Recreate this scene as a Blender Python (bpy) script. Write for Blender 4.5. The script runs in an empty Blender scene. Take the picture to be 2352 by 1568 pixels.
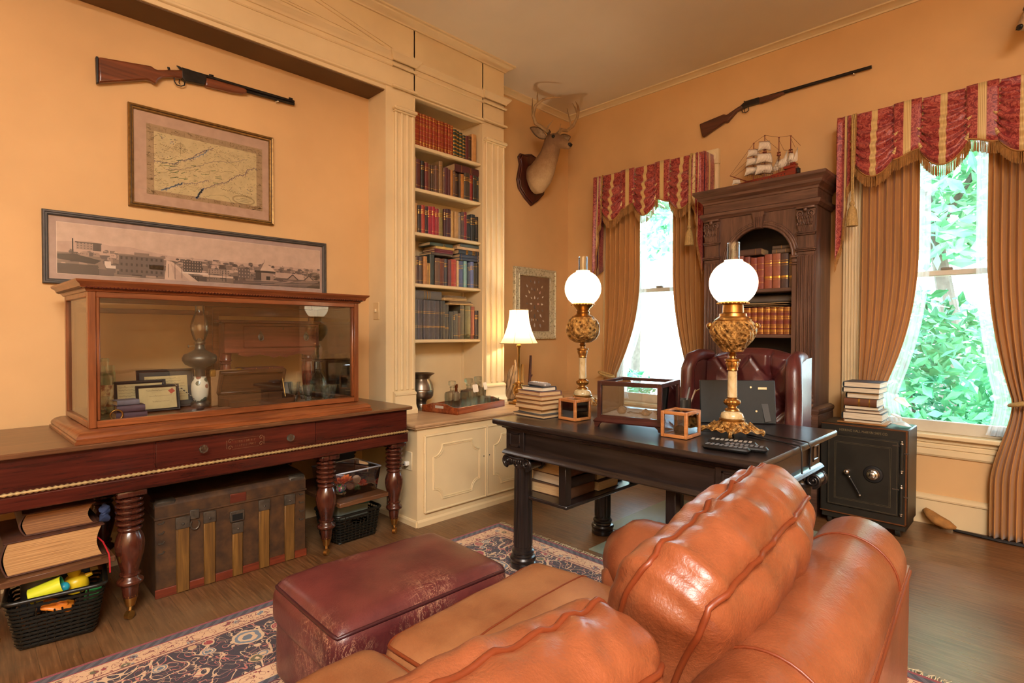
import bpy, math, random
from math import pi, sin, cos, radians as R, sqrt, atan2, hypot
from mathutils import Vector, Matrix, noise
scene = bpy.context.scene
COL = scene.collection
# ---------------------------------------------------------------- camera
CAM_F, CAM_YAW, CAM_PITCH, CAM_ROLL = 19.141, 44.912, -0.969, 0.168
cam_data = bpy.data.cameras.new('camera')
cam_data.lens = CAM_F; cam_data.sensor_width = 36; cam_data.sensor_fit = 'HORIZONTAL'
cam_data.clip_start = 0.02; cam_data.clip_end = 200
cam = bpy.data.objects.new('camera', cam_data); COL.objects.link(cam)
cam.matrix_world = (Matrix.Translation((0, 0, 1.2)) @ Matrix.Rotation(R(CAM_YAW), 4, 'Z')
                    @ Matrix.Rotation(R(90 + CAM_PITCH), 4, 'X') @ Matrix.Rotation(R(CAM_ROLL), 4, 'Z'))
scene.camera = cam
# ---------------------------------------------------------------- colour management
vs = scene.view_settings
scene.display_settings.display_device = 'sRGB'
vs.view_transform = 'Standard'; vs.look = 'None'; vs.gamma = 1.0; vs.use_curve_mapping = False
vs.exposure = 0.95
scene.cycles.max_bounces = 10; scene.cycles.diffuse_bounces = 4; scene.cycles.glossy_bounces = 4
scene.cycles.transmission_bounces = 8; scene.cycles.transparent_max_bounces = 16
scene.cycles.sample_clamp_indirect = 6.0
scene.cycles.caustics_reflective = False; scene.cycles.caustics_refractive = False
# ---------------------------------------------------------------- sky
world = bpy.data.worlds.new('sky'); scene.world = world; world.use_nodes = True
_n = world.node_tree.nodes; _l = world.node_tree.links
_bg = _n['Background']; _bg.inputs['Color'].default_value = (0.62, 0.86, 1.0, 1); _bg.inputs['Strength'].default_value = 7.0

def lamp(name, kind, loc, energy, color=(1, 1, 1), size=0.1, size_y=None, rot=(0, 0, 0), portal=False):
    d = bpy.data.lights.new(name, kind); d.energy = energy; d.color = color
    if kind == 'AREA':
        d.size = size
        if size_y: d.shape = 'RECTANGLE'; d.size_y = size_y
        if portal: d.cycles.is_portal = True
    elif kind == 'POINT': d.shadow_soft_size = size
    elif kind == 'SUN': d.angle = size
    o = bpy.data.objects.new(name, d); COL.objects.link(o); o.location = loc; o.rotation_euler = rot
    return o
sun = lamp('sun', 'SUN', (0, 20, 20), 9.0, (1, 0.95, 0.85), R(2), rot=(R(-38), R(22), 0))
# behind the camera: ambient fill added at the ceiling, and an unseen room light
lamp('ambient_fill_light', 'AREA', (1.5, -0.9, 3.30), 200, (1, 0.96, 0.90), 1.6, 1.6)
lamp('unseen_room_light', 'POINT', (1.2, -1.8, 2.75), 70, (1, 0.95, 0.87), 0.35)

# ---------------------------------------------------------------- mesh builder
class MB:
    def __init__(s): s.v = []; s.f = []; s.mi = []; s.uv = []; s.M = None
    def add(s, vs, fs, m=0, uvs=None):
        o = len(s.v)
        if s.M is not None: vs = [tuple(s.M @ Vector(p)) for p in vs]
        s.v.extend([tuple(p) for p in vs])
        for i, f in enumerate(fs):
            s.f.append(tuple(o + k for k in f)); s.mi.append(m)
            s.uv.append([uvs[k] for k in f] if uvs else None)
        return s
    def box(s, x0, y0, z0, x1, y1, z1, b=0.0, m=0):
        if x1 < x0: x0, x1 = x1, x0
        if y1 < y0: y0, y1 = y1, y0
        if z1 < z0: z0, z1 = z1, z0
        b = min(b, (x1-x0)*.45, (y1-y0)*.45, (z1-z0)*.45)
        if b <= 0:
            vs = [(x, y, z) for x in (x0, x1) for y in (y0, y1) for z in (z0, z1)]
            s.add(vs, [(0,1,3,2),(4,6,7,5),(0,4,5,1),(2,3,7,6),(0,2,6,4),(1,5,7,3)], m); return s
        X = (x0, x1); Y = (y0, y1); Z = (z0, z1); idx = {}; vs = []
        for i in (0,1):
            for j in (0,1):
                for k in (0,1):
                    sx, sy, sz = (1-2*i)*b, (1-2*j)*b, (1-2*k)*b
                    idx[i,j,k,0] = len(vs); vs.append((X[i], Y[j]+sy, Z[k]+sz))
                    idx[i,j,k,1] = len(vs); vs.append((X[i]+sx, Y[j], Z[k]+sz))
                    idx[i,j,k,2] = len(vs); vs.append((X[i]+sx, Y[j]+sy, Z[k]))
        fs = []
        def q(a, b_, c, d, n):
            p = [Vector(vs[t]) for t in (a, b_, c)]
            nn = (p[1]-p[0]).cross(p[2]-p[0])
            fs.append((a, b_, c, d) if nn.dot(Vector(n)) > 0 else (d, c, b_, a))
        for i in (0,1):
            n = 2*i-1
            q(idx[i,0,0,0], idx[i,1,0,0], idx[i,1,1,0], idx[i,0,1,0], (n,0,0))
            q(idx[0,i,0,1], idx[1,i,0,1], idx[1,i,1,1], idx[0,i,1,1], (0,n,0))
            q(idx[0,0,i,2], idx[1,0,i,2], idx[1,1,i,2], idx[0,1,i,2], (0,0,n))
            for j in (0,1):
                mm = 2*j-1
                q(idx[i,j,0,0], idx[i,j,0,1], idx[i,j,1,1], idx[i,j,1,0], (n,mm,0))
                q(idx[i,0,j,0], idx[i,0,j,2], idx[i,1,j,2], idx[i,1,j,0], (n,0,mm))
                q(idx[0,i,j,1], idx[0,i,j,2], idx[1,i,j,2], idx[1,i,j,1], (0,n,mm))
        for i in (0,1):
            for j in (0,1):
                for k in (0,1):
                    t = (idx[i,j,k,0], idx[i,j,k,1], idx[i,j,k,2])
                    p = [Vector(vs[a]) for a in t]
                    nn = (p[1]-p[0]).cross(p[2]-p[0])
                    fs.append(t if nn.dot(Vector((2*i-1,2*j-1,2*k-1))) > 0 else t[::-1])
        s.add(vs, fs, m); return s
    def cyl(s, p0, p1, r0, r1=None, n=16, m=0, caps=True):
        r1 = r0 if r1 is None else r1
        return s.tube([p0, p1], [r0, r1], n, m, caps=caps)
    def tube(s, path, r, n=8, m=0, closed=False, caps=True, flat=1.0):
        P = [Vector(p) for p in path]; N = len(P)
        rr = r if isinstance(r, (list, tuple)) else [r]*N
        T = []
        for i in range(N):
            a = P[(i-1) % N] if (closed or i > 0) else P[i]
            b = P[(i+1) % N] if (closed or i < N-1) else P[i]
            t = (b-a)
            T.append(t.normalized() if t.length > 1e-9 else Vector((0,0,1)))
        up = Vector((0,0,1)) if abs(T[0].z) < .9 else Vector((1,0,0))
        u = (up - T[0]*up.dot(T[0])).normalized(); vs = []
        for i in range(N):
            u = u - T[i]*u.dot(T[i])
            if u.length < 1e-6: u = T[i].orthogonal()
            u.normalize(); w = T[i].cross(u)
            for k in range(n):
                a = 2*pi*k/n
                vs.append(P[i] + u*(rr[i]*cos(a)*flat) + w*(rr[i]*sin(a)))
        fs = []
        for i in range(N if closed else N-1):
            for k in range(n):
                a, b = i*n+k, i*n+(k+1) % n
                c, d = ((i+1) % N)*n+(k+1) % n, ((i+1) % N)*n+k
                fs.append((a, b, c, d))
        if caps and not closed:
            fs.append(tuple(reversed(range(n)))); fs.append(tuple((N-1)*n+k for k in range(n)))
        s.add(vs, fs, m); return s
    def lathe(s, prof, n=24, c=(0,0,0), m=0, flute=None, cap=True):
        vs = []; L = len(prof)
        for (r, z) in prof:
            for k in range(n):
                a = 2*pi*k/n; q = r*(flute(a, z) if flute else 1)
                vs.append((c[0]+q*cos(a), c[1]+q*sin(a), c[2]+z))
        fs = []
        for i in range(L-1):
            for k in range(n):
                fs.append((i*n+k, i*n+(k+1) % n, (i+1)*n+(k+1) % n, (i+1)*n+k))
        if cap:
            if prof[0][0] > 1e-5: fs.append(tuple(reversed(range(n))))
            if prof[-1][0] > 1e-5: fs.append(tuple((L-1)*n+k for k in range(n)))
        s.add(vs, fs, m); return s
    def prism(s, poly, a, b, axis='y', m=0):
        # poly in the two other axes, extruded from a to b
        def P(p, t):
            return {'x': (t, p[0], p[1]), 'y': (p[0], t, p[1]), 'z': (p[0], p[1], t)}[axis]
        n = len(poly); vs = [P(p, a) for p in poly] + [P(p, b) for p in poly]
        area = sum(poly[i][0]*poly[(i+1)%n][1]-poly[(i+1)%n][0]*poly[i][1] for i in range(n))
        flip = (area > 0) ^ (b > a) ^ (axis == 'y')
        fs = [tuple(range(n)), tuple(reversed(range(n, 2*n)))] + [(i+n, (i+1)%n+n, (i+1)%n, i) for i in range(n)]
        if not flip: pass
        else: fs = [tuple(reversed(f)) for f in fs]
        s.add(vs, fs, m); return s
    def mould(s, prof, path, m=0, closed=False, caps=True):
        # prof: (out, z) points; path: (x, y) points; the outward side is to the right of the path direction
        P = [Vector((p[0], p[1])) for p in path]; N = len(P); vs = []; L = len(prof)
        for i in range(N):
            d0 = (P[i]-P[i-1]).normalized() if (closed or i > 0) else None
            d1 = (P[(i+1)%N]-P[i]).normalized() if (closed or i < N-1) else None
            d0 = d0 or d1; d1 = d1 or d0
            n0 = Vector((d0.y, -d0.x)); n1 = Vector((d1.y, -d1.x))
            mv = (n0+n1); mv = mv/max(1e-6, mv.dot(n0)) if mv.length > 1e-6 else n0
            for (o, z) in prof: vs.append((P[i].x+mv.x*o, P[i].y+mv.y*o, z))
        fs = []
        for i in range(N if closed else N-1):
            for k in range(L-1):
                a, b = i*L+k, i*L+k+1; c, d = ((i+1)%N)*L+k+1, ((i+1)%N)*L+k
                fs.append((a, d, c, b))
        if caps and not closed:
            fs.append(tuple(range(L))); fs.append(tuple(reversed(range((N-1)*L, N*L))))
        s.add(vs, fs, m); return s
    def ball(s, c, rx, ry=None, rz=None, n=16, k=10, m=0):
        ry = rx if ry is None else ry; rz = rx if rz is None else rz
        vs = [(c[0], c[1], c[2]-rz)]; fs = []
        for i in range(1, k):
            t = -pi/2+pi*i/k
            for j in range(n):
                a = 2*pi*j/n; vs.append((c[0]+rx*cos(t)*cos(a), c[1]+ry*cos(t)*sin(a), c[2]+rz*sin(t)))
        vs.append((c[0], c[1], c[2]+rz)); top = len(vs)-1
        for j in range(n): fs.append((0, 1+(j+1)%n, 1+j))
        for i in range(k-2):
            for j in range(n):
                a = 1+i*n+j; b = 1+i*n+(j+1)%n; fs.append((a, b, b+n, a+n))
        for j in range(n): fs.append((1+(k-2)*n+j, 1+(k-2)*n+(j+1)%n, top))
        s.add(vs, fs, m); return s
    def grid(s, fn, nu, nv, m=0, cu=False, flip=False):
        vs = []; uv = []; W = nu if cu else nu+1
        for j in range(nv+1):
            for i in range(W):
                vs.append(fn(i/nu, j/nv)); uv.append((i/nu, j/nv))
        fs = []
        for j in range(nv):
            for i in range(nu):
                a = j*W+i; b = j*W+(i+1) % W; f = (a, b, b+W, a+W)
                fs.append(tuple(reversed(f)) if flip else f)
        s.add(vs, fs, m, uv); return s
    def quad(s, a, b, c, d, m=0, uvs=((0,0),(1,0),(1,1),(0,1))):
        s.add([a, b, c, d], [(0,1,2,3)], m, list(uvs)); return s
    def build(s, name, mats, parent=None, smooth=38, loc=None, rot=None, solid=None):
        me = bpy.data.meshes.new(name); me.from_pydata(s.v, [], s.f)
        if not isinstance(mats, (list, tuple)): mats = [mats]
        for mt in mats: me.materials.append(mt)
        me.polygons.foreach_set('material_index', s.mi)
        if any(u is not None for u in s.uv):
            lay = me.uv_layers.new(name='uv'); flat = []
            for f, u in zip(s.f, s.uv):
                for k in range(len(f)): flat.extend(u[k] if u else (0.0, 0.0))
            lay.data.foreach_set('uv', flat)
        if smooth:
            me.polygons.foreach_set('use_smooth', [True]*len(s.f)); me.update()
            me.set_sharp_from_angle(angle=R(smooth))
        me.update()
        o = bpy.data.objects.new(name, me); COL.objects.link(o)
        if parent is not None: o.parent = parent
        if loc: o.location = loc
        if rot: o.rotation_euler = rot
        if solid:
            md = o.modifiers.new('thickness', 'SOLIDIFY'); md.thickness = solid; md.offset = 0
        return o

LABELS = set()
def tag(o, label, cat, group=None, kind=None):
    o['label'] = label; o['category'] = cat
    if group: o['group'] = group
    if kind: o['kind'] = kind
    return o
def thing(name, label, cat, loc=(0,0,0), rz=0.0, group=None, rot=None):
    o = bpy.data.objects.new(name, None); COL.objects.link(o); o.empty_display_size = .05
    o.location = loc; o.rotation_euler = rot or (0, 0, rz)
    return tag(o, label, cat, group)
def struct(o): o['kind'] = 'structure'; return o
def kids(o): return [c for c in bpy.data.objects if c.parent == o]
def dup(root, loc=None, rz=None, label=None, group=None):
    r = root.copy(); COL.objects.link(r)
    if loc is not None: r.location = loc
    if rz is not None: r.rotation_euler = (0, 0, rz)
    if label: r['label'] = label
    if group: r['group'] = group
    for ch in kids(root):
        c = ch.copy(); COL.objects.link(c); c.parent = r
        for g in kids(ch):
            d = g.copy(); COL.objects.link(d); d.parent = c
    return r
ORD = ['', 'first', 'second', 'third', 'fourth', 'fifth', 'sixth', 'seventh', 'eighth', 'ninth', 'tenth', 'eleventh', 'twelfth',
       'thirteenth', 'fourteenth', 'fifteenth', 'sixteenth', 'seventeenth', 'eighteenth', 'nineteenth', 'twentieth', 'twenty-first', 'twenty-second', 'twenty-third', 'twenty-fourth', 'twenty-fifth']

# ---------------------------------------------------------------- materials
def lin(c):
    if isinstance(c, str): c = tuple(int(c[i:i+2], 16) for i in (0, 2, 4))
    o = []
    for x in c:
        x = x/255.0; o.append(x/12.92 if x <= .04045 else ((x+.055)/1.055)**2.4)
    return (o[0], o[1], o[2], 1.0)
class NT:
    def __init__(s, name):
        s.m = bpy.data.materials.new(name); s.m.use_nodes = True; s.t = s.m.node_tree
        s.b = s.t.nodes['Principled BSDF']; s.out = s.t.nodes['Material Output']
    def n(s, t, **kw):
        k = s.t.nodes.new(t)
        for a, b in kw.items(): setattr(k, a, b)
        return k
    def l(s, a, b): s.t.links.new(a, b)
    def set(s, **kw):
        for k, v in kw.items(): s.b.inputs[k.replace('_', ' ')].default_value = v
    def coord(s, kind='Object', scale=(1,1,1), rot=(0,0,0), loc=(0,0,0)):
        tc = s.n('ShaderNodeTexCoord'); mp = s.n('ShaderNodeMapping')
        mp.inputs['Scale'].default_value = scale; mp.inputs['Rotation'].default_value = rot; mp.inputs['Location'].default_value = loc
        s.l(tc.outputs[kind], mp.inputs['Vector']); return mp.outputs['Vector']
    def noise(s, vec, scale, detail=4, rough=.55, dist=0.0):
        k = s.n('ShaderNodeTexNoise'); k.inputs['Scale'].default_value = scale; k.inputs['Detail'].default_value = detail
        k.inputs['Roughness'].default_value = rough; k.inputs['Distortion'].default_value = dist
        if vec is not None: s.l(vec, k.inputs['Vector'])
        return k.outputs['Fac']
    def voro(s, vec, scale, feature='F1', out='Distance', rnd=1.0):
        k = s.n('ShaderNodeTexVoronoi'); k.feature = feature; k.inputs['Scale'].default_value = scale
        k.inputs['Randomness'].default_value = rnd
        if vec is not None: s.l(vec, k.inputs['Vector'])
        return k.outputs[out]
    def ramp(s, fac, stops, interp='LINEAR'):
        k = s.n('ShaderNodeValToRGB'); e = k.color_ramp.elements; k.color_ramp.interpolation = interp
        while len(e) < len(stops): e.new(.5)
        for i, (p, c) in enumerate(stops):
            e[i].position = p; e[i].color = c if len(c) == 4 else (*c, 1)
        s.l(fac, k.inputs['Fac']); return k.outputs['Color']
    def math(s, op, a, b=None, c=None, clamp=False):
        k = s.n('ShaderNodeMath'); k.operation = op; k.use_clamp = clamp
        for i, x in enumerate((a, b, c)):
            if x is None: continue
            if isinstance(x, (int, float)): k.inputs[i].default_value = x
            else: s.l(x, k.inputs[i])
        return k.outputs[0]
    def mix(s, fac, a, b, mode='MIX'):
        k = s.n('ShaderNodeMix'); k.data_type = 'RGBA'; k.blend_type = mode
        for x, i in ((fac, 0), (a, 6), (b, 7)):
            if isinstance(x, (int, float)): k.inputs[i].default_value = x
            elif isinstance(x, tuple): k.inputs[i].default_value = x
            else: s.l(x, k.inputs[i])
        return k.outputs[2]
    def bump(s, h, strength=.3, dist=.01):
        k = s.n('ShaderNodeBump'); k.inputs['Strength'].default_value = strength; k.inputs['Distance'].default_value = dist
        s.l(h, k.inputs['Height']); s.l(k.outputs['Normal'], s.b.inputs['Normal'])
    def col(s, c): s.l(c, s.b.inputs['Base Color'])
def mk(name, c, rough=.5, metal=0.0, var=.12, vs=6.0, bump=0.0, bs=60.0, bd=.004, spec=None, coat=0.0, stretch=(1,1,1), sheen=0.0, kind='Object', c2=None, detail=4):
    N = NT(name); a = lin(c); vec = N.coord(kind, stretch)
    if var > 0 or c2:
        d = lin(c2) if c2 else (a[0]*(1-var)*.92, a[1]*(1-var)*.9, a[2]*(1-var)*.88, 1)
        e = a if c2 else tuple(min(1, x*(1+var*.6)) for x in a[:3]) + (1,)
        N.col(N.ramp(N.noise(vec, vs, detail), [(.3, d), (.7, e)]))
    else: N.set(Base_Color=a)
    N.set(Roughness=rough, Metallic=metal)
    if spec is not None: N.b.inputs['Specular IOR Level'].default_value = spec
    if coat: N.b.inputs['Coat Weight'].default_value = coat; N.b.inputs['Coat Roughness'].default_value = .15
    if sheen: N.b.inputs['Sheen Weight'].default_value = sheen
    if bump: N.bump(N.noise(vec, bs, 5), bump, bd)
    return N.m
def wood(name, dark, light, axis='y', rough=.4, scale=14.0, bump=.12, coat=0.0, wave=True, extra=None):
    N = NT(name); st = {'x': (.07, 1, 1), 'y': (1, .07, 1), 'z': (1, 1, .07)}[axis]
    vec = N.coord('Object', st)
    g = N.noise(vec, scale*2.2, 8, .62, .6)
    g2 = N.noise(vec, scale*9, 3, .5)
    big = N.noise(N.coord('Object', (1,1,1)), 3.0, 2)
    h = N.math('ADD', N.math('MULTIPLY', g, .7), N.math('MULTIPLY', g2, .3))
    c = N.ramp(h, [(.32, lin(dark)), (.5, tuple(.55*a+.45*b for a, b in zip(lin(dark), lin(light)))), (.68, lin(light))])
    c = N.mix(.35, c, N.ramp(big, [(.3, (.55,.5,.5,1)), (.7, (1.15,1.1,1.05,1))]), 'MULTIPLY')
    N.col(c); N.set(Roughness=rough)
    if coat: N.b.inputs['Coat Weight'].default_value = coat; N.b.inputs['Coat Roughness'].default_value = .12
    if bump: N.bump(h, bump, .003)
    return N.m
def glass(name, tint=(1,1,1,1), alpha=.12, rough=.0):
    # thin clear glass: mostly transparent with a glossy skin
    N = NT(name); t = N.t; tr = N.n('ShaderNodeBsdfTransparent'); tr.inputs[0].default_value = tint
    gl = N.n('ShaderNodeBsdfGlossy'); gl.inputs['Roughness'].default_value = rough; gl.inputs['Color'].default_value = (1,1,1,1)
    fr = N.n('ShaderNodeFresnel'); fr.inputs['IOR'].default_value = 1.45
    f = N.math('ADD', N.math('MULTIPLY', fr.outputs[0], .9), alpha*.25, clamp=True)
    mx = N.n('ShaderNodeMixShader'); N.l(f, mx.inputs[0]); N.l(tr.outputs[0], mx.inputs[1]); N.l(gl.outputs[0], mx.inputs[2])
    N.l(mx.outputs[0], N.out.inputs['Surface']); t.nodes.remove(N.b); return N.m
def solid_glass(name, c=(.95,.98,.97,1), rough=.03, ior=1.47, mixt=.45):
    # crystal and bottle glass: refraction mixed with plain transparency so that it stays bright
    N = NT(name); g = N.n('ShaderNodeBsdfGlass'); g.inputs['Color'].default_value = c; g.inputs['Roughness'].default_value = rough; g.inputs['IOR'].default_value = ior
    tr = N.n('ShaderNodeBsdfTransparent'); tr.inputs[0].default_value = c
    mx = N.n('ShaderNodeMixShader'); mx.inputs[0].default_value = mixt
    N.l(g.outputs[0], mx.inputs[1]); N.l(tr.outputs[0], mx.inputs[2]); N.l(mx.outputs[0], N.out.inputs['Surface']); N.t.nodes.remove(N.b); return N.m
def emis(name, c, strength):
    N = NT(name); N.set(Base_Color=lin(c), Emission_Color=lin(c), Emission_Strength=strength); return N.m

M = {}
M['wall'] = mk('wall_paint_ochre', 'd9b07a', .75, var=.05, vs=1.5, bump=.05, bs=140)
M['cream'] = mk('millwork_paint_cream', 'e4cea2', .5, var=.05, vs=2.0, bump=.03, bs=90)
M['crown'] = mk('crown_paint', 'e2cfa6', .55, var=.04, vs=2.0)
M['ceil'] = mk('ceiling_paint', 'e8e0d0', .85, var=.04, vs=.8)
M['soffit'] = mk('soffit_dark_brown', '6a4d2e', .7, var=.1, vs=3)
M['gold'] = mk('gilt', 'c79a4a', .32, .9, var=.15, vs=30)
M['brass'] = mk('aged_brass', 'b88a4a', .3, .95, var=.3, vs=22)
M['steel'] = mk('nickel', 'c8c4bc', .25, 1.0, var=.1)
M['black'] = mk('black_plastic', '18191b', .42, var=.05)
M['glass'] = glass('clear_glass', (.96,.98,.97,1), .12)
M['pane'] = glass('window_glass', (.97,1,1,1), .04)
M['crystal'] = solid_glass('cut_crystal')
# ================================================================ room shell
CEIL = 3.35; XN = -3.405; XR = -3.495; XP = -3.19; YW = 4.30
def floor_mat():
    N = NT('oak_strip_floor')
    vec = N.coord('Object', (1, 1, 1))
    br = N.n('ShaderNodeTexBrick'); N.l(vec, br.inputs['Vector'])
    br.inputs['Scale'].default_value = 1.0; br.inputs['Brick Width'].default_value = 1.3; br.inputs['Row Height'].default_value = .058
    br.inputs['Mortar Size'].default_value = .0011; br.inputs['Mortar Smooth'].default_value = .2; br.offset = .37; br.offset_frequency = 3
    br.inputs['Color1'].default_value = lin('7d5230'); br.inputs['Color2'].default_value = lin('543620'); br.inputs['Mortar'].default_value = lin('1c120b')
    g = N.noise(N.coord('Object', (1.2, 18, 1)), 5.0, 7, .6, .4)
    c = N.mix(.55, br.outputs['Color'], N.ramp(g, [(.3, lin('3b2615')), (.5, lin('6a4629')), (.7, lin('9c7047'))]))
    wear = N.noise(N.coord('Object', (1, 1, 1)), 1.4, 4, .6)
    c = N.mix(N.math('MULTIPLY', N.ramp(wear, [(.42, (0,0,0,1)), (.62, (1,1,1,1))]), .45), c, lin('8a7355'))
    N.col(c); N.set(Roughness=.3)
    N.l(N.ramp(g, [(.2, (.38,.38,.38,1)), (.8, (.24,.24,.24,1))]), N.b.inputs['Roughness'])
    h = N.math('ADD', br.outputs['Fac'], N.math('MULTIPLY', g, -.25)); N.bump(N.math('MULTIPLY', h, -1), .35, .003)
    return N.m
M['floor'] = floor_mat()
struct(MB().box(-3.7, -3.2, -.1, 3.2, 4.5, 0).build('floor', M['floor'], smooth=0))
struct(MB().box(-3.7, -3.2, CEIL, 3.2, 4.5, CEIL+.1).build('ceiling', M['ceil'], smooth=0))
struct(MB().box(XN-.2, -3.2, 0, XN, 1.994, CEIL).build('wall_left', M['wall'], smooth=0))
struct(MB().box(XR-.12, 3.0, 0, XR, YW, CEIL).build('wall_alcove', M['wall'], smooth=0))
struct(MB().box(-3.7, -3.2, 0, 3.2, -3.0, CEIL).build('wall_back', M['wall'], smooth=0))
struct(MB().box(3.0, -3.0, 0, 3.2, 4.5, CEIL).build('wall_right', M['wall'], smooth=0))
# window wall with its two openings (x ranges, sill and head heights)
WIN = [(-2.93, -2.04), (-.93, -.04)]; SILL = .56; HEAD = 2.56
mb = MB(); xs = [-3.7, WIN[0][0], WIN[0][1], WIN[1][0], WIN[1][1], 3.2]
for i in (0, 2, 4): mb.box(xs[i], YW, 0, xs[i+1], YW+.2, CEIL)
for a, b in WIN:
    mb.box(a, YW, 0, b, YW+.2, SILL); mb.box(a, YW, HEAD, b, YW+.2, CEIL)
struct(mb.build('wall_windows', M['wall'], smooth=0))
# crown on the plain walls and on the millwork
cp = [(0, 3.312), (.010, 3.312), (.014, 3.322), (.028, 3.330), (.045, 3.338), (.062, 3.340), (.062, 3.35)]
struct(MB().mould(cp, [(XR, 3.10), (XR, YW), (3.0, YW)]).build('trim_1', M['crown'], smooth=30))
cp2 = [(0, 3.296), (.012, 3.296), (.014, 3.305), (.03, 3.318), (.05, 3.328), (.055, 3.336), (.07, 3.338), (.07, 3.35)]
struct(MB().mould(cp2, [(XP, -3.0), (XP, 3.098), (XR, 3.098)]).build('trim_2', M['crown'], smooth=30))
# lintel over the recess, with a thin dark brown sheet as its soffit
struct(MB().box(XN, -3.0, 2.822, XP, 1.994, CEIL).build('trim_3', M['cream'], smooth=0))
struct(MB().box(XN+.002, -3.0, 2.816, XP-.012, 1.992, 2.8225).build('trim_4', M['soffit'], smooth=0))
# entablature bands, breaking forward over the pilasters
EP = [(XP, -3.0), (XP, 2.05), (XP+.016, 2.05), (XP+.016, 2.222), (XP, 2.222), (XP, 2.88), (XP+.016, 2.88), (XP+.016, 3.098), (XR, 3.098)]
mb = MB()
mb.mould([(0, 3.028), (.008, 3.030), (.012, 3.040), (.022, 3.048), (.034, 3.066), (.038, 3.068), (.038, 3.079), (0, 3.086)], EP)
mb.mould([(0, 2.990), (.006, 2.990), (.012, 2.996), (.012, 3.004), (0, 3.010)], EP)
mb.mould([(0, 2.846), (.008, 2.848), (.014, 2.853), (.014, 2.864), (.006, 2.870), (0, 2.872)], EP)
struct(mb.build('trim_5', M['cream'], smooth=30))
# raking mouldings of the shallow pediment above the recess
mb = MB()
for (a, b, w, t) in (((1.874, 3.104), (-2.8, 3.345), .012, .012), ((2.203, 3.089), (.95, 3.345), .018, .016)):
    dy, dz = b[0]-a[0], b[1]-a[1]; L = hypot(dy, dz); nx, nz = -dz/L, dy/L
    for k, (o0, o1, tt) in enumerate(((0, w, t), (w, 2*w, t*.55))):
        q = [(a[0]+nx*o0, a[1]+nz*o0), (b[0]+nx*o0, b[1]+nz*o0), (b[0]+nx*o1, b[1]+nz*o1), (a[0]+nx*o1, a[1]+nz*o1)]
        q = [(y, min(z, 3.345)) for y, z in q]
        mb.prism(q, XP-.001, XP+tt, 'x')
struct(mb.build('trim_6', M['cream'], smooth=0))
# window stools, aprons, chair base and baseboards along the window wall
mb = MB()
mb.mould([(0, .430), (.012, .430), (.020, .442), (.020, .470), (.014, .474), (.014, .480), (.024, .484), (.024, .500), (.016, .504), (.016, .512), (.026, .518), (.030, .540), (0, .545)], [(-1.04, YW), (.10, YW)])
mb.mould([(0, .430), (.012, .430), (.020, .442), (.020, .470), (.014, .474), (.014, .480), (.024, .484), (.024, .500), (.016, .504), (.016, .512), (.026, .518), (.030, .540), (0, .545)], [(-3.05, YW), (-1.92, YW)])
struct(mb.build('trim_7', M['cream'], smooth=30))
mb = MB(); mb.mould([(0, 0), (.018, 0), (.018, .150), (.028, .155), (.030, .165), (.022, .178), (.010, .186), (0, .188)], [(XR, YW), (3.0, YW)])
struct(mb.build('baseboard_windows', M['cream'], smooth=30))
mb = MB(); mb.mould([(0, 0), (.016, 0), (.016, .14), (.008, .17), (0, .172)], [(XN, -3), (XN, 1.93)])
struct(mb.build('baseboard_left', M['cream'], smooth=30))
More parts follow.
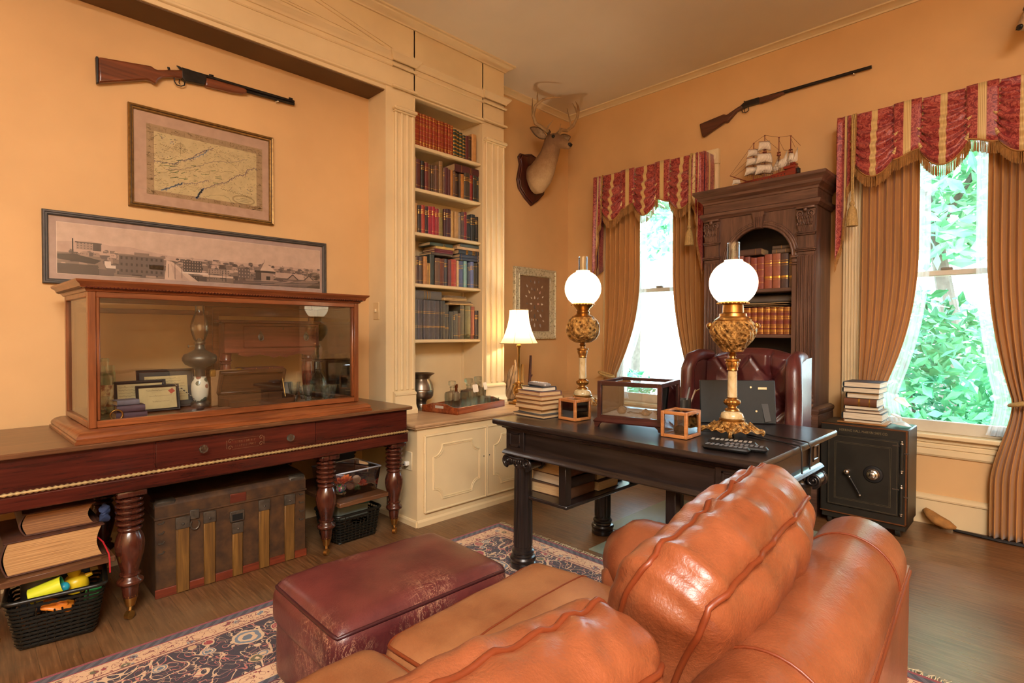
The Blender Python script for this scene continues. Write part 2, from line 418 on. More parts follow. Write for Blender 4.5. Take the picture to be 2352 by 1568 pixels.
# ---------------------------------------------------------------- windows
M['sash'] = mk('sash_paint', 'cfc7b4', .5, var=.05)
M['sashdark'] = mk('weathered_sash', '7f786a', .55, var=.1)
def window(n, a, b, pull):
    root = bpy.data.objects.new('window_%d' % n, None); COL.objects.link(root); struct(root)
    tag(root, 'tall double-hung window %s' % ('beside the open bookcase above the black safe' if n == 2 else 'between the mounted deer and the tall bookcase'), 'window', kind='structure')
    mb = MB(); y0 = YW-.028
    for x0, x1 in ((a-.112, a+.004), (b-.004, b+.112)):      # fluted side casings with corner blocks
        mb.box(x0, y0, .0 if False else .56, x1, YW, HEAD, .003)
        for k in range(5): mb.cyl((x0+.022+k*.018, y0, .64), (x0+.022+k*.018, y0, HEAD-.01), .0065, n=8)
        mb.box(x0-.004, y0-.012, HEAD, x1+.004, YW, HEAD+.118, .004)
        c = ((x0+x1)/2, HEAD+.06)
        for r, d in ((.042, .006), (.030, .010), (.016, .016)): mb.cyl((c[0], y0-.012, c[1]), (c[0], y0-.012-d, c[1]), r, r*.8, n=20)
    mb.box(a, y0, HEAD, b, YW, HEAD+.11, .003)
    mb.build('casing', M['cream'], root)
    mb = MB(); mb.box(a-.13, YW-.062, .545, b+.13, YW+.06, .572, .006)
    mb.build('stool', M['cream'], root)
    mb = MB(); mb.box(a, YW-.0, SILL+.012, a+.028, YW+.18, HEAD); mb.box(b-.028, YW, SILL+.012, b, YW+.18, HEAD); mb.box(a, YW, HEAD-.028, b, YW+.18, HEAD)
    mb.build('jamb', M['sash'], root)
    # lower sash (room side) and upper sash
    def sash(name, z0, z1, y, rb, rt, mm):
        s_ = MB(); xa, xb = a+.028, b-.028
        s_.box(xa, y, z0, xa+.045, y+.035, z1, .004); s_.box(xb-.045, y, z0, xb, y+.035, z1, .004)
        s_.box(xa+.04, y, z0, xb-.04, y+.035, z0+rb, .004); s_.box(xa+.04, y, z1-rt, xb-.04, y+.035, z1, .004)
        o = s_.build(name, mm, root)
        MB().box(xa+.04, y+.015, z0+rb-.005, xb-.04, y+.019, z1-rt+.005).build('pane', M['pane'], o, smooth=0)
        return o
    lo = sash('lower_sash', .572, 1.598, YW+.03, .075, .034, M['sash'])
    sash('upper_sash', 1.566, HEAD-.028, YW+.075, .036, .05, M['sashdark'])
    MB().box((a+b)/2-.03, YW+.028, 1.598, (a+b)/2+.03, YW+.062, 1.615, .004).build('sash_lock', M['sashdark'], root)
    if pull: MB().box(-.265, YW+.022, .588, -.165, YW+.032, .622, .004).build('sash_lift', M['black'], root)
    return root
window(1, *WIN[0], False); window(2, *WIN[1], True)
for i, (a, b) in enumerate(WIN):
    lamp('daylight_portal', 'AREA', ((a+b)/2, YW+.19, (SILL+HEAD)/2), 1, size=b-a, size_y=HEAD-SILL, rot=(R(-90), 0, 0), portal=True)
# ---------------------------------------------------------------- garden outside
M['ground'] = mk('pale_gravel_ground', 'd8d2c0', .9, var=.15, vs=1.2)
struct(MB().box(-30, 4.6, -.75, 30, 45, -.65).build('ground_outside', M['ground'], smooth=0))
def leaf_mat(name, c, c2):
    N = NT(name); oi = N.n('ShaderNodeTexNoise'); N.l(N.coord('Object'), oi.inputs['Vector']); oi.inputs['Scale'].default_value = 2.2
    N.col(N.ramp(oi.outputs['Fac'], [(.35, lin(c)), (.65, lin(c2))])); N.set(Roughness=.5); return N.m
M['leaf'] = leaf_mat('garden_leaves', '1f6a48', '4fa070'); M['leaf2'] = leaf_mat('tree_leaves', '4f9a6c', '8cc79a')
M['bark'] = mk('bark', '5a5048', .9, var=.3, vs=12)
def foliage(name, label, cat, c, rad, n, size, mat, seed, trunk=None):
    rnd = random.Random(seed); mb = MB()
    for _ in range(n):
        while True:
            p = Vector((rnd.uniform(-1,1), rnd.uniform(-1,1), rnd.uniform(-1,1)))
            if p.length <= 1 and p.length > .25: break
        q = Vector((c[0]+p.x*rad[0], c[1]+p.y*rad[1], c[2]+p.z*rad[2]))
        if q.z < -.64: continue
        d = Vector((rnd.gauss(0,1), rnd.gauss(0,1), rnd.gauss(0,.6))).normalized(); w = d.orthogonal().normalized()
        w = (w*cos(rnd.random()*6)+d.cross(w)*sin(rnd.random()*6)).normalized(); s = size*rnd.uniform(.6, 1.3)
        bow = d.cross(w)*s*.12
        mb.add([q-d*s, q-w*s*.42+bow, q+d*s, q+w*s*.42+bow], [(0,1,2,3)])
    o = mb.build(name, mat, smooth=0)
    tag(o, label, cat)
    if trunk:
        mb = MB()
        for path, r in trunk: mb.tube(path, r, 8)
        mb.build('trunk', M['bark'], o)
    return o
foliage('garden_shrub', 'glossy green shrub filling the lower pane of the window above the safe', 'shrub', (-1.05, 7.2, .55), (.85, .7, 1.15), 2200, .085, M['leaf'], 3, [([(-1.0,7.2,-.65),(-1.05,7.2,.3),(-1.2,7.3,1.0)],[.03,.02,.01])])
foliage('garden_tree', 'pale leafy tree seen through the upper sash beside the bookcase', 'tree', (-1.5, 11.5, 4.2), (2.6, 1.8, 1.9), 3600, .17, M['leaf2'], 5, [([(-1.2,11.6,-.7),(-1.25,11.6,1.5),(-1.5,11.5,3.2),(-1.9,11.4,4.6)],[.16,.13,.09,.04]), ([(-1.4,11.5,3.0),(-.6,11.4,4.4)],[.06,.03])])
foliage('garden_bush', 'low clipped bush outside the window behind the desk', 'bush', (-6.1, 9.0, .15), (.85, .5, .38), 900, .08, M['leaf'], 9)
foliage('garden_bush', 'low bush further along the gravel, near the desk chair', 'bush', (-4.3, 9.5, .2), (.55, .5, .38), 700, .08, M['leaf'], 10)
foliage('garden_hedge', 'loose hedge at the back of the garden behind the glossy shrub', 'hedge', (-.6, 13.5, .35), (2.6, .9, 1.5), 2200, .15, M['leaf2'], 11)
foliage('garden_tree', 'hazy tree crown high in the window behind the desk', 'tree', (-8.6, 14, 4.6), (2.4, 1.5, 1.3), 900, .2, M['leaf2'], 12, [([(-8.8,14,-.7),(-8.7,14,3.6)],[.15,.1])])
# ================================================================ built-in bookcase, cupboard and counter
Y0, Y1, YE, YL = 2.232, 2.863, 3.098, 1.994
t = thing('built_in_bookcase', 'cream painted built-in bookcase with pilasters and five filled shelves', 'bookcase', (0, 0, 0))
mb = MB()
mb.box(XR, YL, .635, XP, Y0, CEIL-.002); mb.box(XR, Y1, .635, XP, YE, CEIL-.002)
mb.box(XR, Y0-.01, 2.834, XP, Y1+.01, CEIL-.002); mb.box(XR, Y0-.01, .635, XN-.02, Y1+.01, 2.84)
mb.box(XP-.002, Y0-.012, .64, XP+.004, Y0+.000, 2.845, .001); mb.box(XP-.002, Y1, .64, XP+.004, Y1+.012, 2.845, .001)
mb.mould([(0, 2.828), (.010, 2.830), (.012, 2.838), (0, 2.842)], [(XP, Y0-.01), (XP, Y1+.01)])
mb.box(XN-.03, Y1-.012, .64, XN-.004, Y1, 2.83); mb.box(XN-.03, Y0, .64, XN-.004, Y0+.012, 2.83)
mb.build('carcass', M['cream'], t, smooth=30)
SHELF_T = .024
SHELF_Z = [2.522, 2.218, 1.908, 1.544, 1.146]
SHELF_BOOKS = [
 [(2.2380,2.2934,0.234,'9a3a1e'), (2.2934,2.3222,0.231,'9a3a1e'), (2.3222,2.3502,0.234,'9a3a1e'), (2.3502,2.3779,0.232,'9a3a1e'), (2.3779,2.4076,0.233,'9a3a1e'), (2.4076,2.4346,0.229,'9a3a1e'), (2.4346,2.4589,0.226,'9a3a1e'), (2.4589,2.4864,0.226,'9a3a1e'), (2.4864,2.5204,0.230,'9a3a1e'), (2.5204,2.5486,0.228,'9a3a1e'), (2.5486,2.5719,0.222,'9a3a1e'), (2.5719,2.5993,0.222,'9a3a1e'), (2.5993,2.6347,0.201,'2e3a2c'), (2.6347,2.6640,0.199,'2e3a2c'), (2.6640,2.6936,0.194,'2e3a2c'), (2.6936,2.7202,0.181,'2e3a2c'), (2.7202,2.7524,0.184,'5e2420'), (2.7524,2.7862,0.190,'4a2e1c'), (2.7862,2.8371,0.216,'c8955a')],
 [(2.2380,2.2677,0.222,'a5794a'), (2.2677,2.3107,0.212,'5c2e28'), (2.3107,2.3398,0.207,'2b2724'), (2.3398,2.3691,0.199,'6d2f28'), (2.3691,2.3958,0.193,'6a4a38'), (2.3958,2.4180,0.193,'4a392a'), (2.4180,2.4318,0.191,'5a4030'), (2.4318,2.4653,0.199,'6b4a38'), (2.4653,2.5021,0.238,'8a6a45'), (2.5021,2.5158,0.192,'7a5a48'), (2.5158,2.5521,0.202,'54262a'), (2.5521,2.5743,0.195,'5a2c2c'), (2.5743,2.5998,0.195,'b57a3a'), (2.5998,2.6223,0.190,'6a4a30'), (2.6223,2.6548,0.182,'3c2a22'), (2.6548,2.6711,0.183,'4a3a2a'), (2.6711,2.7108,0.188,'b5763a'), (2.7108,2.7678,0.205,'463c30'), (2.7678,2.8020,0.197,'8f2f2a'), (2.8020,2.8399,0.204,'38372f'), (2.8399,2.8600,0.196,'2a2b26')],
 [(2.2380,2.2777,0.204,'c99b66'), (2.2777,2.3079,0.193,'3a302a'), (2.3079,2.3409,0.200,'a8422e'), (2.3409,2.3667,0.194,'3a2a28'), (2.3667,2.4057,0.202,'9e2a38'), (2.4057,2.4347,0.205,'a82c38'), (2.4347,2.4666,0.195,'9a3a3a'), (2.4666,2.5098,0.200,'8a7a4a'), (2.5098,2.5355,0.204,'4c2a2c'), (2.5355,2.5797,0.209,'4a2a30'), (2.5797,2.6122,0.201,'c9a468'), (2.6122,2.6519,0.201,'b58f5c'), (2.6519,2.6795,0.196,'8f8378'), (2.6795,2.7038,0.209,'5a4a48'), (2.7038,2.7359,0.214,'7c2c2e'), (2.7359,2.7804,0.194,'2c2c2c'), (2.7804,2.8254,0.208,'2a3236'), (2.8254,2.8516,0.194,'2a2620')],
 [(2.2380,2.2702,0.191,'9a7a5a'), (2.2702,2.2978,0.198,'4a342c'), (2.2978,2.3282,0.195,'5a4a42'), (2.3282,2.3616,0.200,'b07c48'), (2.3616,2.3772,0.156,'9a7238'), (2.3772,2.3892,0.155,'b58a45'), (2.3892,2.4323,0.220,'3c4440'), (2.4323,2.4750,0.199,'6e5442'), (2.4750,2.5249,0.199,'6a3e2e'), (2.5249,2.5541,0.202,'4a4a50'), (2.5541,2.5819,0.196,'6a4444'), (2.5819,2.6382,0.204,'b04a3c'), (2.6382,2.6582,0.199,'d0b080'), (2.6582,2.7074,0.199,'5a6488'), (2.7074,2.7384,0.202,'86b2b0'), (2.7384,2.7515,0.176,'2a3a48'), (2.7515,2.7722,0.192,'5c6070'), (2.7722,2.8051,0.202,'6a78a8'), (2.8051,2.8293,0.195,'4a4a40'), (2.8293,2.8600,0.196,'34342e')],
 [(2.2380,2.2816,0.288,'58585a'), (2.2816,2.3264,0.287,'4e4a4e'), (2.3264,2.3735,0.285,'4e4a4e'), (2.3735,2.4295,0.285,'4e4a4e'), (2.4295,2.4825,0.284,'4c484c'), (2.4825,2.5256,0.285,'46443f'), (2.5256,2.5618,0.260,'44443f'), (2.5618,2.6044,0.208,'3c403f'), (2.6044,2.6191,0.212,'4a4a48'), (2.6191,2.6477,0.213,'54544c'), (2.6477,2.6766,0.197,'5e4a38'), (2.6766,2.7209,0.260,'5c5646'), (2.7209,2.7768,0.255,'6c6848'), (2.7768,2.8153,0.253,'8a4a38'), (2.8153,2.8339,0.222,'2c2834'), (2.8339,2.8600,0.223,'3a3638')],
]
for z in SHELF_Z:
    MB().box(XN-.02, Y0, z-SHELF_T, XP-.012, Y1, z, .006).build('shelf', M['cream'], t)
for ya, yb in ((2.056, 2.216), (2.886, 3.092)):
    mb = MB(); x = XP
    n = 3 if yb-ya < .18 else 3
    mb.box(x, ya+.004, .79, x+.012, yb-.004, 2.70)
    for k in range(n+1):
        yc = ya+.012+(yb-ya-.024)*k/n
        mb.box(x+.006, yc-.010, .80, x+.024, yc+.010, 2.69, .005)
    mb.box(x, ya-.004, 2.688, x+.030, yb+.004, 2.70, .003); mb.box(x, ya-.012, 2.70, x+.046, yb+.012, 2.722, .007)
    mb.mould([(0, .636), (.050, .636), (.050, .662), (.034, .684), (.030, .70), (.030, .762), (.036, .768), (.036, .778), (.014, .792), (0, .792)], [(x, ya-.006), (x, yb+.006)])
    mb.build('pilaster', M['cream'], t, smooth=30)
mb = MB(); mb.box(XP, YL, .636, XP+.004, 2.04, 2.85); mb.build('stile', M['cream'], t)
# lower cupboard
CY0, CY1, CX = 1.940, 4.07, -2.75
t = thing('built_in_cupboard', 'cream painted cupboard with scalloped door mouldings under the tray', 'cupboard', (0, 0, 0))
mb = MB(); mb.box(XR+.002, CY0, .0, CX, CY1, .60); mb.mould([(0, 0), (.010, .0), (.010, .03), (.004, .04), (0, .042)], [(-3.36, CY0), (CX, CY0), (CX, CY1)][::-1] if False else [(CX, CY0), (CX, CY1)])
mb.mould([(0, 0), (.010, .0), (.010, .03), (.004, .04), (0, .042)], [(-3.38, CY0), (CX, CY0)])
mb.build('cabinet_body', M['cream'], t, smooth=30)
def scallop(y0, y1, z0, z1, r):
    P = []
    def arc(cy, cz, a0, a1):
        for k in range(7):
            a = R(a0+(a1-a0)*k/6); P.append((cy+r*cos(a), cz+r*sin(a)))
    e = .014
    P.append((y0+r+e, z0)); P.append((y1-r-e, z0)); arc(y1, z0, 180, 90); P.append((y1, z1-r-e)); arc(y1, z1, 270, 180)
    P.append((y0+r+e, z1)); arc(y0, z1, 0, -90); P.append((y0, z0+r+e)); arc(y0, z0, 90, 0)
    return P
doors = [(1.990, 2.495), (2.507, 3.012), (3.03, 3.535), (3.547, 4.05)]
for i, (a, b) in enumerate(doors):
    mb = MB(); x = CX
    mb.box(x, a, .085, x+.016, b, .557, .004)
    mb.mould([(0, 0), (.012, .001), (.016, .008), (.010, .016), (.002, .019)], [(0, 0)]) if False else None
    for (p, q_) in (((a, .085), (b, .085)), ((b, .085), (b, .557)), ((b, .557), (a, .557)), ((a, .557), (a, .085))):
        mb.tube([(x+.014, p[0], p[1]), (x+.014, q_[0], q_[1])], .008, 8)
    d = mb.build('door', M['cream'], t, smooth=30)
    mb = MB(); P = scallop(a+.062, b-.056, .148, .490, .070)
    mb.tube([(x+.016, y, z) for y, z in P], .0065, 6, closed=True); P2 = scallop(a+.072, b-.066, .158, .480, .068)
    mb.tube([(x+.016, y, z) for y, z in P2], .004, 6, closed=True)
    mb.build('panel_moulding', M['cream'], d, smooth=50)
    hy = a-.004 if i % 2 == 0 else b+.004
    for z in (.13, .46): mb = MB(); mb.cyl((x+.012, hy, z), (x+.012, hy, z+.05), .005, n=8); mb.ball((x+.012, hy, z+.054), .006, n=8, k=6); mb.ball((x+.012, hy, z-.004), .006, n=8, k=6); mb.build("hinge", M["cream"], d)
    ky = b-.02 if i % 2 == 0 else a+.02
    MB().cyl((x+.016, ky, .36), (x+.018, ky, .36), .004, n=10).build('keyhole', M['black'], d)
M['counter'] = wood('limed_counter', 'b08a62', 'd9bb92', 'y', .35, 9, .05)
mb = MB()
CP = [(-.028+.0, .602), (.012, .602), (.024, .608), (.024, .616), (.030, .620), (.032, .628), (.028, .635), (-.03, .635)]
mb.box(XR+.002, CY0-.004, .602, CX+.0, CY1, .635)
mb.mould([(0, .602), (.010, .602), (.020, .607), (.020, .615), (.028, .619), (.030, .628), (.026, .635), (0, .635)], [(-3.36, CY0-.004), (CX, CY0-.004), (CX, CY1)])
tag(mb.build('countertop', M['counter'], smooth=40), 'pale wood counter with moulded cream edge carrying tray and lamp', 'counter')
tag(MB().box(XN+.004, 1.990, 1.30, XN+.0, 1.996, 1.31).build('x', M['cream']), 'x', 'x') if False else None
# light switch on the recess jamb
t = thing('light_switch', 'almond light switch plate on the side of the cream bookcase', 'switch', (-3.30, YL, 1.344))
MB().box(-.036, -.007, -.058, .036, 0, .058, .003).build('plate', mk('almond_plastic', 'd9bd8c', .4, var=0), t)
MB().box(-.006, -.018, -.010, .006, -.005, .012, .002).build('toggle', mk('ivory_plastic', 'e2cda4', .35, var=0), t)

# ---------------------------------------------------------------- books
_bm = {}
def bookmat(c):
    if c not in _bm: _bm[c] = mk('cloth_'+c, c, .55, var=.16, vs=25, bump=.08, bs=400, bd=.001)
    return _bm[c]
M['pages'] = None
def page_mat(name, c, c2, st=(900, 8, 8)):
    N = NT(name); tc = N.n('ShaderNodeTexCoord'); mp = N.n('ShaderNodeMapping'); mp.inputs['Scale'].default_value = st
    N.l(tc.outputs['Object'], mp.inputs['Vector']); f = N.noise(mp.outputs['Vector'], 1.0, 3)
    N.col(N.ramp(f, [(.3, lin(c2)), (.65, lin(c))])); N.set(Roughness=.85); return N.m
M['pages'] = page_mat('old_pages', 'd3b486', '9c7a50'); M['pagew'] = page_mat('white_pages', 'e9ddc6', 'b9a98a'); M['pages_l'] = page_mat('old_pages_flat', 'd3b486', '9c7a50', (8, 8, 900)); M['pagew_l'] = page_mat('white_pages_flat', 'e9ddc6', 'b9a98a', (8, 8, 900))
def color_name(h):
    import colorsys
    r, g, b = [int(h[i:i+2], 16)/255 for i in (0, 2, 4)]; H, S, V = colorsys.rgb_to_hsv(r, g, b); H *= 360
    if S < .13: return 'pale grey' if V > .6 else 'grey' if V > .32 else 'black'
    d = 'dark ' if V < .38 else ''
    if V < .19: return 'black'
    if H < 14 or H > 335: return d+('red' if V > .55 else 'maroon')
    if H < 48: return ('tan' if V > .66 and S < .6 else 'ochre' if V > .62 else 'brown' if V > .36 else 'dark brown')
    if H < 75: return d+'olive'
    if H < 170: return d+'green'
    if H < 205: return d+('teal' if V < .6 else 'pale blue')
    if H < 260: return d+'blue'
    return d+'plum'
def book_mesh(name, tck, h, d, cover, pages='pages', gilt=None, patch=None, lying=False, parent=None, sep=False, spine_r=.35, ridges=0, frame=False):
    # standing: thickness +x, spine towards -y, height +z; lying: thickness +z, height along x
    mb = MB(); pg = MB()
    F = Matrix(((0,0,-1,h),(0,1,0,0),(1,0,0,0),(0,0,0,1))) if lying else None
    mb.M = F; pg.M = F
    bt = min(.0028, tck*.16); bow = min(.007, tck*.22)
    def arc(o=0.0, n=6):
        return [(tck/2-(tck/2+o)*cos(pi*k/n) if k not in (0, n) else (-o if k == 0 else tck+o), bow*(1-sin(pi*k/n))-o) for k in range(n+1)]
    A = arc(); I = [(bt+(x/tck)*(tck-2*bt), y+bt) for x, y in A]
    mb.prism(A+I[::-1], 0, h, 'z', 0)
    mb.box(0, bow*.9, 0, bt, d, h, .0006, 0); mb.box(tck-bt, bow*.9, 0, tck, d, h, .0006, 0)
    pg.box(bt, bow+.002, .003, tck-bt, d-.004, h-.003, 0, 0)
    def band(z, w, m, o=.0004):
        B = arc(o); J = [(bt+(x/tck)*(tck-2*bt), y+bt) for x, y in A]
        mb.prism(B+J[::-1], z, z+w, 'z', m)
    for (z, w) in (gilt or []): band(z*h, w*h, 1)
    for k in range(ridges): band(h*(.14+.72*k/max(1, ridges-1)), .004, 0, .0016)
    if patch: band(patch[0]*h, patch[1]*h, 2, .0003)
    return mb, pg
PAPER = {}
def book(label, tck, h, d, c, loc, rz, gilt=None, patch=None, pc=None, lying=False, group=None, pages='pages', ridges=0, sep=False, name='book'):
    mb, pg = book_mesh(name, tck, h, d, c, gilt=gilt, patch=patch, lying=lying, ridges=ridges)
    mats = [bookmat(c), M['gold'], bookmat(pc or '2a1a14')]
    if sep:
        t = mb.build(name, mats, loc=loc, rot=(0, 0, rz), smooth=40); pg.build('page_block', M[pages+'_l' if lying else pages], t, smooth=0)
    else:
        n0 = len(mats); mats.append(M[pages+'_l' if lying else pages]); mb.M = None; mb.add(pg.v, pg.f, n0)
        t = mb.build(name, mats, loc=loc, rot=(0, 0, rz), smooth=40)
    return tag(t, label, 'book', group)
SN = ['top', 'second', 'third', 'fourth', 'lowest']
rb = random.Random(7)
for si, row in enumerate(SHELF_BOOKS):
    for bi, (ya, yb, h, c) in enumerate(row):
        h = min(h, (SHELF_Z[si-1]-SHELF_T-SHELF_Z[si] if si else .30)-.008)
        gl = [(.12, .012), (.86, .012)]; rid = 0; pt = None; kind = 'cloth'
        if si == 0 and bi < 12:
            gl = [(.05,.02), (.10,.05), (.20,.012), (.34,.012), (.48,.012), (.62,.012), (.66,.05), (.78,.012), (.86,.06), (.96,.02)]; rid = 5; kind = 'gilt leather'
        elif si == 0 and bi < 16: gl = [(.06,.03), (.18,.05), (.32,.05), (.46,.05), (.60,.05), (.74,.05), (.90,.03)]; kind = 'gilt'
        elif si == 4 and bi < 7: gl = [(.30,.008), (.33,.008), (.66,.008), (.70,.008)]; kind = 'bound'
        elif rb.random() < .45: gl = [(.70,.03), (.76,.02), (.82,.02), (.12,.01)]; kind = 'titled'
        elif rb.random() < .3: gl = []; kind = 'plain'
        if c in ('9e2a38', '2a3236', '4c2a2c'): gl = [(.62,.02), (.70,.03), (.78,.02), (.84,.02)]
        w = yb-ya-.0012
        book('%s %s book, %s from the recess end of the %s built-in shelf' % (color_name(c), kind, ORD[bi+1], SN[si]), w, h, min(.165, .13+.03*rb.random()), c,
             (XP-.020-rb.uniform(.004, .016), ya+.0006, SHELF_Z[si]+.0006), pi/2, gl, ridges=rid, group='books standing on the built-in shelves')
# books lying across the tops of rows: (y0, y1, z0, z1, colour, label)
LY = [(2.615, 2.857, 2.417, 2.474, '4e2426', 'thick maroon book lying across the second shelf row', [(.3,.012),(.36,.012),(.72,.012)]),
      (2.395, 2.596, 1.766, 1.783, '5a5048', 'grey-brown book, lowest of the tilted stack on the fourth shelf', []),
      (2.427, 2.596, 1.7835, 1.798, '6a2c38', 'lower of two maroon books lying on the fourth shelf row', []),
      (2.427, 2.596, 1.7985, 1.813, '6a2c38', 'upper of two maroon books lying on the fourth shelf row', []),
      (2.436, 2.610, 1.8135, 1.832, 'c9a860', 'cream book lying under the green one on the fourth shelf', []),
      (2.385, 2.595, 1.8325, 1.856, '3e4c44', 'dark green book topping the smaller stack on the fourth shelf', [(.35,.02),(.40,.02)]),
      (2.664, 2.857, 1.750, 1.772, '38445a', 'dark blue book, lowest of the stack above the blue volumes', [(.05,.01),(.9,.01)]),
      (2.664, 2.857, 1.7725, 1.798, '38445a', 'dark blue ribbed book, second in the stack above the blue volumes', [(.05,.01),(.9,.01)]),
      (2.655, 2.860, 1.7985, 1.832, '303a44', 'navy book with silver lettering in the stack above the blue volumes', [(.06,.012),(.2,.03),(.25,.03),(.30,.03),(.55,.10),(.58,.03)]),
      (2.640, 2.860, 1.8325, 1.853, 'd0b088', 'cream book near the top of the stack above the blue volumes', []),
      (2.670, 2.858, 1.8535, 1.876, '4a5656', 'grey-green magazines topping the stack under the third shelf board', [])]
LY = [l for l in LY]
for (a, b, z0, z1, c, lab, gl) in LY:
    book(lab, z1-z0, b-a, .15, c, (XP-.030, a, z0), pi/2, gl, lying=True, sep=True, group='books lying on top of the rows')
book('large grey volume lying over the tall dark set, lowest shelf', .062, .25, .17, '5c5a58', (XP-.028, 2.240, 1.4345), pi/2, [(.42,.02),(.50,.03),(.60,.02)], lying=True, sep=True, group='books lying on top of the rows')
# loose papers on the lowest shelf
rp = random.Random(4)
for k in range(7):
    z = 1.4075+k*.009; y = 2.565 if k < 3 else 2.51
    o = MB().box(-.075, 0, 0, .075, .23-.01*k if k < 3 else .215, .0085, .002).build('pamphlet', bookmat(['c9a874', '8a7454', '6a5640', 'b89868'][k % 4]), loc=(XP-.10, y, z+.0006*k), rot=(0, 0, R(rp.uniform(-3, 3))))
    tag(o, 'worn tan pamphlet, %s from the bottom of the paper pile on the lowest shelf' % ORD[k+1], 'pamphlet', 'pamphlets on the lowest shelf')
for (y, r, w) in ((2.732, .020, 'larger'), (2.803, .015, 'smaller')):
    tag(MB().ball((0, 0, r), r, n=20, k=14).build('glass_ball', M['crystal'], loc=(XP-.018, y, SHELF_Z[4]+.0005), smooth=80), '%s clear glass ball in front of the books on the lowest shelf' % w, 'paperweight', 'glass balls on the lowest shelf')
# ================================================================ pictures and guns on the walls
FX = Matrix(((1,0,0,0),(0,0,-1,0),(0,1,0,0),(0,0,0,1)))     # drawing plane (x right, y up, z towards the viewer) stood upright
def frame_mb(w, h, prof, m=0, n=None):
    # w, h: outer size; prof: (distance from the outer edge, height) list
    mb = MB(); mb.M = FX; fw = prof[-1][0]
    x, y = w/2-fw, h/2-fw
    mb.mould([(fw-o, z) for o, z in prof[::-1]], [(-x, -y), (x, -y), (x, y), (-x, y)], closed=True)
    return mb
def ribbon(mb, pts, w, d, m=0):
    for a, b in zip(pts, pts[1:]):
        dx, dy = b[0]-a[0], b[1]-a[1]; L = hypot(dx, dy) or 1e-6; nx, ny = -dy/L*w/2, dx/L*w/2; ex, ey = dx/L*w*.3, dy/L*w*.3
        mb.add([(a[0]-nx-ex, a[1]-ny-ey, d), (b[0]-nx+ex, b[1]-ny+ey, d), (b[0]+nx+ex, b[1]+ny+ey, d), (a[0]+nx-ex, a[1]+ny-ey, d)], [(0,1,2,3)], m)
def rect(mb, x0, y0, x1, y1, d, m=0): mb.add([(x0,y0,d),(x1,y0,d),(x1,y1,d),(x0,y1,d)], [(0,1,2,3)], m)
def flat(mb, pts, d, m=0): mb.add([(x, y, d) for x, y in pts], [tuple(range(len(pts)))], m)
def pmat(name, c, r=.6): return mk(name, c, r, var=.06, vs=20)
M['picglass'] = glass('picture_glass', (1,1,1,1), .03)
# ---- long panorama photograph
PW, PH = 1.415, .350
t = thing('panorama_photograph', 'long narrow sepia city panorama in dark grey frame above the display case', 'photograph', (XN+.001, .965, 1.602), pi/2)
M['greyframe'] = mk('grey_wood_frame', '4b4642', .45, var=.15, vs=40)
f = frame_mb(PW, PH, [(0, 0), (0, .018), (.004, .022), (.010, .022), (.013, .017), (.018, .017), (.022, .014), (.024, .010), (.024, 0)])
f.build('frame', M['greyframe'], t, smooth=30)
mb = MB(); mb.M = FX; rect(mb, -PW/2+.015, -PH/2+.015, PW/2-.015, PH/2-.015, .003); mb.build('mat_board', pmat('mauve_mat', 'b89c90', .8), t, smooth=0)
S_ = ['d9b8a0', 'c8a692', 'a98d7c', '857063', '655650', '4a413c', '332e2b', 'e6cdb8']
SEP = [pmat('sepia_%d' % i, c, .55) for i, c in enumerate(S_)]
mb = MB(); mb.M = FX; r = random.Random(21); X0, X1, Z0, Z1 = -PW/2+.055, PW/2-.040, -PH/2+.052, PH/2-.052
W_, H_ = X1-X0, Z1-Z0
def U(u): return X0+u*W_
def V(v): return Z0+v*H_
d = .0042; rect(mb, X0-.002, Z0-.002, X1+.002, Z1+.002, d-.0004, 7); rect(mb, X0, Z0, X1, Z1, d, 0)
hz = lambda u: .56-.10*min(1, u*2.2)+.0*u
hill = [(U(0), V(.62)), (U(.06), V(.66)), (U(.10), V(.68)), (U(.16), V(.62)), (U(.22), V(.635)), (U(.28), V(.58)), (U(.36), V(.52)), (U(.6), V(.51)), (U(1), V(.50))]
flat(mb, [(X0, V(.3))]+[(X1, V(.3))]+hill[::-1], d+.0001, 1)
rect(mb, X0, Z0, X1, V(.42), d+.0002, 3); k = 0
for i in range(330):
    v = .52-.42*(i/330)**1.1; u = r.random(); w = r.uniform(.006, .02)*(1+2.2*(.52-v)/.45); h = r.uniform(.03, .075)*(1+1.3*(.52-v)/.45)
    if .30 < u < .34+.06*(.52-v) and v < .45: continue
    x0, x1 = max(X0, U(u-w/2)), min(X1, U(u+w/2)); y0, y1 = max(Z0, V(v-h)), V(v)
    dd = d+.0003+i*2e-6; m = r.choice([1, 2, 2, 3, 3, 4, 4, 5, 5, 6]) if v < .44 else r.choice([1, 2, 2, 3, 4])
    if r.random() < .42:
        n = 6; flat(mb, [((x0+x1)/2+(x1-x0)*.6*cos(2*pi*q/n+i)*1.0, (y0+y1)/2+(y1-y0)*.55*sin(2*pi*q/n+i)) for q in range(n)] if x0 > X0+.012 and x1 < X1-.012 and y0 > Z0+.012 else [(x0,y0),(x1,y0),(x1,y1),(x0,y1)], dd, r.choice([3, 4, 5]))
    else:
        rect(mb, x0, y0, x1, y1, dd, m)
        if r.random() < .5 and y1+.008 < Z1: flat(mb, [(x0, y1), (x1, y1), (x0*.3+x1*.7, y1+(y1-y0)*.25), (x0*.7+x1*.3, y1+(y1-y0)*.25)], dd+1e-6, r.choice([0, 1, 2, 5]))
        for q in range(int((x1-x0)/.006)):
            if r.random() < .5: xx = x0+.002+q*.006; yy = y0+(y1-y0)*.55; rect(mb, xx, yy, xx+.0025, yy+(y1-y0)*.22, dd+1e-6, 6 if m < 4 else 2)
D2 = d+.0012
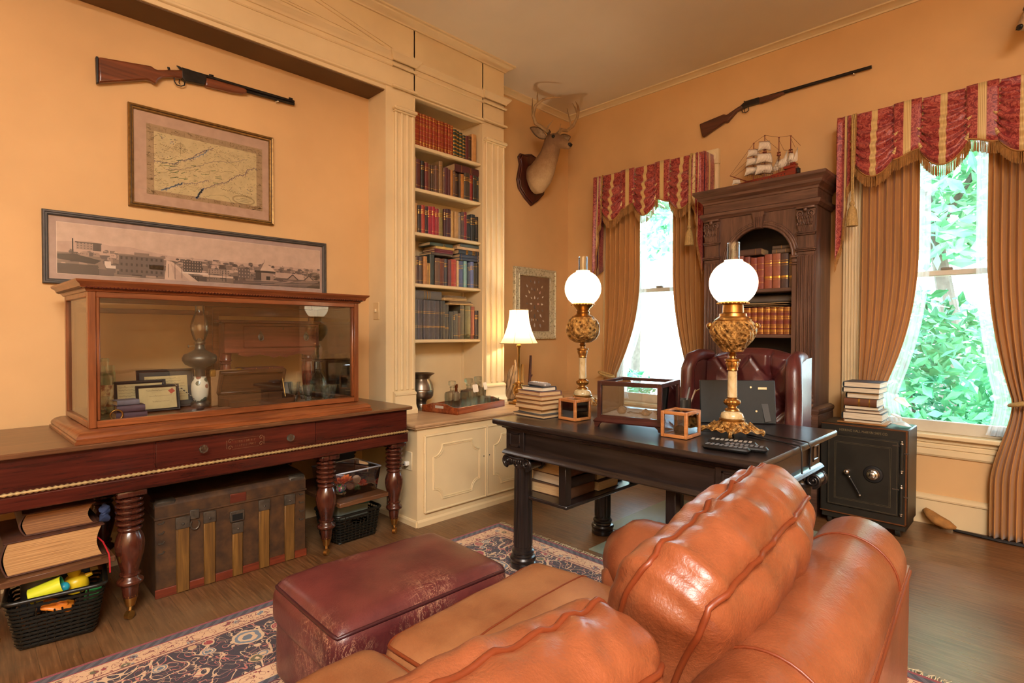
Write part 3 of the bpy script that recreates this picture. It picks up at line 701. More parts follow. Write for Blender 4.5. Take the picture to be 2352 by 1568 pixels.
def blk(u0, v0, u1, v1, m, rows=2, cols=6, wm=6):
    rect(mb, U(u0), V(v0), U(u1), V(v1), D2, m)
    for a in range(rows):
        for b in range(cols):
            x = U(u0+(u1-u0)*(b+.3)/cols); y = V(v0+(v1-v0)*(a+.35)/rows); rect(mb, x, y, x+(U(u1)-U(u0))/cols*.4, y+(V(v1)-V(v0))/rows*.42, D2+.0001, wm)
blk(.055, .50, .105, .64, 2, 3, 5, 4); rect(mb, U(.105), V(.49), U(.13), V(.64), D2, 5); rect(mb, U(.052), V(.63), U(.132), V(.65), D2+.0001, 5)
rect(mb, X0, Z0, U(.12), V(.20), D2, 5); flat(mb, [(X0, V(.28)), (U(.11), V(.22)), (U(.13), V(.30)), (U(.05), V(.40)), (X0, V(.38))], D2, 6)
flat(mb, [(U(.14), V(.30)), (U(.16), V(.30)), (U(.16), V(.22)), (U(.175), V(.22)), (U(.175), V(.16)), (U(.145), V(.16)), (U(.14), V(.24))], D2+.0002, 7)
blk(.185, .06, .335, .46, 4, 3, 9, 6); rect(mb, U(.18), V(.45), U(.337), V(.48), D2+.0001, 3); rect(mb, U(.235), V(.48), U(.285), V(.53), D2, 3); blk(.285, .20, .335, .30, 3, 1, 3, 2)
flat(mb, [(U(.338), Z0), (U(.46), Z0), (U(.365), V(.40)), (U(.345), V(.42))], D2, 0); flat(mb, [(U(.375), Z0), (U(.43), Z0), (U(.36), V(.36))], D2+.0001, 1)
blk(.405, .20, .475, .46, 5, 4, 7, 2); rect(mb, U(.40), V(.16), U(.50), V(.20), D2+.0002, 7); blk(.50, .20, .585, .30, 2, 2, 8, 4); rect(mb, U(.48), V(.12), U(.60), V(.165), D2+.0002, 0)
blk(.62, .14, .67, .38, 4, 3, 4, 2)
rect(mb, U(.695), V(.06), U(.775), V(.33), D2, 2); rect(mb, U(.695), V(.05), U(.72), V(.34), D2+.0001, 5); rect(mb, U(.69), V(.31), U(.782), V(.36), D2+.0002, 6)
flat(mb, [(U(.688), V(.36)), (U(.786), V(.36)), (U(.735), V(.58))], D2+.0003, 0); flat(mb, [(U(.688), V(.36)), (U(.715), V(.36)), (U(.735), V(.58))], D2+.0004, 3); ribbon(mb, [(U(.735), V(.56)), (U(.735), V(.63))], .0012, D2+.0003, 5)
rect(mb, U(.742), V(.14), U(.76), V(.23), D2+.0003, 6)
rect(mb, U(.785), V(.17), U(.93), V(.22), D2, 4); flat(mb, [(U(.785), V(.22)), (U(.93), V(.20)), (U(.91), V(.34)), (U(.785), V(.35))], D2+.0001, 1)
for c in (.865, .945): flat(mb, [(U(c-.028), V(.20)), (U(c+.028), V(.20)), (U(c), V(.33))], D2+.0003, 5); flat(mb, [(U(c-.022), V(.19)), (U(c+.022), V(.19)), (U(c), V(.30))], D2+.0004, 2)
flat(mb, [(U(.60), Z0), (X1, Z0), (X1, V(.20)), (U(.80), V(.12)), (U(.60), V(.08))], D2+.0005, 4)
for a, b in (((.64, .05), (.99, .16)), ((.72, .02), (.995, .12)), ((.80, .01), (.995, .08)), ((.62, .10), (.80, .13)), ((.78, .06), (.997, .22))): ribbon(mb, [(U(a[0]), V(a[1])), (U(b[0]), V(b[1]))], .0018, D2+.0007, 1)
flat(mb, [(U(.93), V(.02)), (X1, Z0), (X1, V(.20)), (U(.96), V(.10))], D2+.0006, 6)
for u, v0, v1 in ((.352, .05, .34), (.375, .02, .40), (.40, .05, .30), (.505, .03, .27), (.555, .04, .28), (.57, .1, .36), (.045, .45, .70)): ribbon(mb, [(U(u), V(v0)), (U(u), V(v1))], .0022 if u > .1 else .005, D2+.0008, 6)
mb.build('print', SEP, t, smooth=0)
mb = MB(); mb.M = FX; mb.box(-PW/2+.02, -PH/2+.02, .0075, PW/2-.02, PH/2-.02, .009); mb.build('glazing', M['picglass'], t, smooth=0)
# ---- framed pictorial map
MW, MH = .735, .530
t = thing('framed_map', 'framed hand-drawn pictorial map in pink mat and beaded gilt frame', 'map', (XN+.001, .966, 2.113), pi/2)
M['giltframe'] = mk('dull_gilt_frame', '96713a', .38, .55, var=.3, vs=60)
M['giltdark'] = mk('dark_gilt_bead', '4c3418', .45, .4, var=.3, vs=60)
f = frame_mb(MW, MH, [(0, 0), (0, .020), (.004, .026), (.008, .024), (.017, .017), (.021, .016), (.025, .010), (.025, 0)]); o = f.build('frame', M['giltframe'], t, smooth=30)
mb = MB(); mb.M = FX; n = 0
for (ax, ay, bx, by) in ((-1, -1, 1, -1), (1, -1, 1, 1), (1, 1, -1, 1), (-1, 1, -1, -1)):
    xa, ya, xb, yb = ax*(MW/2-.013), ay*(MH/2-.013), bx*(MW/2-.013), by*(MH/2-.013); L = hypot(xb-xa, yb-ya); N_ = int(L/.0055)
    pts = [(xa+(xb-xa)*k/(2*N_), ya+(yb-ya)*k/(2*N_), .021) for k in range(2*N_+1)]; mb.tube(pts, [.0034 if k % 2 else .0018 for k in range(2*N_+1)], 6)
mb.build('beading', M['giltdark'], o, smooth=60)
mb = MB(); mb.M = FX; rect(mb, -MW/2+.018, -MH/2+.018, MW/2-.018, MH/2-.018, .004); mb.build('mat_board', pmat('pink_mat', 'cda78c', .85), t, smooth=0)
MC = [pmat('map_paper', 'd9c08a', .7), pmat('map_sepia', '8a6a3c', .7), pmat('map_border', 'b4946a', .7), pmat('map_blue', '7088a0', .7), pmat('map_violet', '6c5468', .7), pmat('map_green', '70804a', .7), pmat('map_ink', '5c4628', .7), pmat('map_red', '9c5a44', .7)]
mb = MB(); mb.M = FX; r = random.Random(5); X0, X1, Z0, Z1 = -MW/2+.082, MW/2-.062, -MH/2+.078, MH/2-.082; W_, H_ = X1-X0, Z1-Z0
d = .0050; rect(mb, X0, Z0, X1, Z1, d, 2); bw = .034; rect(mb, X0+bw, Z0+bw*.7, X1-bw, Z1-bw, d+.0003, 0); D = d+.0006
def B(u, v): return (X0+bw+(W_-2*bw)*u, Z0+bw*.7+(H_-1.7*bw)*v)
for k in range(260):     # vignettes of the border
    s = r.random()*2*(W_+H_); q = r.uniform(.004, bw-.006)
    if s < W_: c = (X0+s, Z0+q*.7)
    elif s < 2*W_: c = (X0+s-W_, Z1-q)
    elif s < 2*W_+H_: c = (X0+q, Z0+s-2*W_)
    else: c = (X1-q, Z0+s-2*W_-H_)
    pts = [(min(X1, max(X0, c[0]+r.uniform(-.012, .012))), min(Z1, max(Z0, c[1]+r.uniform(-.006, .006)))) for _ in range(r.randint(2, 4))]; ribbon(mb, pts, r.choice([.0008, .0012, .002]), D, r.choice([1, 1, 1, 6]))
for k in range(20):
    for y in (Z0+.002, Z1-bw+.004): ribbon(mb, [(X0+W_*k/20, y), (X0+W_*k/20, y+bw*.62)], .001, D, 1)
for k in range(9):
    for x in (X0+.002, X1-bw+.002): ribbon(mb, [(x, Z0+H_*k/9), (x+bw-.004, Z0+H_*k/9)], .001, D, 1)
def river(pts, w, m, rough=.01, hatch=False):
    P = [B(*p) for p in pts]; Q = []
    for a, b in zip(P, P[1:]):
        for k in range(8):
            f = k/8; Q.append((a[0]+(b[0]-a[0])*f+r.gauss(0, rough*.2), a[1]+(b[1]-a[1])*f+r.gauss(0, rough*.25)))
    Q.append(P[-1]); ribbon(mb, Q, w, D+.0002, m)
    if hatch:
        for q in Q: ribbon(mb, [q, (q[0]+r.uniform(-.004, .006), q[1]-r.uniform(.004, .011))], .0016, D+.0001, m)
river([(.0, .50), (.18, .50), (.22, .57), (.34, .66), (.42, .80), (.55, .93)], .0022, 4, .01, True); river([(.30, .62), (.45, .78), (.5, .88)], .003, 3, .006, True)
river([(.10, .38), (.28, .46), (.45, .58), (.55, .70), (.68, .72), (.80, .78), (.9, .86)], .0015, 4); river([(.02, .28), (.2, .42), (.4, .46), (.6, .52), (.75, .56)], .0012, 1)
river([(.06, .02), (.18, .12), (.25, .20)], .006, 3, .01, True); river([(.25, .20), (.38, .24), (.5, .33)], .0016, 4, .006, True)
river([(.38, -.03), (.42, .08), (.45, .16)], .009, 3, .01, True); river([(.45, .16), (.58, .28), (.70, .38), (.78, .50), (.88, .56), (.90, .66), (1.0, .72)], .0024, 4, .01, True)
river([(.0, .62), (.06, .55), (.12, .56), (.2, .64)], .001, 1); river([(.47, .03), (.6, .10), (.70, .08), (.74, -.02)], .001, 6); river([(.55, .93), (.62, .80), (.75, .70), (.86, .55)], .0009, 1)
for k in range(620):
    u, v = r.random(), r.random()
    if (v < .2 and u > .5) or (v > .8 and u < .45 and r.random() < .6): continue
    a = B(u, v); ang = r.gauss(.35, .5); L = r.uniform(.003, .016)
    ribbon(mb, [(a[0]-cos(ang)*L/2, a[1]-sin(ang)*L/2), (a[0]+r.gauss(0, .002), a[1]+r.gauss(0, .002)), (a[0]+cos(ang)*L/2, a[1]+sin(ang)*L/2)], r.choice([.0006, .0009, .0013]), D, r.choice([1, 1, 1, 1, 6, 5, 7, 4]))
for k in range(26): a = B(r.uniform(.02, .6), r.uniform(.25, .6)); ribbon(mb, [a, (a[0]+r.uniform(.01, .04), a[1]+r.uniform(0, .012))], .003, D-.0001, 5)
c = B(.235, .80)      # compass rose
for rr in (.026, .020): ribbon(mb, [(c[0]+rr*cos(2*pi*k/24), c[1]+rr*sin(2*pi*k/24)) for k in range(25)], .0012, D+.0003, 1)
for k in range(8): L = .034 if k % 2 == 0 else .018; ribbon(mb, [c, (c[0]+L*cos(pi*k/4), c[1]+L*sin(pi*k/4))], .0012, D+.0003, 6)
c = B(.86, .075)      # cartouche
for a, b in ((.062, .026), (.057, .022)): ribbon(mb, [(c[0]+a*cos(2*pi*k/32), c[1]+b*sin(2*pi*k/32)) for k in range(33)], .0018, D+.0003, 1)
def script(x0, y0, x1, h, n, m=6, w=.0009, slope=0.0):      # a line of handwriting too small to read
    P = []; N_ = n*4
    for k in range(N_+1): f = k/N_; P.append((x0+(x1-x0)*f+r.gauss(0, .0006), y0+slope*f+h*.5*sin(k*pi/2+.3*sin(k))*(1.5 if k % 13 == 0 else r.uniform(.5, 1))))
    ribbon(mb, P, w, D+.0004, m)
for yy, ww in ((.009, .02), (-.001, .042), (-.010, .03)): script(c[0]-ww, c[1]+yy, c[0]+ww, .004, 9)
a = B(.62, .22); b = B(.95, .15); script(a[0], a[1], b[0], .011, 12, 6, .0012, b[1]-a[1]); a = B(.05, .80); script(a[0], a[1], a[0]+.075, .009, 8, 1, .001, -.012); a = B(.62, .90); script(a[0], a[1], a[0]+.10, .008, 8, 1, .001, -.02)
for u0, v0 in ((.07, .93), (.17, .90), (.92, .25)):
    for k in range(14): a = B(u0+r.uniform(-.03, .03), v0+r.uniform(-.04, .04)); ribbon(mb, [a, (a[0]+r.uniform(-.008, .008), a[1]+r.uniform(-.005, .005))], .002, D, r.choice([5, 6, 3, 7]))
mb.build('print', MC, t, smooth=0)
mb = MB(); mb.M = FX; mb.box(-MW/2+.02, -MH/2+.02, .0078, MW/2-.02, MH/2-.02, .009); mb.build('glazing', M['picglass'], t, smooth=0)
# ---- guns
M['stock'] = wood('walnut_stock', '4a2313', '8a4a2a', 'x', .28, 12, .03, .5); M['stock2'] = wood('old_walnut', '35190f', '6b3a24', 'x', .4, 16, .05, .2)
M['gunmetal'] = mk('blued_steel', '34312f', .38, .75, var=.25, vs=30); M['peg'] = mk('white_peg', 'd8cdb8', .5, var=0)
def gun(name, label, loc, rz, stock, recv, fore, barrel, guard, hammers, peg, butt, sm, thick=.034, bands=()):
    t = thing(name, label, 'gun', loc, rz)
    def part(n, P, mat, th, off=.008, b=.006):
        mb = MB(); mb.prism(P, -off-th, -off, 'y'); o = mb.build(n, mat, t, smooth=60)
        md = o.modifiers.new('round', 'BEVEL'); md.width = b; md.segments = 3; md.limit_method = 'ANGLE'; md.angle_limit = R(35)
        return o
    part('stock', stock, sm, thick, .006, .010); part('receiver', recv, M['gunmetal'], thick-.002, .006, .004); part('forearm', fore, sm, thick-.002, .006, .009)
    if butt: part('butt_plate', butt, M['black'], thick-.004, .008, .002)
    mb = MB()
    for (p, q, r0, r1) in barrel: mb.cyl((p[0], -.022, p[1]), (q[0], -.022, q[1]), r0, r1, 16)
    for (x, z) in bands: mb.box(x-.012, -.026, z, x+.012, -.018, z+.010, .002)
    mb.build('barrel', M['gunmetal'], t, smooth=50)
    mb = MB(); mb.tube([(x, -.022, z) for x, z in guard], .0032, 8); c = guard[len(guard)//2]; mb.tube([(c[0]-.006, -.022, guard[0][1]), (c[0]-.010, -.022, c[1]+.016), (c[0]-.004, -.022, c[1]+.008)], .0025, 6); mb.build('trigger_guard', M['gunmetal'], t, smooth=60)
    for h in hammers: part('hammer', h, M['gunmetal'], .010, .018, .002)
    MB().cyl((peg[0], 0, peg[1]), (peg[0], -.035, peg[1]-.004), .005, .004, 10).build('wall_peg', M['peg'], t)
    return t
yc, zc = .966, 2.59
def rel(P, a=yc, b=zc): return [(x-a, z-b) for x, z in P]
stock = rel([(.4756,2.5565),(.6988,2.5885),(.7216,2.577),(.7896,2.5997),(.846,2.618),(.846,2.571),(.8002,2.5638),(.7572,2.5496),(.7338,2.5288),(.719,2.4987),(.6983,2.5099),(.6778,2.5104),(.4753,2.4272)])
gun('shotgun', 'shotgun with reddish walnut stock and exposed hammer above the framed map', (XN, yc, zc), pi/2, stock[::-1],
    rel([(.8378,2.63),(.869,2.6307),(.9629,2.6275),(.9627,2.5986),(.9532,2.5725),(.8574,2.5617),(.8419,2.5716)])[::-1],
    rel([(.9555,2.6140),(.9864,2.6167),(1.1639,2.6213),(1.1783,2.6151),(1.1766,2.5931),(1.1534,2.5848),(1.0929,2.5751),(.9555,2.5655)])[::-1],
    [((.866-yc, 2.6245-zc), (1.461-yc, 2.6335-zc), .0095, .0085), ((.955-yc, 2.6045-zc), (1.461-yc, 2.619-zc), .0085, .0085)],
    rel([(.8067,2.567),(.8088,2.5459),(.8196,2.5321),(.8394,2.532),(.855,2.541),(.8596,2.568)]),
    [rel([(.8172,2.6354),(.8356,2.6348),(.8488,2.6189),(.8377,2.6151)])[::-1], rel([(.7738,2.613),(.7854,2.614),(.7896,2.5997),(.7789,2.597)])[::-1]], (1.3566-yc, 2.606-zc),
    rel([(.4660,2.5548),(.4765,2.5562),(.4765,2.4285),(.4690,2.4261)])[::-1], M['stock'], bands=((1.44-yc, 2.642-zc), (.99-yc, 2.635-zc)))
xc, zc2 = -1.49, 2.94
def rel2(P): return [(x-xc, z-zc2) for x, z in P]
gun('shotgun', 'long single-barrel shotgun hung over the ship model, barrel rising towards the curtains', (xc, YW, zc2), 0.0,
    rel2([(-2.0898,2.9109),(-1.8854,2.9369),(-1.866,2.9234),(-1.7844,2.9563),(-1.7413,2.9685),(-1.7300,2.9380),(-1.7841,2.9285),(-1.8213,2.8955),(-1.859,2.862),(-1.8783,2.8703),(-2.0628,2.795),(-2.0769,2.8491)])[::-1],
    rel2([(-1.7596,2.9615),(-1.717,2.9877),(-1.6154,2.9889),(-1.612,2.9459),(-1.7045,2.9456),(-1.7471,2.9364)])[::-1],
    rel2([(-1.6145,2.9880),(-1.4442,2.9783),(-1.4302,2.9624),(-1.5225,2.9462),(-1.6145,2.9391)])[::-1],
    [((-1.62-xc, 2.977-zc2), (-.8895-xc, 2.9745-zc2), .013, .0105)],
    rel2([(-1.7502,2.9424),(-1.7438,2.914),(-1.7192,2.9041),(-1.6951,2.9155),(-1.6984,2.9428)]),
    [rel2([(-1.735,2.998),(-1.726,2.996),(-1.716,2.984),(-1.728,2.978)])[::-1]], (-.9906-xc, 2.962-zc2), None, M['stock2'])
# ---- mounted arrowheads in a carved frame
AW, AH = .575, .665
t = thing('framed_arrowheads', 'carved silvery gilt frame of stone arrowheads arranged on brown backing', 'picture', (XR+.001, 3.800, 1.468), pi/2)
N = NT('carved_silver_gilt'); vc = N.coord('Object', (1,1,1)); h = N.math('ADD', N.voro(vc, 55), N.noise(vc, 60, 4)); N.col(N.ramp(h, [(.4, lin('6e6448')), (.75, lin('b9b08c')), (1, lin('d8d2b4'))])); N.set(Roughness=.42, Metallic=.35); N.bump(h, .9, .006); M['silvergilt'] = N.m
frame_mb(AW, AH, [(0, 0), (0, .026), (.005, .034), (.014, .034), (.020, .026), (.060, .020), (.066, .024), (.072, .024), (.076, .012), (.076, 0)]).build('frame', M['silvergilt'], t, smooth=30)
mb = MB(); mb.M = FX; rect(mb, -AW/2+.07, -AH/2+.07, AW/2-.07, AH/2-.07, .006); mb.build('backing', pmat('brown_felt', '7d5f46', .95), t, smooth=0)
SM = [mk('flint_%d' % i, c, .5, var=.25, vs=60) for i, c in enumerate(['d8cfc4', 'a8a2a0', '7a6a5c', 'c89c8c', 'cbb89a', '5c5048'])]
r = random.Random(3); spots = []
for k in range(5): spots.append((0, (.205, .135, .06, -.03, -.20)[k], (.030, .026, .03, .04, .038)[k], 90))
spots.append((0, -.115, .042, 90))
for sx in (-1, 1):
    for (x, y, L, a) in ((.055, .20, .026, 70), (.105, .155, .030, 55), (.04, .13, .024, 75), (.075, .10, .032, 55), (.115, .06, .026, 30), (.045, .045, .022, 40), (.05, -.01, .030, 5), (.105, -.01, .028, 0), (.045, -.075, .024, -40), (.11, -.07, .028, -40), (.085, -.12, .034, -50), (.04, -.16, .026, -70), (.125, -.17, .026, -35), (.08, -.215, .036, -65), (.02, -.16, .020, -85)):
        spots.append((sx*x, y+.01, L, a if sx > 0 else 180-a))
for i, (x, y, L, a) in enumerate(spots):
    mb = MB(); mb.M = FX @ Matrix.Translation((x, y, .0068)) @ Matrix.Rotation(R(a), 4, 'Z'); w = L*r.uniform(.26, .36)
    o = [(-L*.5, -w*.35), (-L*.36, -w*.35), (-L*.30, -w), (L*.1, -w*.85), (L*.62, 0), (L*.1, w*.85), (-L*.30, w), (-L*.36, w*.35), (-L*.5, w*.35)]
    mb.add([(p[0], p[1], 0) for p in o]+[(-L*.05, 0, .005)], [(k, (k+1) % 9, 9) for k in range(9)]+[tuple(reversed(range(9)))])
    mb.build('arrowhead', SM[r.choice([0, 0, 1, 1, 2, 3, 4, 5])], t, smooth=0)
# ================================================================ long piano-legged table, display case and what stands in and under them
TR = radians_t = R(2.24)
TO = (-2.63, .08)
def tw(x, y, z=0.0):      # a point given along the table (x from its front edge, y along its length)
    return (TO[0]+x*cos(TR)-y*sin(TR), TO[1]+x*sin(TR)+y*cos(TR), z)
M['mahog'] = wood('dark_mahogany', '2a0f0b', '5c2418', 'y', .26, 12, .05, .35)
M['mahogtop'] = wood('worn_mahogany_top', '43281a', '7d5434', 'y', .3, 9, .05, .2)
M['mahogleg'] = wood('mahogany_leg', '2c120c', '5a2b1c', 'z', .24, 12, .04, .5)
M['bead'] = mk('worn_gilt_bead', 'b59a68', .45, .35, var=.35, vs=60)
t = thing('console_table', 'long mahogany table with turned legs and beaded apron carrying the glass case', 'table', tw(0, 0), TR)
mb = MB(); mb.box(-.69, -.16, .740, 0, 1.795, .760, .004); mb.build('tabletop', M['mahogtop'], t)
mb = MB(); mb.box(-.66, -.14, .545, -.026, 1.772, .741, .003); mb.box(-.664, -.145, .545, -.018, 1.777, .602, .005); mb.box(-.03, 1.195, .622, -.0225, 1.199, .739); mb.box(-.03, .474, .622, -.0225, .478, .739)
mb.build('apron', M['mahog'], t)
mb = MB(); L = 1.915; n = 108; mb.tube([(-.020, -.14+L*k/(2*n), .611) for k in range(2*n+1)], [.0085 if k % 2 else .0042 for k in range(2*n+1)], 8); mb.build('bead_moulding', M['bead'], t, smooth=60)
mb = MB(); mb.box(-.05, .480, .624, -.0215, 1.193, .737, .002); dr = mb.build('drawer', M['mahog'], t)
M['plaque'] = mk('faded_gilt', '6e4a2c', .5, .3, var=.3, vs=80)
mb = MB()      # faint rubbed lettering plate with scrolled ends
for y0, y1, z0, z1 in ((.785, .905, .701, .7025), (.785, .905, .655, .6565)): mb.box(-.0214, y0, z0, -.0209, y1, z1)
for cy in (.775, .915):
    for cz in (.664, .694): mb.tube([(-.0212, cy+.010*cos(a*.5)*(1-a/16), cz+.012*sin(a*.5)*(1-a/16)) for a in range(14)], .0016, 5)
    mb.tube([(-.0212, cy+(.014 if cy > .8 else -.014), .68+.02*sin(a)) for a in (-1.2, -.6, 0, .6, 1.2)], .0016, 5)
rr = random.Random(2)
for zz in (.688, .670):
    y = .800
    while y < .892:
        w = rr.uniform(.003, .006); mb.box(-.0213, y, zz-.005, -.0210, y+.0012, zz+.005); mb.box(-.0213, y, zz+rr.uniform(-.004, .004), -.0210, y+w, zz+rr.uniform(.0045, .0055)) if rr.random() < .5 else None; y += w+.003
mb.build('name_plate', M['plaque'], dr, smooth=0)
for y, z in ((.655, .682), (1.048, .677)):
    mb = MB(); mb.M = Matrix.Translation((-.0215, y, z)) @ Matrix.Rotation(R(90), 4, 'Y')
    mb.lathe([(.007, 0), (.007, .012), (.010, .016), (.017, .020), (.0195, .028), (.017, .036), (.010, .040), (0, .041)], 8)
    o = mb.build('glass_knob', M['crystal'], dr, smooth=20)
LEG = [(.040, .545), (.040, .520), (.034, .517)]
for k in range(5):
    z = .512-k*.0245; LEG += [(.036, z), (.050, z-.006), (.0515, z-.011), (.048, z-.017), (.036, z-.022)]
LEG += [(.034, .388), (.044, .384), (.046, .378), (.042, .371), (.038, .367), (.046, .350), (.0525, .325), (.054, .305), (.050, .275), (.041, .235), (.033, .205), (.0315, .195), (.038, .192), (.039, .185), (.033, .181), (.034, .174), (.046, .165), (.049, .156), (.046, .148), (.034, .142), (.031, .128), (.027, .090), (.024, .085)]
for (x, y) in ((-.085, -.06), (-.085, .40), (-.085, 1.285), (-.085, 1.722), (-.60, -.06), (-.60, .40), (-.60, 1.285), (-.60, 1.722)):
    mb = MB(); mb.lathe(LEG[::-1], 20, (x, y, 0)); mb.box(x-.052, y-.052, .518, x+.052, y+.052, .546, .003)
    lg = mb.build('leg', M['mahogleg'], t, smooth=50)
    mb = MB(); mb.lathe([(.017, .052), (.019, .062), (.026, .085), (.028, .098), (0, .099)], 14, (x, y, 0)); mb.cyl((x, y, .055), (x+.012, y-.006, .034), .008, .007, 8)
    mb.cyl((x+.006, y-.012, .0185), (x+.022, y-.002, .0185), .018, n=14); mb.build('caster', M['brass'], lg, smooth=40)
# two low side shelves on cleats between the end pairs of legs
for nm, y0, y1, z, lab in (('low_shelf', .003, .338, .290, 'narrow wooden under-shelf carrying the two huge old books'), ('low_shelf', 1.350, 1.655, .267, 'narrow wooden under-shelf carrying the clear toy box')):
    mb = MB(); mb.box(-.66, y0-.005, z-.026, -.050, y1+.005, z-.002, .003); mb.box(-.61, y0, z-.06, -.575, y1, z-.027, .002)
    for yy in (y0+.012, y1-.034):
        for xx in (-.6,): mb.box(xx, yy, .0005, xx+.022, yy+.022, z-.03)
    tag(mb.build(nm, M['mahogtop'], loc=tw(0, 0), rot=(0, 0, TR)), lab, 'shelf')

# ---------------------------------------------------------------- glass display case
M['oak'] = wood('case_oak', '57270f', '9a5a30', 'y', .3, 11, .05, .3); M['oakz'] = wood('case_oak_post', '57270f', '9a5a30', 'z', .3, 11, .05, .3)
CY0_, CY1_ = .218, 1.500
BX = -.0065; FXx = -.062; BK = -.575; Z0_, Z1_ = .7606, 1.402
t = thing('display_case', 'antique oak counter display case with glass sides on the long table', 'display case', tw(0, 0), TR)
ya, yb = CY0_+.045, CY1_-.030        # frame faces
mb = MB(); P = [(BK-.0, yb), (FXx, yb), (FXx, ya), (BK, ya)]
P = [(BK, ya), (FXx, ya), (FXx, yb), (BK, yb)]
mb.mould([(-.03, Z0_), (.052, Z0_), (.052, .772), (.046, .775), (.048, .782), (.045, .790), (.034, .802), (.014, .810), (-.03, .812)], P, closed=True)
mb.box(BK+.02, ya+.02, .800, FXx-.02, yb-.02, .812)
mb.build('base', M['oak'], t, smooth=35)
for (x, y) in ((FXx, ya), (FXx, yb), (BK, ya), (BK, yb)):
    mb = MB()
    sx = -1 if x == FXx else 1; sy = 1 if y == ya else -1
    mb.box(x, y, .812, x+sx*.030, y+sy*.026, 1.362, .002); mb.box(x+sx*.003, y+sy*.026, .840, x+sx*.028, y+sy*.040, 1.338, .004)
    mb.build('corner_post', M['oakz'], t)
mb = MB()
for x in (FXx-.028, BK): mb.box(x, ya+.026, .812, x+.028, yb-.026, .840, .003); mb.box(x, ya+.026, 1.334, x+.028, yb-.026, 1.362, .003)
for y in (ya, yb-.026): mb.box(BK+.03, y, .812, FXx-.03, y+.026, .838, .003); mb.box(BK+.03, y, 1.336, FXx-.03, y+.026, 1.362, .003)
mb.box(BK, .846, .84, BK+.022, .892, 1.335, .003); mb.box(BK+.022, .88, 1.285, BK+.034, 1.455, 1.333, .003); mb.box(BK+.022, .88, .84, BK+.034, .91, 1.30, .003); mb.box(BK+.022, 1.425, .84, BK+.034, 1.455, 1.30, .003); mb.box(BK+.022, .30, 1.285, BK+.03, .86, 1.31, .003)
mb.build('rails', M['oak'], t)
mb = MB(); mb.mould([(0, 1.356), (.006, 1.358), (.010, 1.366), (.016, 1.369), (.026, 1.372), (.030, 1.384), (.042, 1.394), (.044, 1.402), (0, 1.402)], P, closed=True, caps=False)
mb.box(BK-.001, ya-.001, 1.380, BK+.03, yb+.001, 1.4015); mb.box(FXx-.03, ya-.001, 1.380, FXx+.001, yb+.001, 1.4015); mb.box(BK+.029, ya-.001, 1.380, FXx-.029, ya+.026, 1.4015); mb.box(BK+.029, yb-.026, 1.380, FXx-.029, yb+.001, 1.4015)
co = mb.build('cornice', M['oak'], t, smooth=35)
mb = MB(); n = 96; mb.tube([(FXx+.021, ya-.015+(yb-ya+.03)*k/(2*n), 1.3745) for k in range(2*n+1)], [.0075 if k % 2 else .004 for k in range(2*n+1)], 8)
n = 40; mb.tube([(BK+(FXx-BK+.015)*k/(2*n), ya-.021, 1.3745) for k in range(2*n+1)], [.0075 if k % 2 else .004 for k in range(2*n+1)], 8); mb.build('beading', M['mahog'], co, smooth=60)
mb = MB(); mb.box(FXx-.016, ya+.03, .832, FXx-.012, yb-.03, 1.342); mb.build('front_pane', M['glass'], t, smooth=0)
for y in (ya+.010, yb-.014): mb = MB(); mb.box(BK+.03, y, .832, FXx-.03, y+.004, 1.342); mb.build('side_pane', M['glass'], t, smooth=0)
mb = MB(); mb.box(BK+.028, ya+.025, 1.392, FXx-.028, yb-.025, 1.396); mb.build('top_pane', M['glass'], t, smooth=0)
CF = .8126     # the case floor
# ---- contents of the case
def bottle(name, label, p, prof, mat, n=24, z=CF):
    mb = MB(); mb.lathe(prof, n); o = mb.build(name, mat, loc=tw(*p, z), smooth=50); return tag(o, label, 'bottle')
M['bottleglass'] = solid_glass('pale_bottle_glass', (.9, .96, .93, 1), .02, 1.45, .6); M['greenglass'] = solid_glass('sea_green_glass', (.78, .9, .84, 1), .03, 1.45, .6)
BPR = [(.001, .002), (.028, 0), (.031, .004), (.032, .17), (.029, .182), (.017, .200), (.0135, .212), (.013, .245), (.016, .248), (.0165, .262), (.0125, .265), (.0125, .25)]
b = bottle('bottle', 'clear old bottle with faded pictorial label at the near end of the case', (-.40, .379), BPR, M['bottleglass'])
mb = MB(); mb.grid(lambda u, v: (.0325*cos(-2.1+u*3.6), .0325*sin(-2.1+u*3.6), .045+v*.10), 16, 2)
N = NT('faded_label'); N.col(N.ramp(N.noise(N.coord('Object'), 30, 4), [(.40, lin('9a6440')), (.52, lin('d8b880')), (.7, lin('e4d2a8'))])); N.set(Roughness=.7); mb.build('paper_label', N.m, b)
bottle('glass_jar', 'tall greenish glass tube jar behind the labelled bottle', (-.49, .412), [(.001, .002), (.022, 0), (.024, .004), (.024, .19), (.022, .195), (.020, .225), (.018, .226)], M['greenglass'])
bottle('bottle', 'second clear bottle half hidden behind the near case post', (-.47, .352), [(r_*.95, z_*.97) for r_, z_ in BPR], M['bottleglass'])
bottle('glass_candlestick', 'short ringed glass candlestick at the near front corner of the case', (-.30, .352), [(.001, .001), (.026, 0), (.028, .006), (.014, .014), (.009, .026), (.014, .034), (.009, .042), (.014, .050), (.010, .06), (.017, .075), (.024, .085), (.024, .1), (.017, .1)], M['crystal'])
tag(MB().tube([(.0, .022*cos(a*.3), .023+.022*sin(a*.3)) for a in range(21)], .004, 8, closed=True).build('brass_ring', M['brass'], loc=tw(-.235, .388, CF), smooth=60), 'small brass ring standing beside the three little books', 'ring')
zb = CF
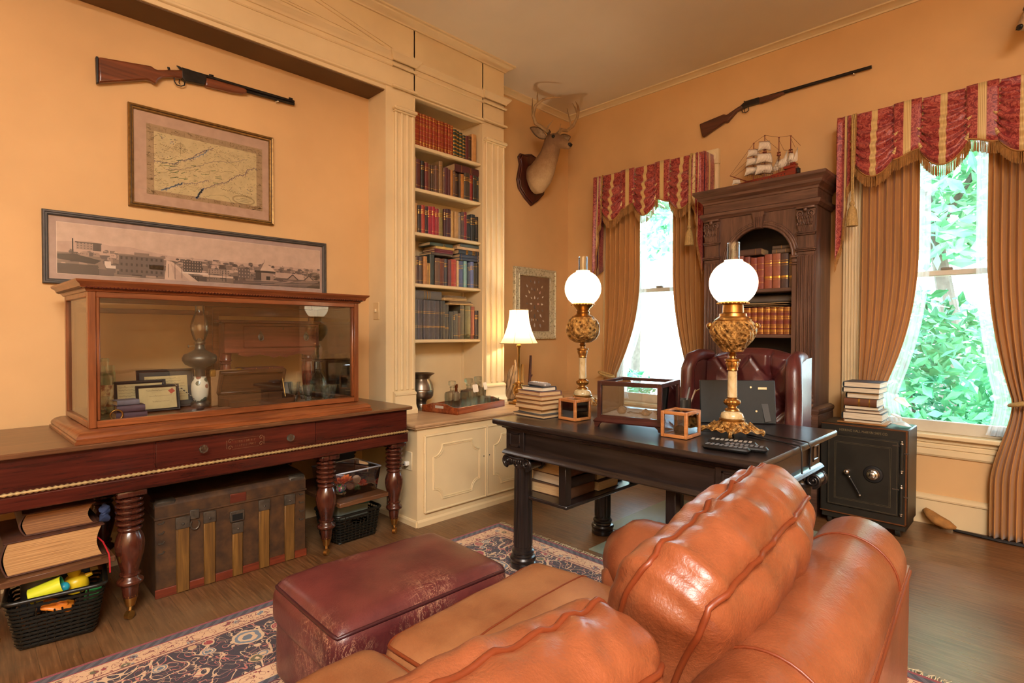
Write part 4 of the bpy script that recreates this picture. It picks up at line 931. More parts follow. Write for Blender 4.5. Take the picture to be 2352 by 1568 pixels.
for k, (w, d_, h_, c, a, lab) in enumerate(((.118, .085, .030, '5c4450', 4, 'bottom of the three little worn books in the case'), (.105, .080, .030, '5c4450', -3, 'middle of the three little worn books in the case'), (.085, .070, .024, '7c7480', 6, 'smallest grey book topping the trio in the case'))):
    p = tw(-.24+.0*k, .388-.0*k+.002*k, zb+.0006); book(lab, h_-.001, w, d_, c, p, TR+pi/2+R(a), [], lying=True, sep=True, group='little books in the display case'); zb += h_
M['paperold'] = mk('aged_letter_paper', 'd0b988', .8, var=.12, vs=14); M['ink'] = mk('brown_ink', '3c2c20', .8, var=0); M['stamp'] = mk('red_stamp', 'b4533c', .7, var=.1)
M['letterframe'] = mk('dark_letter_frame', '2e2420', .45, var=.15, vs=40); M['greymat'] = mk('dark_grey_mat', '4a4844', .8, var=.1)
def letter(label, x, y0, y1, h, fw, lean, fm, mm=None, stamp=False, lines=6, seed=1):
    w = y1-y0; t = thing('framed_letter', label, 'framed letter', tw(x, (y0+y1)/2, CF+.0004), rot=(R(-lean), 0, TR+pi/2))
    mb = MB(); mb.M = Matrix.Translation((0, 0, h/2)) @ FX; W, H = w/2, h/2
    mb.mould([(0, 0), (0, .008), (-.002, .011), (-fw*.6, .010), (-fw, .006), (-fw, 0)][::-1] if False else [(-fw, 0), (-fw, .006), (-fw*.6, .010), (-.002, .011), (0, .008), (0, 0)], [(-W, -H), (W, -H), (W, H), (-W, H)], closed=True); mb.box(-W+fw*.5, -H+fw*.5, 0, W-fw*.5, H-fw*.5, .003)
    mb.build('frame', fm, t, smooth=30)
    mb = MB(); mb.M = Matrix.Translation((0, 0, h/2)) @ FX; f2 = fw+(.022 if mm else .002)
    if mm: rect(mb, -W+fw, -H+fw, W-fw, H-fw, .0035, 3)
    rect(mb, -W+f2, -H+f2, W-f2, H-f2, .0042, 0); r = random.Random(seed)
    for k in range(lines):
        yy = H-f2-.014-k*(2*H-2*f2-.02)/lines; x0 = -W+f2+(.006 if not stamp else .03+.012*k); x1 = W-f2-r.uniform(.008, .03); P = []; n = int((x1-x0)/.0028)
        for q in range(max(3, n)): P.append((x0+(x1-x0)*q/n, yy+r.gauss(0, .0014)+(.003 if q % 9 == 0 else 0)))
        ribbon(mb, P, .0008, .0047, 1)
    if stamp: flat(mb, [(W-f2-.034, H-f2-.018), (W-f2-.022, H-f2-.034), (W-f2-.004, H-f2-.022), (W-f2-.016, H-f2-.006)], .0047, 2)
    mb.build('letter_sheet', [M['paperold'], M['ink'], M['stamp'], mm or M['greymat']], t, smooth=0); return t
letter('large letter in wide dark grey mat leaning at the back of the case', -.515, .529, .786, .196, .012, 10, M['letterframe'], M['greymat'], lines=8, seed=2)
letter('dark-framed handwritten letter behind the small books in the case', -.465, .424, .640, .150, .014, 10, M['letterframe'], lines=7, seed=3)
letter('framed envelope with red stamp in front of the other letters', -.415, .502, .684, .128, .011, 12, M['letterframe'], stamp=True, lines=3, seed=4)
tag(MB().box(-.03, .0, 0, .03, .17, .0012).build('letter', M['paperold'], loc=tw(-.20, .515, CF+.0004), rot=(0, 0, TR+R(2))), 'loose strip of old paper lying under the framed envelope', 'paper')
# oil lamp
M['pewter'] = mk('dark_pewter', '6a655c', .42, .75, var=.2, vs=25); M['lampglass'] = glass('lamp_chimney_glass', (1,1,1,1), .25)
N = NT('painted_porcelain'); v = N.coord('Object', (1,1,1)); vr = N.voro(v, 26); cell = N.voro(v, 26, 'F1', 'Color'); sep = N.n('ShaderNodeSeparateColor'); N.l(cell, sep.inputs[0])
flw = N.math('MULTIPLY', N.math('LESS_THAN', vr, .32), N.math('GREATER_THAN', sep.outputs[0], .35)); c_ = N.mix(N.math('GREATER_THAN', sep.outputs[1], .5), lin('6c7060'), lin('a4705c')); N.col(N.mix(flw, lin('e6dfcc'), c_)); N.set(Roughness=.2); M['porc'] = N.m
t = thing('oil_lamp', 'antique oil lamp with flowered porcelain base and glass chimney in the case', 'oil lamp', tw(-.45, .786, CF+.0004), TR)
mb = MB(); mb.lathe([(.040, 0), (.042, .004), (.042, .020), (.036, .028), (.030, .032), (0, .032)], 24); mb.build('foot', M['pewter'], t)
mb = MB(); mb.lathe([(.026, .031), (.030, .036), (.038, .06), (.041, .095), (.039, .12), (.031, .142), (.028, .150), (.030, .156), (0, .157)], 28); mb.build('vase', M['porc'], t)
mb = MB(); mb.lathe([(.022, .156), (.024, .165), (.022, .185), (.028, .198), (.040, .204), (.066, .218), (.079, .238), (.080, .252), (.072, .268), (.040, .284), (.026, .292), (.022, .300), (.022, .318), (0, .319)], 32); mb.build('font', M['pewter'], t)
mb = MB(); mb.lathe([(.024, .318), (.027, .326), (.024, .334), (.012, .345), (.008, .352), (0, .352)], 20); mb.cyl((0, -.02, .312), (0, -.05, .312), .002, n=6); mb.cyl((0, -.05, .312), (0, -.056, .312), .007, n=12); mb.build('burner', M['steel'], t)
mb = MB(); mb.lathe([(.022, .334), (.030, .350), (.040, .385), (.043, .41), (.038, .44), (.024, .475), (.0195, .50), (.019, .521)], 28, cap=False); mb.build('chimney', M['lampglass'], t, smooth=60)
# quill and stand, gilt-cornered miniature case, writing box
M['quill'] = NT('striped_quill'); N = M['quill']; w = N.n('ShaderNodeTexWave'); w.inputs['Scale'].default_value = 30; w.wave_type = 'BANDS'; w.bands_direction = 'Z'; N.l(N.coord('Object'), w.inputs['Vector']); N.col(N.ramp(w.outputs['Fac'], [(.45, lin('40342c')), (.55, lin('d8ccb4'))])); N.set(Roughness=.7); M['quill'] = N.m
t = thing('quill_pen', 'striped feather quill leaning in a dark inkstand before the oil lamp', 'quill', tw(-.27, .70, CF+.0004), TR)
mb = MB(); mb.box(-.030, -.05, 0, .030, .045, .010, .003); mb.lathe([(.016, .010), (.018, .016), (.012, .026), (0, .026)], 14, (0, .03, 0)); mb.build('inkstand', M['letterframe'], t)
mb = MB(); mb.tube([(0, .03, .026), (-.01, .0, .07), (-.02, -.045, .115), (-.03, -.075, .138)], [.002, .003, .006, .001], 8, flat=.4); mb.build('feather', M['quill'], t, smooth=70)
tag(MB().box(-.055, -.06, 0, .04, .07, .010, .004).build('writing_pad', mk('pinkish_leather', '9a6a50', .6, var=.2), loc=tw(-.225, .790, CF+.0004), rot=(0, 0, TR+R(4))), 'small pinkish leather pad in front of the gilt-cornered portrait', 'pad')
t = thing('portrait_case', 'old oval portrait in brown mount with gilt corners, standing open', 'portrait', tw(-.428, .906, CF+.0004), rot=(R(-3), 0, TR+pi/2))
mb = MB(); mb.M = FX; mb.box(-.076, 0, 0, .076, .185, .012, .003); mb.build('mount', mk('tan_mount', '9a724a', .7, var=.15, vs=30), t)
mb = MB(); mb.M = FX; flat(mb, [(.048*cos(2*pi*k/28), .085+.062*sin(2*pi*k/28)) for k in range(28)], .0126); mb.build('oval_portrait', mk('faded_portrait', 'c9a67c', .6, var=.35, vs=22), t)
mb = MB(); mb.M = FX
for sx in (-1, 1): mb.box(sx*.080, .150, -.001, sx*.050, .190, .016, .006)
mb.build('gilt_corners', M['gold'], t)
M['boxwood'] = wood('old_walnut_box', '3a1f12', '74482a', 'y', .4, 12, .05)
t = thing('writing_box', 'open antique walnut writing box with lid propped up inside the case', 'box', tw(-.32, 1.02, CF+.0004), TR)
mb = MB(); a, b, dpt = -.168, .172, .15
mb.box(-dpt/2, a, 0, dpt/2, b, .006); mb.box(-dpt/2, a, 0, dpt/2, a+.008, .045); mb.box(-dpt/2, b-.008, 0, dpt/2, b, .045); mb.box(dpt/2-.008, a, 0, dpt/2, b, .032, .001); mb.box(-dpt/2, a, 0, -dpt/2+.008, b, .055); mb.build('box_body', M['boxwood'], t)
mb = MB(); mb.M = Matrix.Translation((-dpt/2, 0, .056)) @ Matrix.Rotation(R(-68), 4, 'Y'); mb.box(0, a, 0, .130, a+.014, .026, .002); mb.box(0, b-.014, 0, .130, b, .026, .002); mb.box(0, a, 0, .014, b, .026, .002); mb.box(.116, a, 0, .130, b, .026, .002); mb.box(0, a+.01, .018, .13, b-.01, .024); mb.build('lid', M['boxwood'], t)
MB().box(-dpt/2+.010, a+.01, .010, dpt/2-.012, b-.01, .016).build('lining', mk('dark_green_baize', '2e352c', .9), t)
MB().cyl((-.01, b-.016, .03), (-.055, b-.012, .135), .003, n=8).build('stay', M['brass'], t)
book('thick worn leather book lying behind the open writing box', .056, .215, .13, '5e2a20', tw(-.43, 1.0, CF+.132), TR+pi/2, [(.3,.012),(.36,.012),(.7,.012)], lying=True, sep=True)
tag(MB().box(-.045, 0, 0, .06, .22, .131, .003).build('wooden_block', M['boxwood'], loc=tw(-.50, .998, CF+.0004), rot=(0, 0, TR)), 'plain wooden riser box under the worn leather book', 'box')
# small one-drawer stand at the back of the case
M['standwood'] = wood('red_mahogany', '4f1f16', '8e4a38', 'y', .28, 9, .03, .4)
t = thing('miniature_stand', 'small mahogany stand with one drawer and two ring pulls inside the case', 'stand', tw(-.49, 1.160, CF+.0004), TR)
mb = MB(); mb.box(-.035, -.285, .432, .075, .280, .448, .004); mb.build('top', M['standwood'], t)
mb = MB(); mb.box(-.03, -.26, .27, .055, .27, .432, .003)
pts = [(-.19, .272)]+[(-.19+.46*k/24*.98, .262-.012*abs(sin(k*pi/6))-(.012 if 9 < k < 15 else 0)) for k in range(25)]+[(.262, .272)]; mb.prism(pts, .045, .054, 'x'); mb.build('case_body', M['standwood'], t)
mb = MB(); mb.box(.052, -.165, .297, .062, .255, .418, .005); d_ = mb.build('drawer', M['standwood'], t)
for y in (-.075, .185):
    mb = MB(); mb.M = Matrix.Translation((.062, y, .358)) @ Matrix.Rotation(R(90), 4, 'Y'); mb.lathe([(.014, 0), (.016, .002), (.012, .004), (.006, .007), (0, .008)], 16); mb.prism([(-.012, -.012), (-.034, 0), (-.012, .012)], 0, .002, 'z'); mb.tube([(.008+.014*cos(a*.35), .012*sin(a*.35), .007) for a in range(18)], .0025, 6, closed=True); mb.build('ring_pull', M['pewter'], d_, smooth=50)
MB().box(.0615, .048, .398, .0625, .054, .412).build('keyhole', M['black'], d_)
for y in (-.235, .225):
    for x in (.012, -.022):
        mb = MB(); mb.lathe([(.012, 0), (.018, .012), (.012, .02), (.016, .06), (.022, .12), (.024, .18), (.020, .21), (.026, .215), (.020, .222), (.026, .23), (.022, .238), (.025, .27)], 14, (x, y, 0)); mb.build('leg', M['standwood'], t, smooth=50)
# decanter and cordial glasses
fl = lambda a, z: 1+.06*cos(8*a)
DEC = [(.001, .003), (.036, 0), (.040, .006), (.041, .03), (.038, .055), (.050, .070), (.046, .10), (.030, .135), (.0175, .155), (.0165, .16), (.021, .165), (.0165, .17), (.0155, .205), (.017, .212), (.030, .217), (.030, .221), (.014, .222), (.011, .23)]
t = thing('decanter', 'tall faceted glass decanter with stopper among cordial glasses in the case', 'decanter', tw(-.33, 1.372, CF+.0004), TR)
MB().lathe(DEC, 16, flute=lambda a, z: 1+(.05*cos(8*a) if z < .13 else 0)).build('body', M['crystal'], t, smooth=30)
MB().lathe([(.001, .222), (.011, .225), (.010, .24), (.019, .255), (.022, .275), (.021, .295), (.014, .306), (0, .307)], 10, flute=lambda a, z: 1+.05*cos(5*a)).build('stopper', M['crystal'], t, smooth=20)
GL = [(.001, .004), (.014, 0), (.015, .004), (.0155, .012), (.019, .03), (.026, .062), (.029, .085), (.027, .085), (.023, .062), (.016, .03), (.001, .022)]
spots = [(-.36, 1.240, 1.2), (-.29, 1.288, 1.05), (-.238, 1.372, 1.0), (-.275, 1.424, .95), (-.39, 1.308, .85)]
pos = ['first, next to the writing box', 'second from the writing box', 'in front of the decanter', 'on the far side of the decanter', 'half hidden beside the decanter']
g0 = None
for (x, y, s), ps in zip(spots, pos):
    lab = 'fluted cordial glass in the case, '+ps
    if g0 is None: o = g0 = MB().lathe(GL, 32, flute=fl).build('cordial_glass', M['crystal'], smooth=50)
    else: o = g0.copy(); COL.objects.link(o)
    o.location = tw(x, y, CF+.0004); o.scale = (s, s, s); tag(o, lab, 'glass', 'cordial glasses in the display case')
t = thing('small_picture', 'small tilted wooden panel behind the cordial glasses', 'panel', tw(-.43, 1.232, CF+.0004), rot=(R(-6), 0, TR+R(70)))
MB().box(-.03, 0, 0, .03, .006, .10, .002).build('panel', mk('grey_panel', '8a8078', .5, var=.3, vs=20), t)
# speaker and thin rod behind the case end
t = thing('smart_speaker', 'dark blue rounded speaker with white light bar beyond the case end', 'speaker', tw(-.595, 1.672, .7606), TR)
mb = MB(); mb.box(-.038, -.052, 0, .038, .052, .258, .030); mb.build('shell', mk('navy_fabric_shell', '1c2a3c', .75, var=.15, vs=120), t)
MB().box(.0378, -.004, .222, .0392, .030, .228, .0005).build('light_bar', emis('white_light_bar', 'dfe8ff', 4), t)
mb = MB(); mb.tube([(0, 0, 0), (-.105, -.012, .335)], [.0032, .0022], 8, 0); mb.tube([(-.105, -.012, .335), (-.128, -.015, .41)], [.0036, .0012], 8, 1)
tag(mb.build('thin_rod', [mk('pale_cane', 'b9a888', .4, var=.2, vs=20), M['black']], loc=tw(-.44, 1.625, .7606), smooth=50), 'thin pale rod with dark tip leaning at the end of the case', 'rod')
# ---------------------------------------------------------------- under the long table: trunk, old books, baskets
M['trunk'] = mk('worn_trunk_canvas', '2e1d0f', .6, var=.35, vs=18, bump=.25, bs=70, c2='533619'); M['slat'] = wood('trunk_slat', '4a3013', '86602a', 'z', .5, 14, .15)
M['trunkred'] = wood('trunk_red_edge', '45170c', '82381c', 'y', .5, 12, .1); M['tin'] = mk('dull_tin', '5c5348', .5, .6, var=.3, vs=40)
t = thing('steamer_trunk', 'large dark slatted antique trunk with missing lock under the long table', 'trunk', (0, 0, 0))
x0, x1, y0, y1, zl, zt = -3.33, -2.822, .587, 1.208+.07, .356, .447
mb = MB(); mb.box(x0, y0, .001, x1-.012, y1, zl-.002, .004)
mb.build('trunk_body', M['trunk'], t)
pr = [(x0, zl), (x1-.012, zl), (x1-.012, zl+.055), (x1-.03, zl+.078), (x1-.12, zt), (x0+.10, zt), (x0, zl+.06)]
mb = MB(); mb.prism(pr, y0, y1, 'y'); mb.box(x0-.001, y0-.004, zl-.004, x1-.006, y1+.004, zl+.006, .002); mb.build('lid', M['trunk'], t, smooth=30)
for a, b in ((.668, .722), (.782, .832), (.908, .956), (1.033, 1.085), (1.162, 1.215)):
    top = .262 if a == .908 else .345
    mb = MB(); mb.box(x1-.013, a, .002, x1, b, top, .004); o = mb.build('slat', M['slat'], t)
    mb = MB(); mb.box(x1-.006, a-.002, top-.05, x1+.003, b+.002, top+.004, .002); mb.ball((x1+.003, (a+b)/2, top-.028), .006, n=8, k=6); mb.build('slat_cap', M['tin'], o)
mb = MB(); mb.box(x1-.014, y0-.002, .001, x1-.005, y1+.002, .040, .002); mb.build('bottom_rail', M['trunkred'], t)
mb = MB(); mb.box(x1-.013, .898, .268, x1-.004, .966, .322, .003); lk = mb.build('lock_plate', M['tin'], t)
MB().box(x1-.006, .908, .276, x1-.0032, .956, .306).build('lock_hole', mk('black_void', '050505', 1, var=0), lk)
mb = MB(); mb.box(x1-.012, .900, zl+.006, x1-.008, .975, zl+.05, .002); mb.build('hasp', M['trunkred'], lk)
mb = MB(); c = (.745, .335); mb.tube([(x1-.002, c[0]+.018*sin(a*.3), c[1]-.02+.024*cos(a*.3)-.012) for a in range(3, 19)], .0035, 6); mb.box(x1-.012, c[0]-.02, c[1]-.01, x1-.004, c[0]+.02, c[1]+.035, .003); mb.build('latch', M['tin'], t)
for yy in (y0, y1):
    s = 1 if yy == y0 else -1
    for k, z in enumerate((.20, .245, .29, .335)):
        mb = MB(); mb.tube([(x1-.011, yy+s*(.012), z), (x1-.011, yy+s*.030, z-.002), (x1-.011, yy+s*.036, z+.008)], .0035, 6); mb.build('metal_strap', M['tin'], t)
    mb = MB(); mb.box(x1-.11, yy-s*.003, zl+.035, x1-.015, yy+s*.09, zt+.0005 if False else zl+.082, .012); mb.build('corner_plate', M['tin'], t)
# huge old books
M['oldleather'] = mk('scuffed_leather', '4a2716', .65, var=.35, vs=16, bump=.15, bs=120); M['oldpages'] = page_mat('foxed_pages', 'c79a64', '8a6238', (4, 4, 300)); M['oldpages2'] = page_mat('foxed_dark_pages', '9c6c42', '5e3c22', (4, 4, 300))
def big_book(label, x, y0, z, w, h, d, pm, rz=0):
    t = thing('old_book', label, 'book', tw(x, y0, z), TR+rz); bt = .006; mb = MB()
    mb.box(-h, .012, 0, 0, d, bt, .002); mb.box(-h, .006, w-bt, 0, d-.006, w, .002)
    pts = [(.012-.012*sin(pi*k/8)*1.4, bt*.5+(w-bt)*k/8) for k in range(9)]; inn = [(y+.005, z_) for y, z_ in pts]
    mb.prism(pts+inn[::-1], -h, 0, 'x'); mb.build('binding', M['oldleather'], t, smooth=45)
    fe = [(d-.016-.016*sin(pi*k/8), bt+(w-2*bt)*k/8) for k in range(9)]
    sp = [(.018-.012*sin(pi*k/8), bt+(w-2*bt)*k/8) for k in range(9)]
    mb = MB(); mb.prism(fe+sp[::-1], -h+.005, -.006, 'x'); mb.build('page_block', pm, t, smooth=45); return t
b1 = big_book('largest old leather book, page edges facing out, on the low shelf', -.085, .006, .2888, .130, .34, .315, M['oldpages'])
mb = MB(); mb.tube([(-.045, .29, .07), (-.020, .306, .05), (.016, .312, .026), (.034, .315, .014), (.044, .316, -.01), (.044, .317, -.062)], .0035, 6, flat=.25); mb.build('ribbon_marker', mk('red_ribbon', 'b8202a', .6, var=.1), b1)
b2 = big_book('second huge old book lying on the largest one under the table', -.115, .062, .4198, .088, .30, .235, M['oldpages2'], R(-2))
o = MB()
rb_ = random.Random(8); o.tube([(0+.012*sin(k*1.9), .008*cos(k*2.3), .004+k*.006) for k in range(10)], [.014+.006*sin(k*1.3) for k in range(10)], 8)
tag(o.build('blue_cloth', mk('dark_blue_cloth', '2c3a5e', .85, var=.3, vs=60), loc=tw(-.13, .324, .420), smooth=60), 'small crumpled dark blue cloth beside the upper huge book', 'cloth')
o = MB(); o.tube([(0, -.02, 0), (.004, -.016, .10), (-.01, -.01, .19)], .008, 8); o.tube([(0, -.05, .155), (.008, -.03, .185), (-.004, -.005, .172), (.006, .015, .192), (0, .03, .165)], [.005, .013, .009, .014, .005], 8)
tag(o.build('paper_bow_stick', mk('dry_tan_paper', '8a6e48', .85, var=.3, vs=30), loc=tw(-.448, .03, .2888), smooth=60), 'dark stick with a crumpled tan bow beside the huge books', 'ornament')
# woven plastic baskets
M['basket'] = mk('black_woven_plastic', '17150f', .38, var=.2, vs=60)
def basket(label, p, rz, L, W, h, taper=.035, gap=None, handle=True):
    t = thing('basket', label, 'basket', tw(*p, .001), rz)
    def loop(z, o=0.0, n=10, wob=0.0, ph=0):
        f = z/h; a, b = L/2-taper*(1-f)+o, W/2-taper*(1-f)+o; r = .03; P = []
        for (cx, cy, a0) in ((a-r, b-r, 0), (-a+r, b-r, 90), (-a+r, -b+r, 180), (a-r, -b+r, 270)):
            for k in range(5): P.append((cx+r*cos(R(a0+22.5*k)), cy+r*sin(R(a0+22.5*k)), z))
        Q = []
        for i in range(len(P)):
            q0, q1 = Vector(P[i]), Vector(P[(i+1) % len(P)]); m = max(1, int((q1-q0).length/.011))
            for k in range(m): Q.append(q0.lerp(q1, k/m))
        return Q
    mb = MB(); rows = int((h-.03)/.0155)
    for k in range(rows):
        z = .018+k*.0155; Q = loop(z); Q2 = []
        for i, q in enumerate(Q):
            c = Vector((q.x, q.y, 0)).normalized()*(.0022 if (i//1+k) % 2 else -.0022); Q2.append(q+c)
        if handle and k >= rows-3 and k < rows-1:      # leave the hand hole open on the front
            Q2 = [q for q in Q2 if not (q.y < -W/2+.03 and abs(q.x) < L*.17)]
            i0 = max(range(len(Q2)), key=lambda i: (Q2[i]-Q2[i-1]).length); Q2 = Q2[i0:]+Q2[:i0]; mb.tube(Q2, .0052, 5, flat=1)
        else: mb.tube(Q2, .0052, 5, closed=True)
    for i, q in enumerate(loop(.01)):
        top = loop(h-.012); j = min(range(len(top)), key=lambda k: (Vector((top[k].x, top[k].y))-Vector((q.x, q.y))*1.12).length)
        if i % 2 == 0 and not (handle and top[j].y < -W/2+.03 and abs(top[j].x) < L*.17): mb.tube([q, top[j]], .0030, 4)
        elif i % 2 == 0: mb.tube([q, q.lerp(top[j], .72)], .0030, 4)
    mb.build('woven_body', M['basket'], t, smooth=60)
    mb = MB(); mb.tube(loop(h-.006, .002), .0085, 8, closed=True); mb.build('rim', M['basket'], t, smooth=60)
    mb = MB(); a, b = L/2-taper-.004, W/2-taper-.004; mb.box(-a, -b, .002, a, b, .012, .01); mb.build('bottom', M['basket'], t)
    return t
# toys
def toy(name, label, mb, c, loc, rot=(0, 0, 0), rough=.35, grp=None):
    mats = [mk('toy_'+x, x, rough, var=0) for x in ([c] if isinstance(c, str) else c)]
    o = mb.build(name, mats, loc=loc, smooth=50); o.rotation_euler = rot; return tag(o, label, 'toy', grp)
ba = TR+R(90)-R(9)
basket('black woven plastic toy basket on the floor under the huge books', (-.155, .173), ba, .300, .245, .205)
def cupmb(r, h, m2=True):
    mb = MB(); mb.lathe([(.001, .002), (r*.86, 0), (r*.88, .003), (r, h), (r*.96, h)], 24, cap=False); mb.lathe([(r*.95, h), (r*.84, .006), (0, .006)], 24, m=1, cap=False); return mb
toy('toy_cup', 'lime yellow plastic cup lying in the nearer toy basket', cupmb(.033, .100), ['c9d02c', '2f8a4c'], tw(-.10, .085, .193), (R(75), 0, TR+R(165)))
mb = MB(); mb.lathe([(.001, 0), (.034, .002), (.042, .015), (.040, .05), (.030, .062), (.018, .068), (.022, .078), (.024, .092), (.018, .108), (0, .112)], 20); mb.tube([(-.05, 0, .05), (-.03, 0, .045), (.03, 0, .05), (.055, 0, .055)], [.008, .011, .011, .008], 10)
toy('toy_figure', 'bright yellow rounded plastic toy sticking out of the nearer basket', mb, 'd8b81e', tw(-.155, .235, .15), (R(8), R(-6), TR+R(80)))
toy('toy_ball', 'cyan plastic ball between the yellow toys in the nearer basket', MB().ball((0, 0, 0), .019, n=16, k=10), '2aa0b4', tw(-.10, .186, .196))
mb = MB(); mb.box(-.05, -.03, -.008, .05, .03, .008, .006); mb.box(-.01, -.012, -.03, .03, .012, .02, .006)
toy('toy_piece', 'orange plastic toy piece showing through the nearer basket hand hole', mb, 'd07a28', tw(-.085, .165, .138), (R(20), R(20), TR+R(75)))
toy('toy_block', 'green plastic block at the far corner of the nearer basket', MB().box(-.025, -.02, -.02, .025, .02, .02, .004), '3aa060', tw(-.075, .272, .150), (R(20), R(12), TR+R(70)))
toy('toy_tray', 'black plastic tray standing at the back of the nearer toy basket', MB().box(-.11, -.006, 0, .11, .006, .16, .004), '1c1c1e', tw(-.225, .18, .075), (R(-10), 0, TR+R(88)))
basket('black woven plastic basket holding a teal-lidded box, next to the cream cupboard', (-.25, 1.512), TR+R(90), .292, .26, .172, .02)
t = thing('storage_box', 'pale clear box with teal lid poking out of the far basket', 'box', tw(-.245, 1.50, .110), rot=(R(-6), R(5), TR+R(90)))
MB().box(-.10, -.075, 0, .10, .075, .085, .008).build('body', mk('milky_plastic', '7a8a86', .3, var=.1), t); MB().box(-.108, -.082, .08, .108, .082, .104, .006).build('lid', mk('teal_plastic', '3f9a9e', .35, var=.05), t)
# clear toy box on the far shelf
M['acryl'] = glass('clear_plastic', (.97,.97,1,1), .35)
t = thing('clear_box', 'clear plastic box of colourful toys on the far under-shelf', 'box', tw(-.26, 1.508, .2678), TR+R(90))
mb = MB(); a, b, h = .128, .12, .140; e = .018
for (p, q) in (((-a, -b), (a, -b)), ((a, -b), (a, b)), ((a, b), (-a, b)), ((-a, b), (-a, -b))):
    P0 = Vector((p[0], p[1], 0)); P1 = Vector((q[0], q[1], 0)); s = 1+e/a; mb.add([P0, P1, Vector((q[0]*s, q[1]*s, h)), Vector((p[0]*s, p[1]*s, h))], [(0,1,2,3)])
mb.add([(-a,-b,.001),(a,-b,.001),(a,b,.001),(-a,b,.001)], [(0,1,2,3)]); mb.build('walls', M['acryl'], t, smooth=0)
s = 1+e/a; mb = MB(); mb.tube([(-a*s, -b*s, h), (a*s, -b*s, h), (a*s, b*s, h), (-a*s, b*s, h)], .0045, 6, closed=True); mb.build('rim', mk('clear_rim', 'b8bcc8', .2, var=0), t, smooth=60)
rt = random.Random(12); base = .2735
def bloom(c, n, r): 
    mb = MB()
    for k in range(n):
        v = Vector((rt.gauss(0,1), rt.gauss(0,1), abs(rt.gauss(0,1)))).normalized()*r; mb.tube([(0, 0, 0), v*.6, v], [.004, .008, .003], 6)
    return mb
for i, (x, y, z, c, lab) in enumerate(((-.215, 1.438, base+.055, 'd8602a', 'spiky orange silk flower at the near side of the clear box'), (-.225, 1.490, base+.06, 'd86a2a', 'second spiky orange flower near the top of the clear box'), (-.200, 1.575, base+.02, 'c83a24', 'spiky red-orange toy at the far side of the clear box'))):
    toy('toy_flower', lab, bloom(c, 26, .036), c, tw(x, y, z), rough=.7)
toy('toy_cup', 'copper coloured toy cup facing out of the clear box', cupmb(.023, .035), ['a8643a', '7a4022'], tw(-.195, 1.493, base+.030), (R(70), 0, TR+R(70)))
toy('toy_disc', 'round beige disc in the middle of the clear box', MB().cyl((0, 0, -.006), (0, 0, .006), .026, .024, 20), 'c8b098', tw(-.21, 1.545, base+.058), (R(62), 0, TR+R(80)))
N = NT('sparkly_ball'); N.col(N.voro(N.coord('Object'), 90, 'F1', 'Color')); N.set(Roughness=.25, Metallic=.3)
o = MB().ball((0, 0, 0), .030, n=18, k=12).build('toy_ball', N.m, loc=tw(-.19, 1.432, base+.031)); tag(o, 'multicoloured sparkly ball at the near front of the clear box', 'toy')
toy('toy_leaves', 'small bunch of green plastic leaves low in the clear box', bloom('4a7a50', 20, .026), '4a7a50', tw(-.19, 1.535, base+.010), rough=.6)
toy('toy_beads', 'loop of pale beads on the bottom of the clear box', MB().tube([(.034*cos(k*.2), .022*sin(k*.2), 0) for k in range(31)], [.006 if k % 2 else .004 for k in range(31)], 8), 'd8c8a4', tw(-.20, 1.437, base+.0055-.006+.0065), rough=.5)
t = thing('storage_box', 'tall dark blue box behind the clear toy box', 'box', tw(-.50, 1.585, .2678), TR)
MB().box(-.06, -.085, 0, .06, .085, .235, .003).build('carton', mk('dark_navy_carton', '101a28', .6, var=.1), t)
# outlet and plug on the cupboard side
t = thing('wall_outlet', 'ivory outlet with white plug on the side of the cream cupboard', 'outlet', (-2.835, CY0, .40), 0)
MB().box(-.036, -.006, -.058, .036, 0, .058, .003).build('plate', mk('ivory_outlet', 'd8c8a4', .4, var=0), t); MB().box(-.014, -.034, -.028, .014, -.006, .0, .004).build('plug', mk('white_plug', 'e4e0d6', .4, var=0), t)
mb = MB(); mb.tube([(0, -.034, -.016), (-.03, -.05, -.03), (-.12, -.055, -.06), (-.2, -.03, -.20), (-.22, -.02, -.34)], .003, 6); mb.build('wire', M['black'], t, smooth=70)
# ================================================================ on the counter
CZ = .6356
M['pewter2'] = mk('polished_pewter', '9a9082', .28, .95, var=.2, vs=14)
t = thing('spittoon', 'flared pewter spittoon vase standing at the end of the counter', 'vase', (-3.272, 2.345, CZ))
MB().lathe([(.002, .004), (.062, 0), (.068, .006), (.060, .016), (.042, .026), (.036, .05), (.044, .068), (.074, .082), (.086, .10), (.090, .135), (.088, .142), (.091, .146), (.088, .152), (.082, .18), (.066, .212), (.058, .224), (.066, .240), (.092, .258), (.098, .264), (.094, .265), (.060, .235)], 36, cap=False).build('body', M['pewter2'], t, smooth=50)
tr = R(10.7); TRAY = Vector((-2.992, 2.612, CZ))     # tray frame: local y along its length
def trp(x, y, z=0.0): return (TRAY.x+x*cos(tr)-y*sin(tr), TRAY.y+x*sin(tr)+y*cos(tr), TRAY.z+z)
M['burl'] = wood('burl_tray', '5a200c', 'a8552a', 'y', .25, 10, .04, .5)
t = thing('serving_tray', 'burl wood tray with hand holes holding the whisky decanters', 'tray', trp(0, 0, .0), tr)
x0, x1, y0, y1 = -.25, .075, -.28, .28
mb = MB(); mb.box(x0, y0, 0, x1, y1, .010, .002); mb.box(x1-.010, y0, .0, x1, y1, .048, .003); mb.box(x0, y0, 0, x0+.010, y1, .048, .003)
for y, s in ((y0, 1), (y1, -1)):
    P = [(x0, 0), (x1, 0), (x1, .048), (x1-.05, .050), (x1-.10, .068), (x0+.10, .068), (x0+.05, .050), (x0, .048)]; ym = (x0+x1)/2
    mb.prism(P, min(y, y+s*.010), max(y, y+s*.010), 'y')
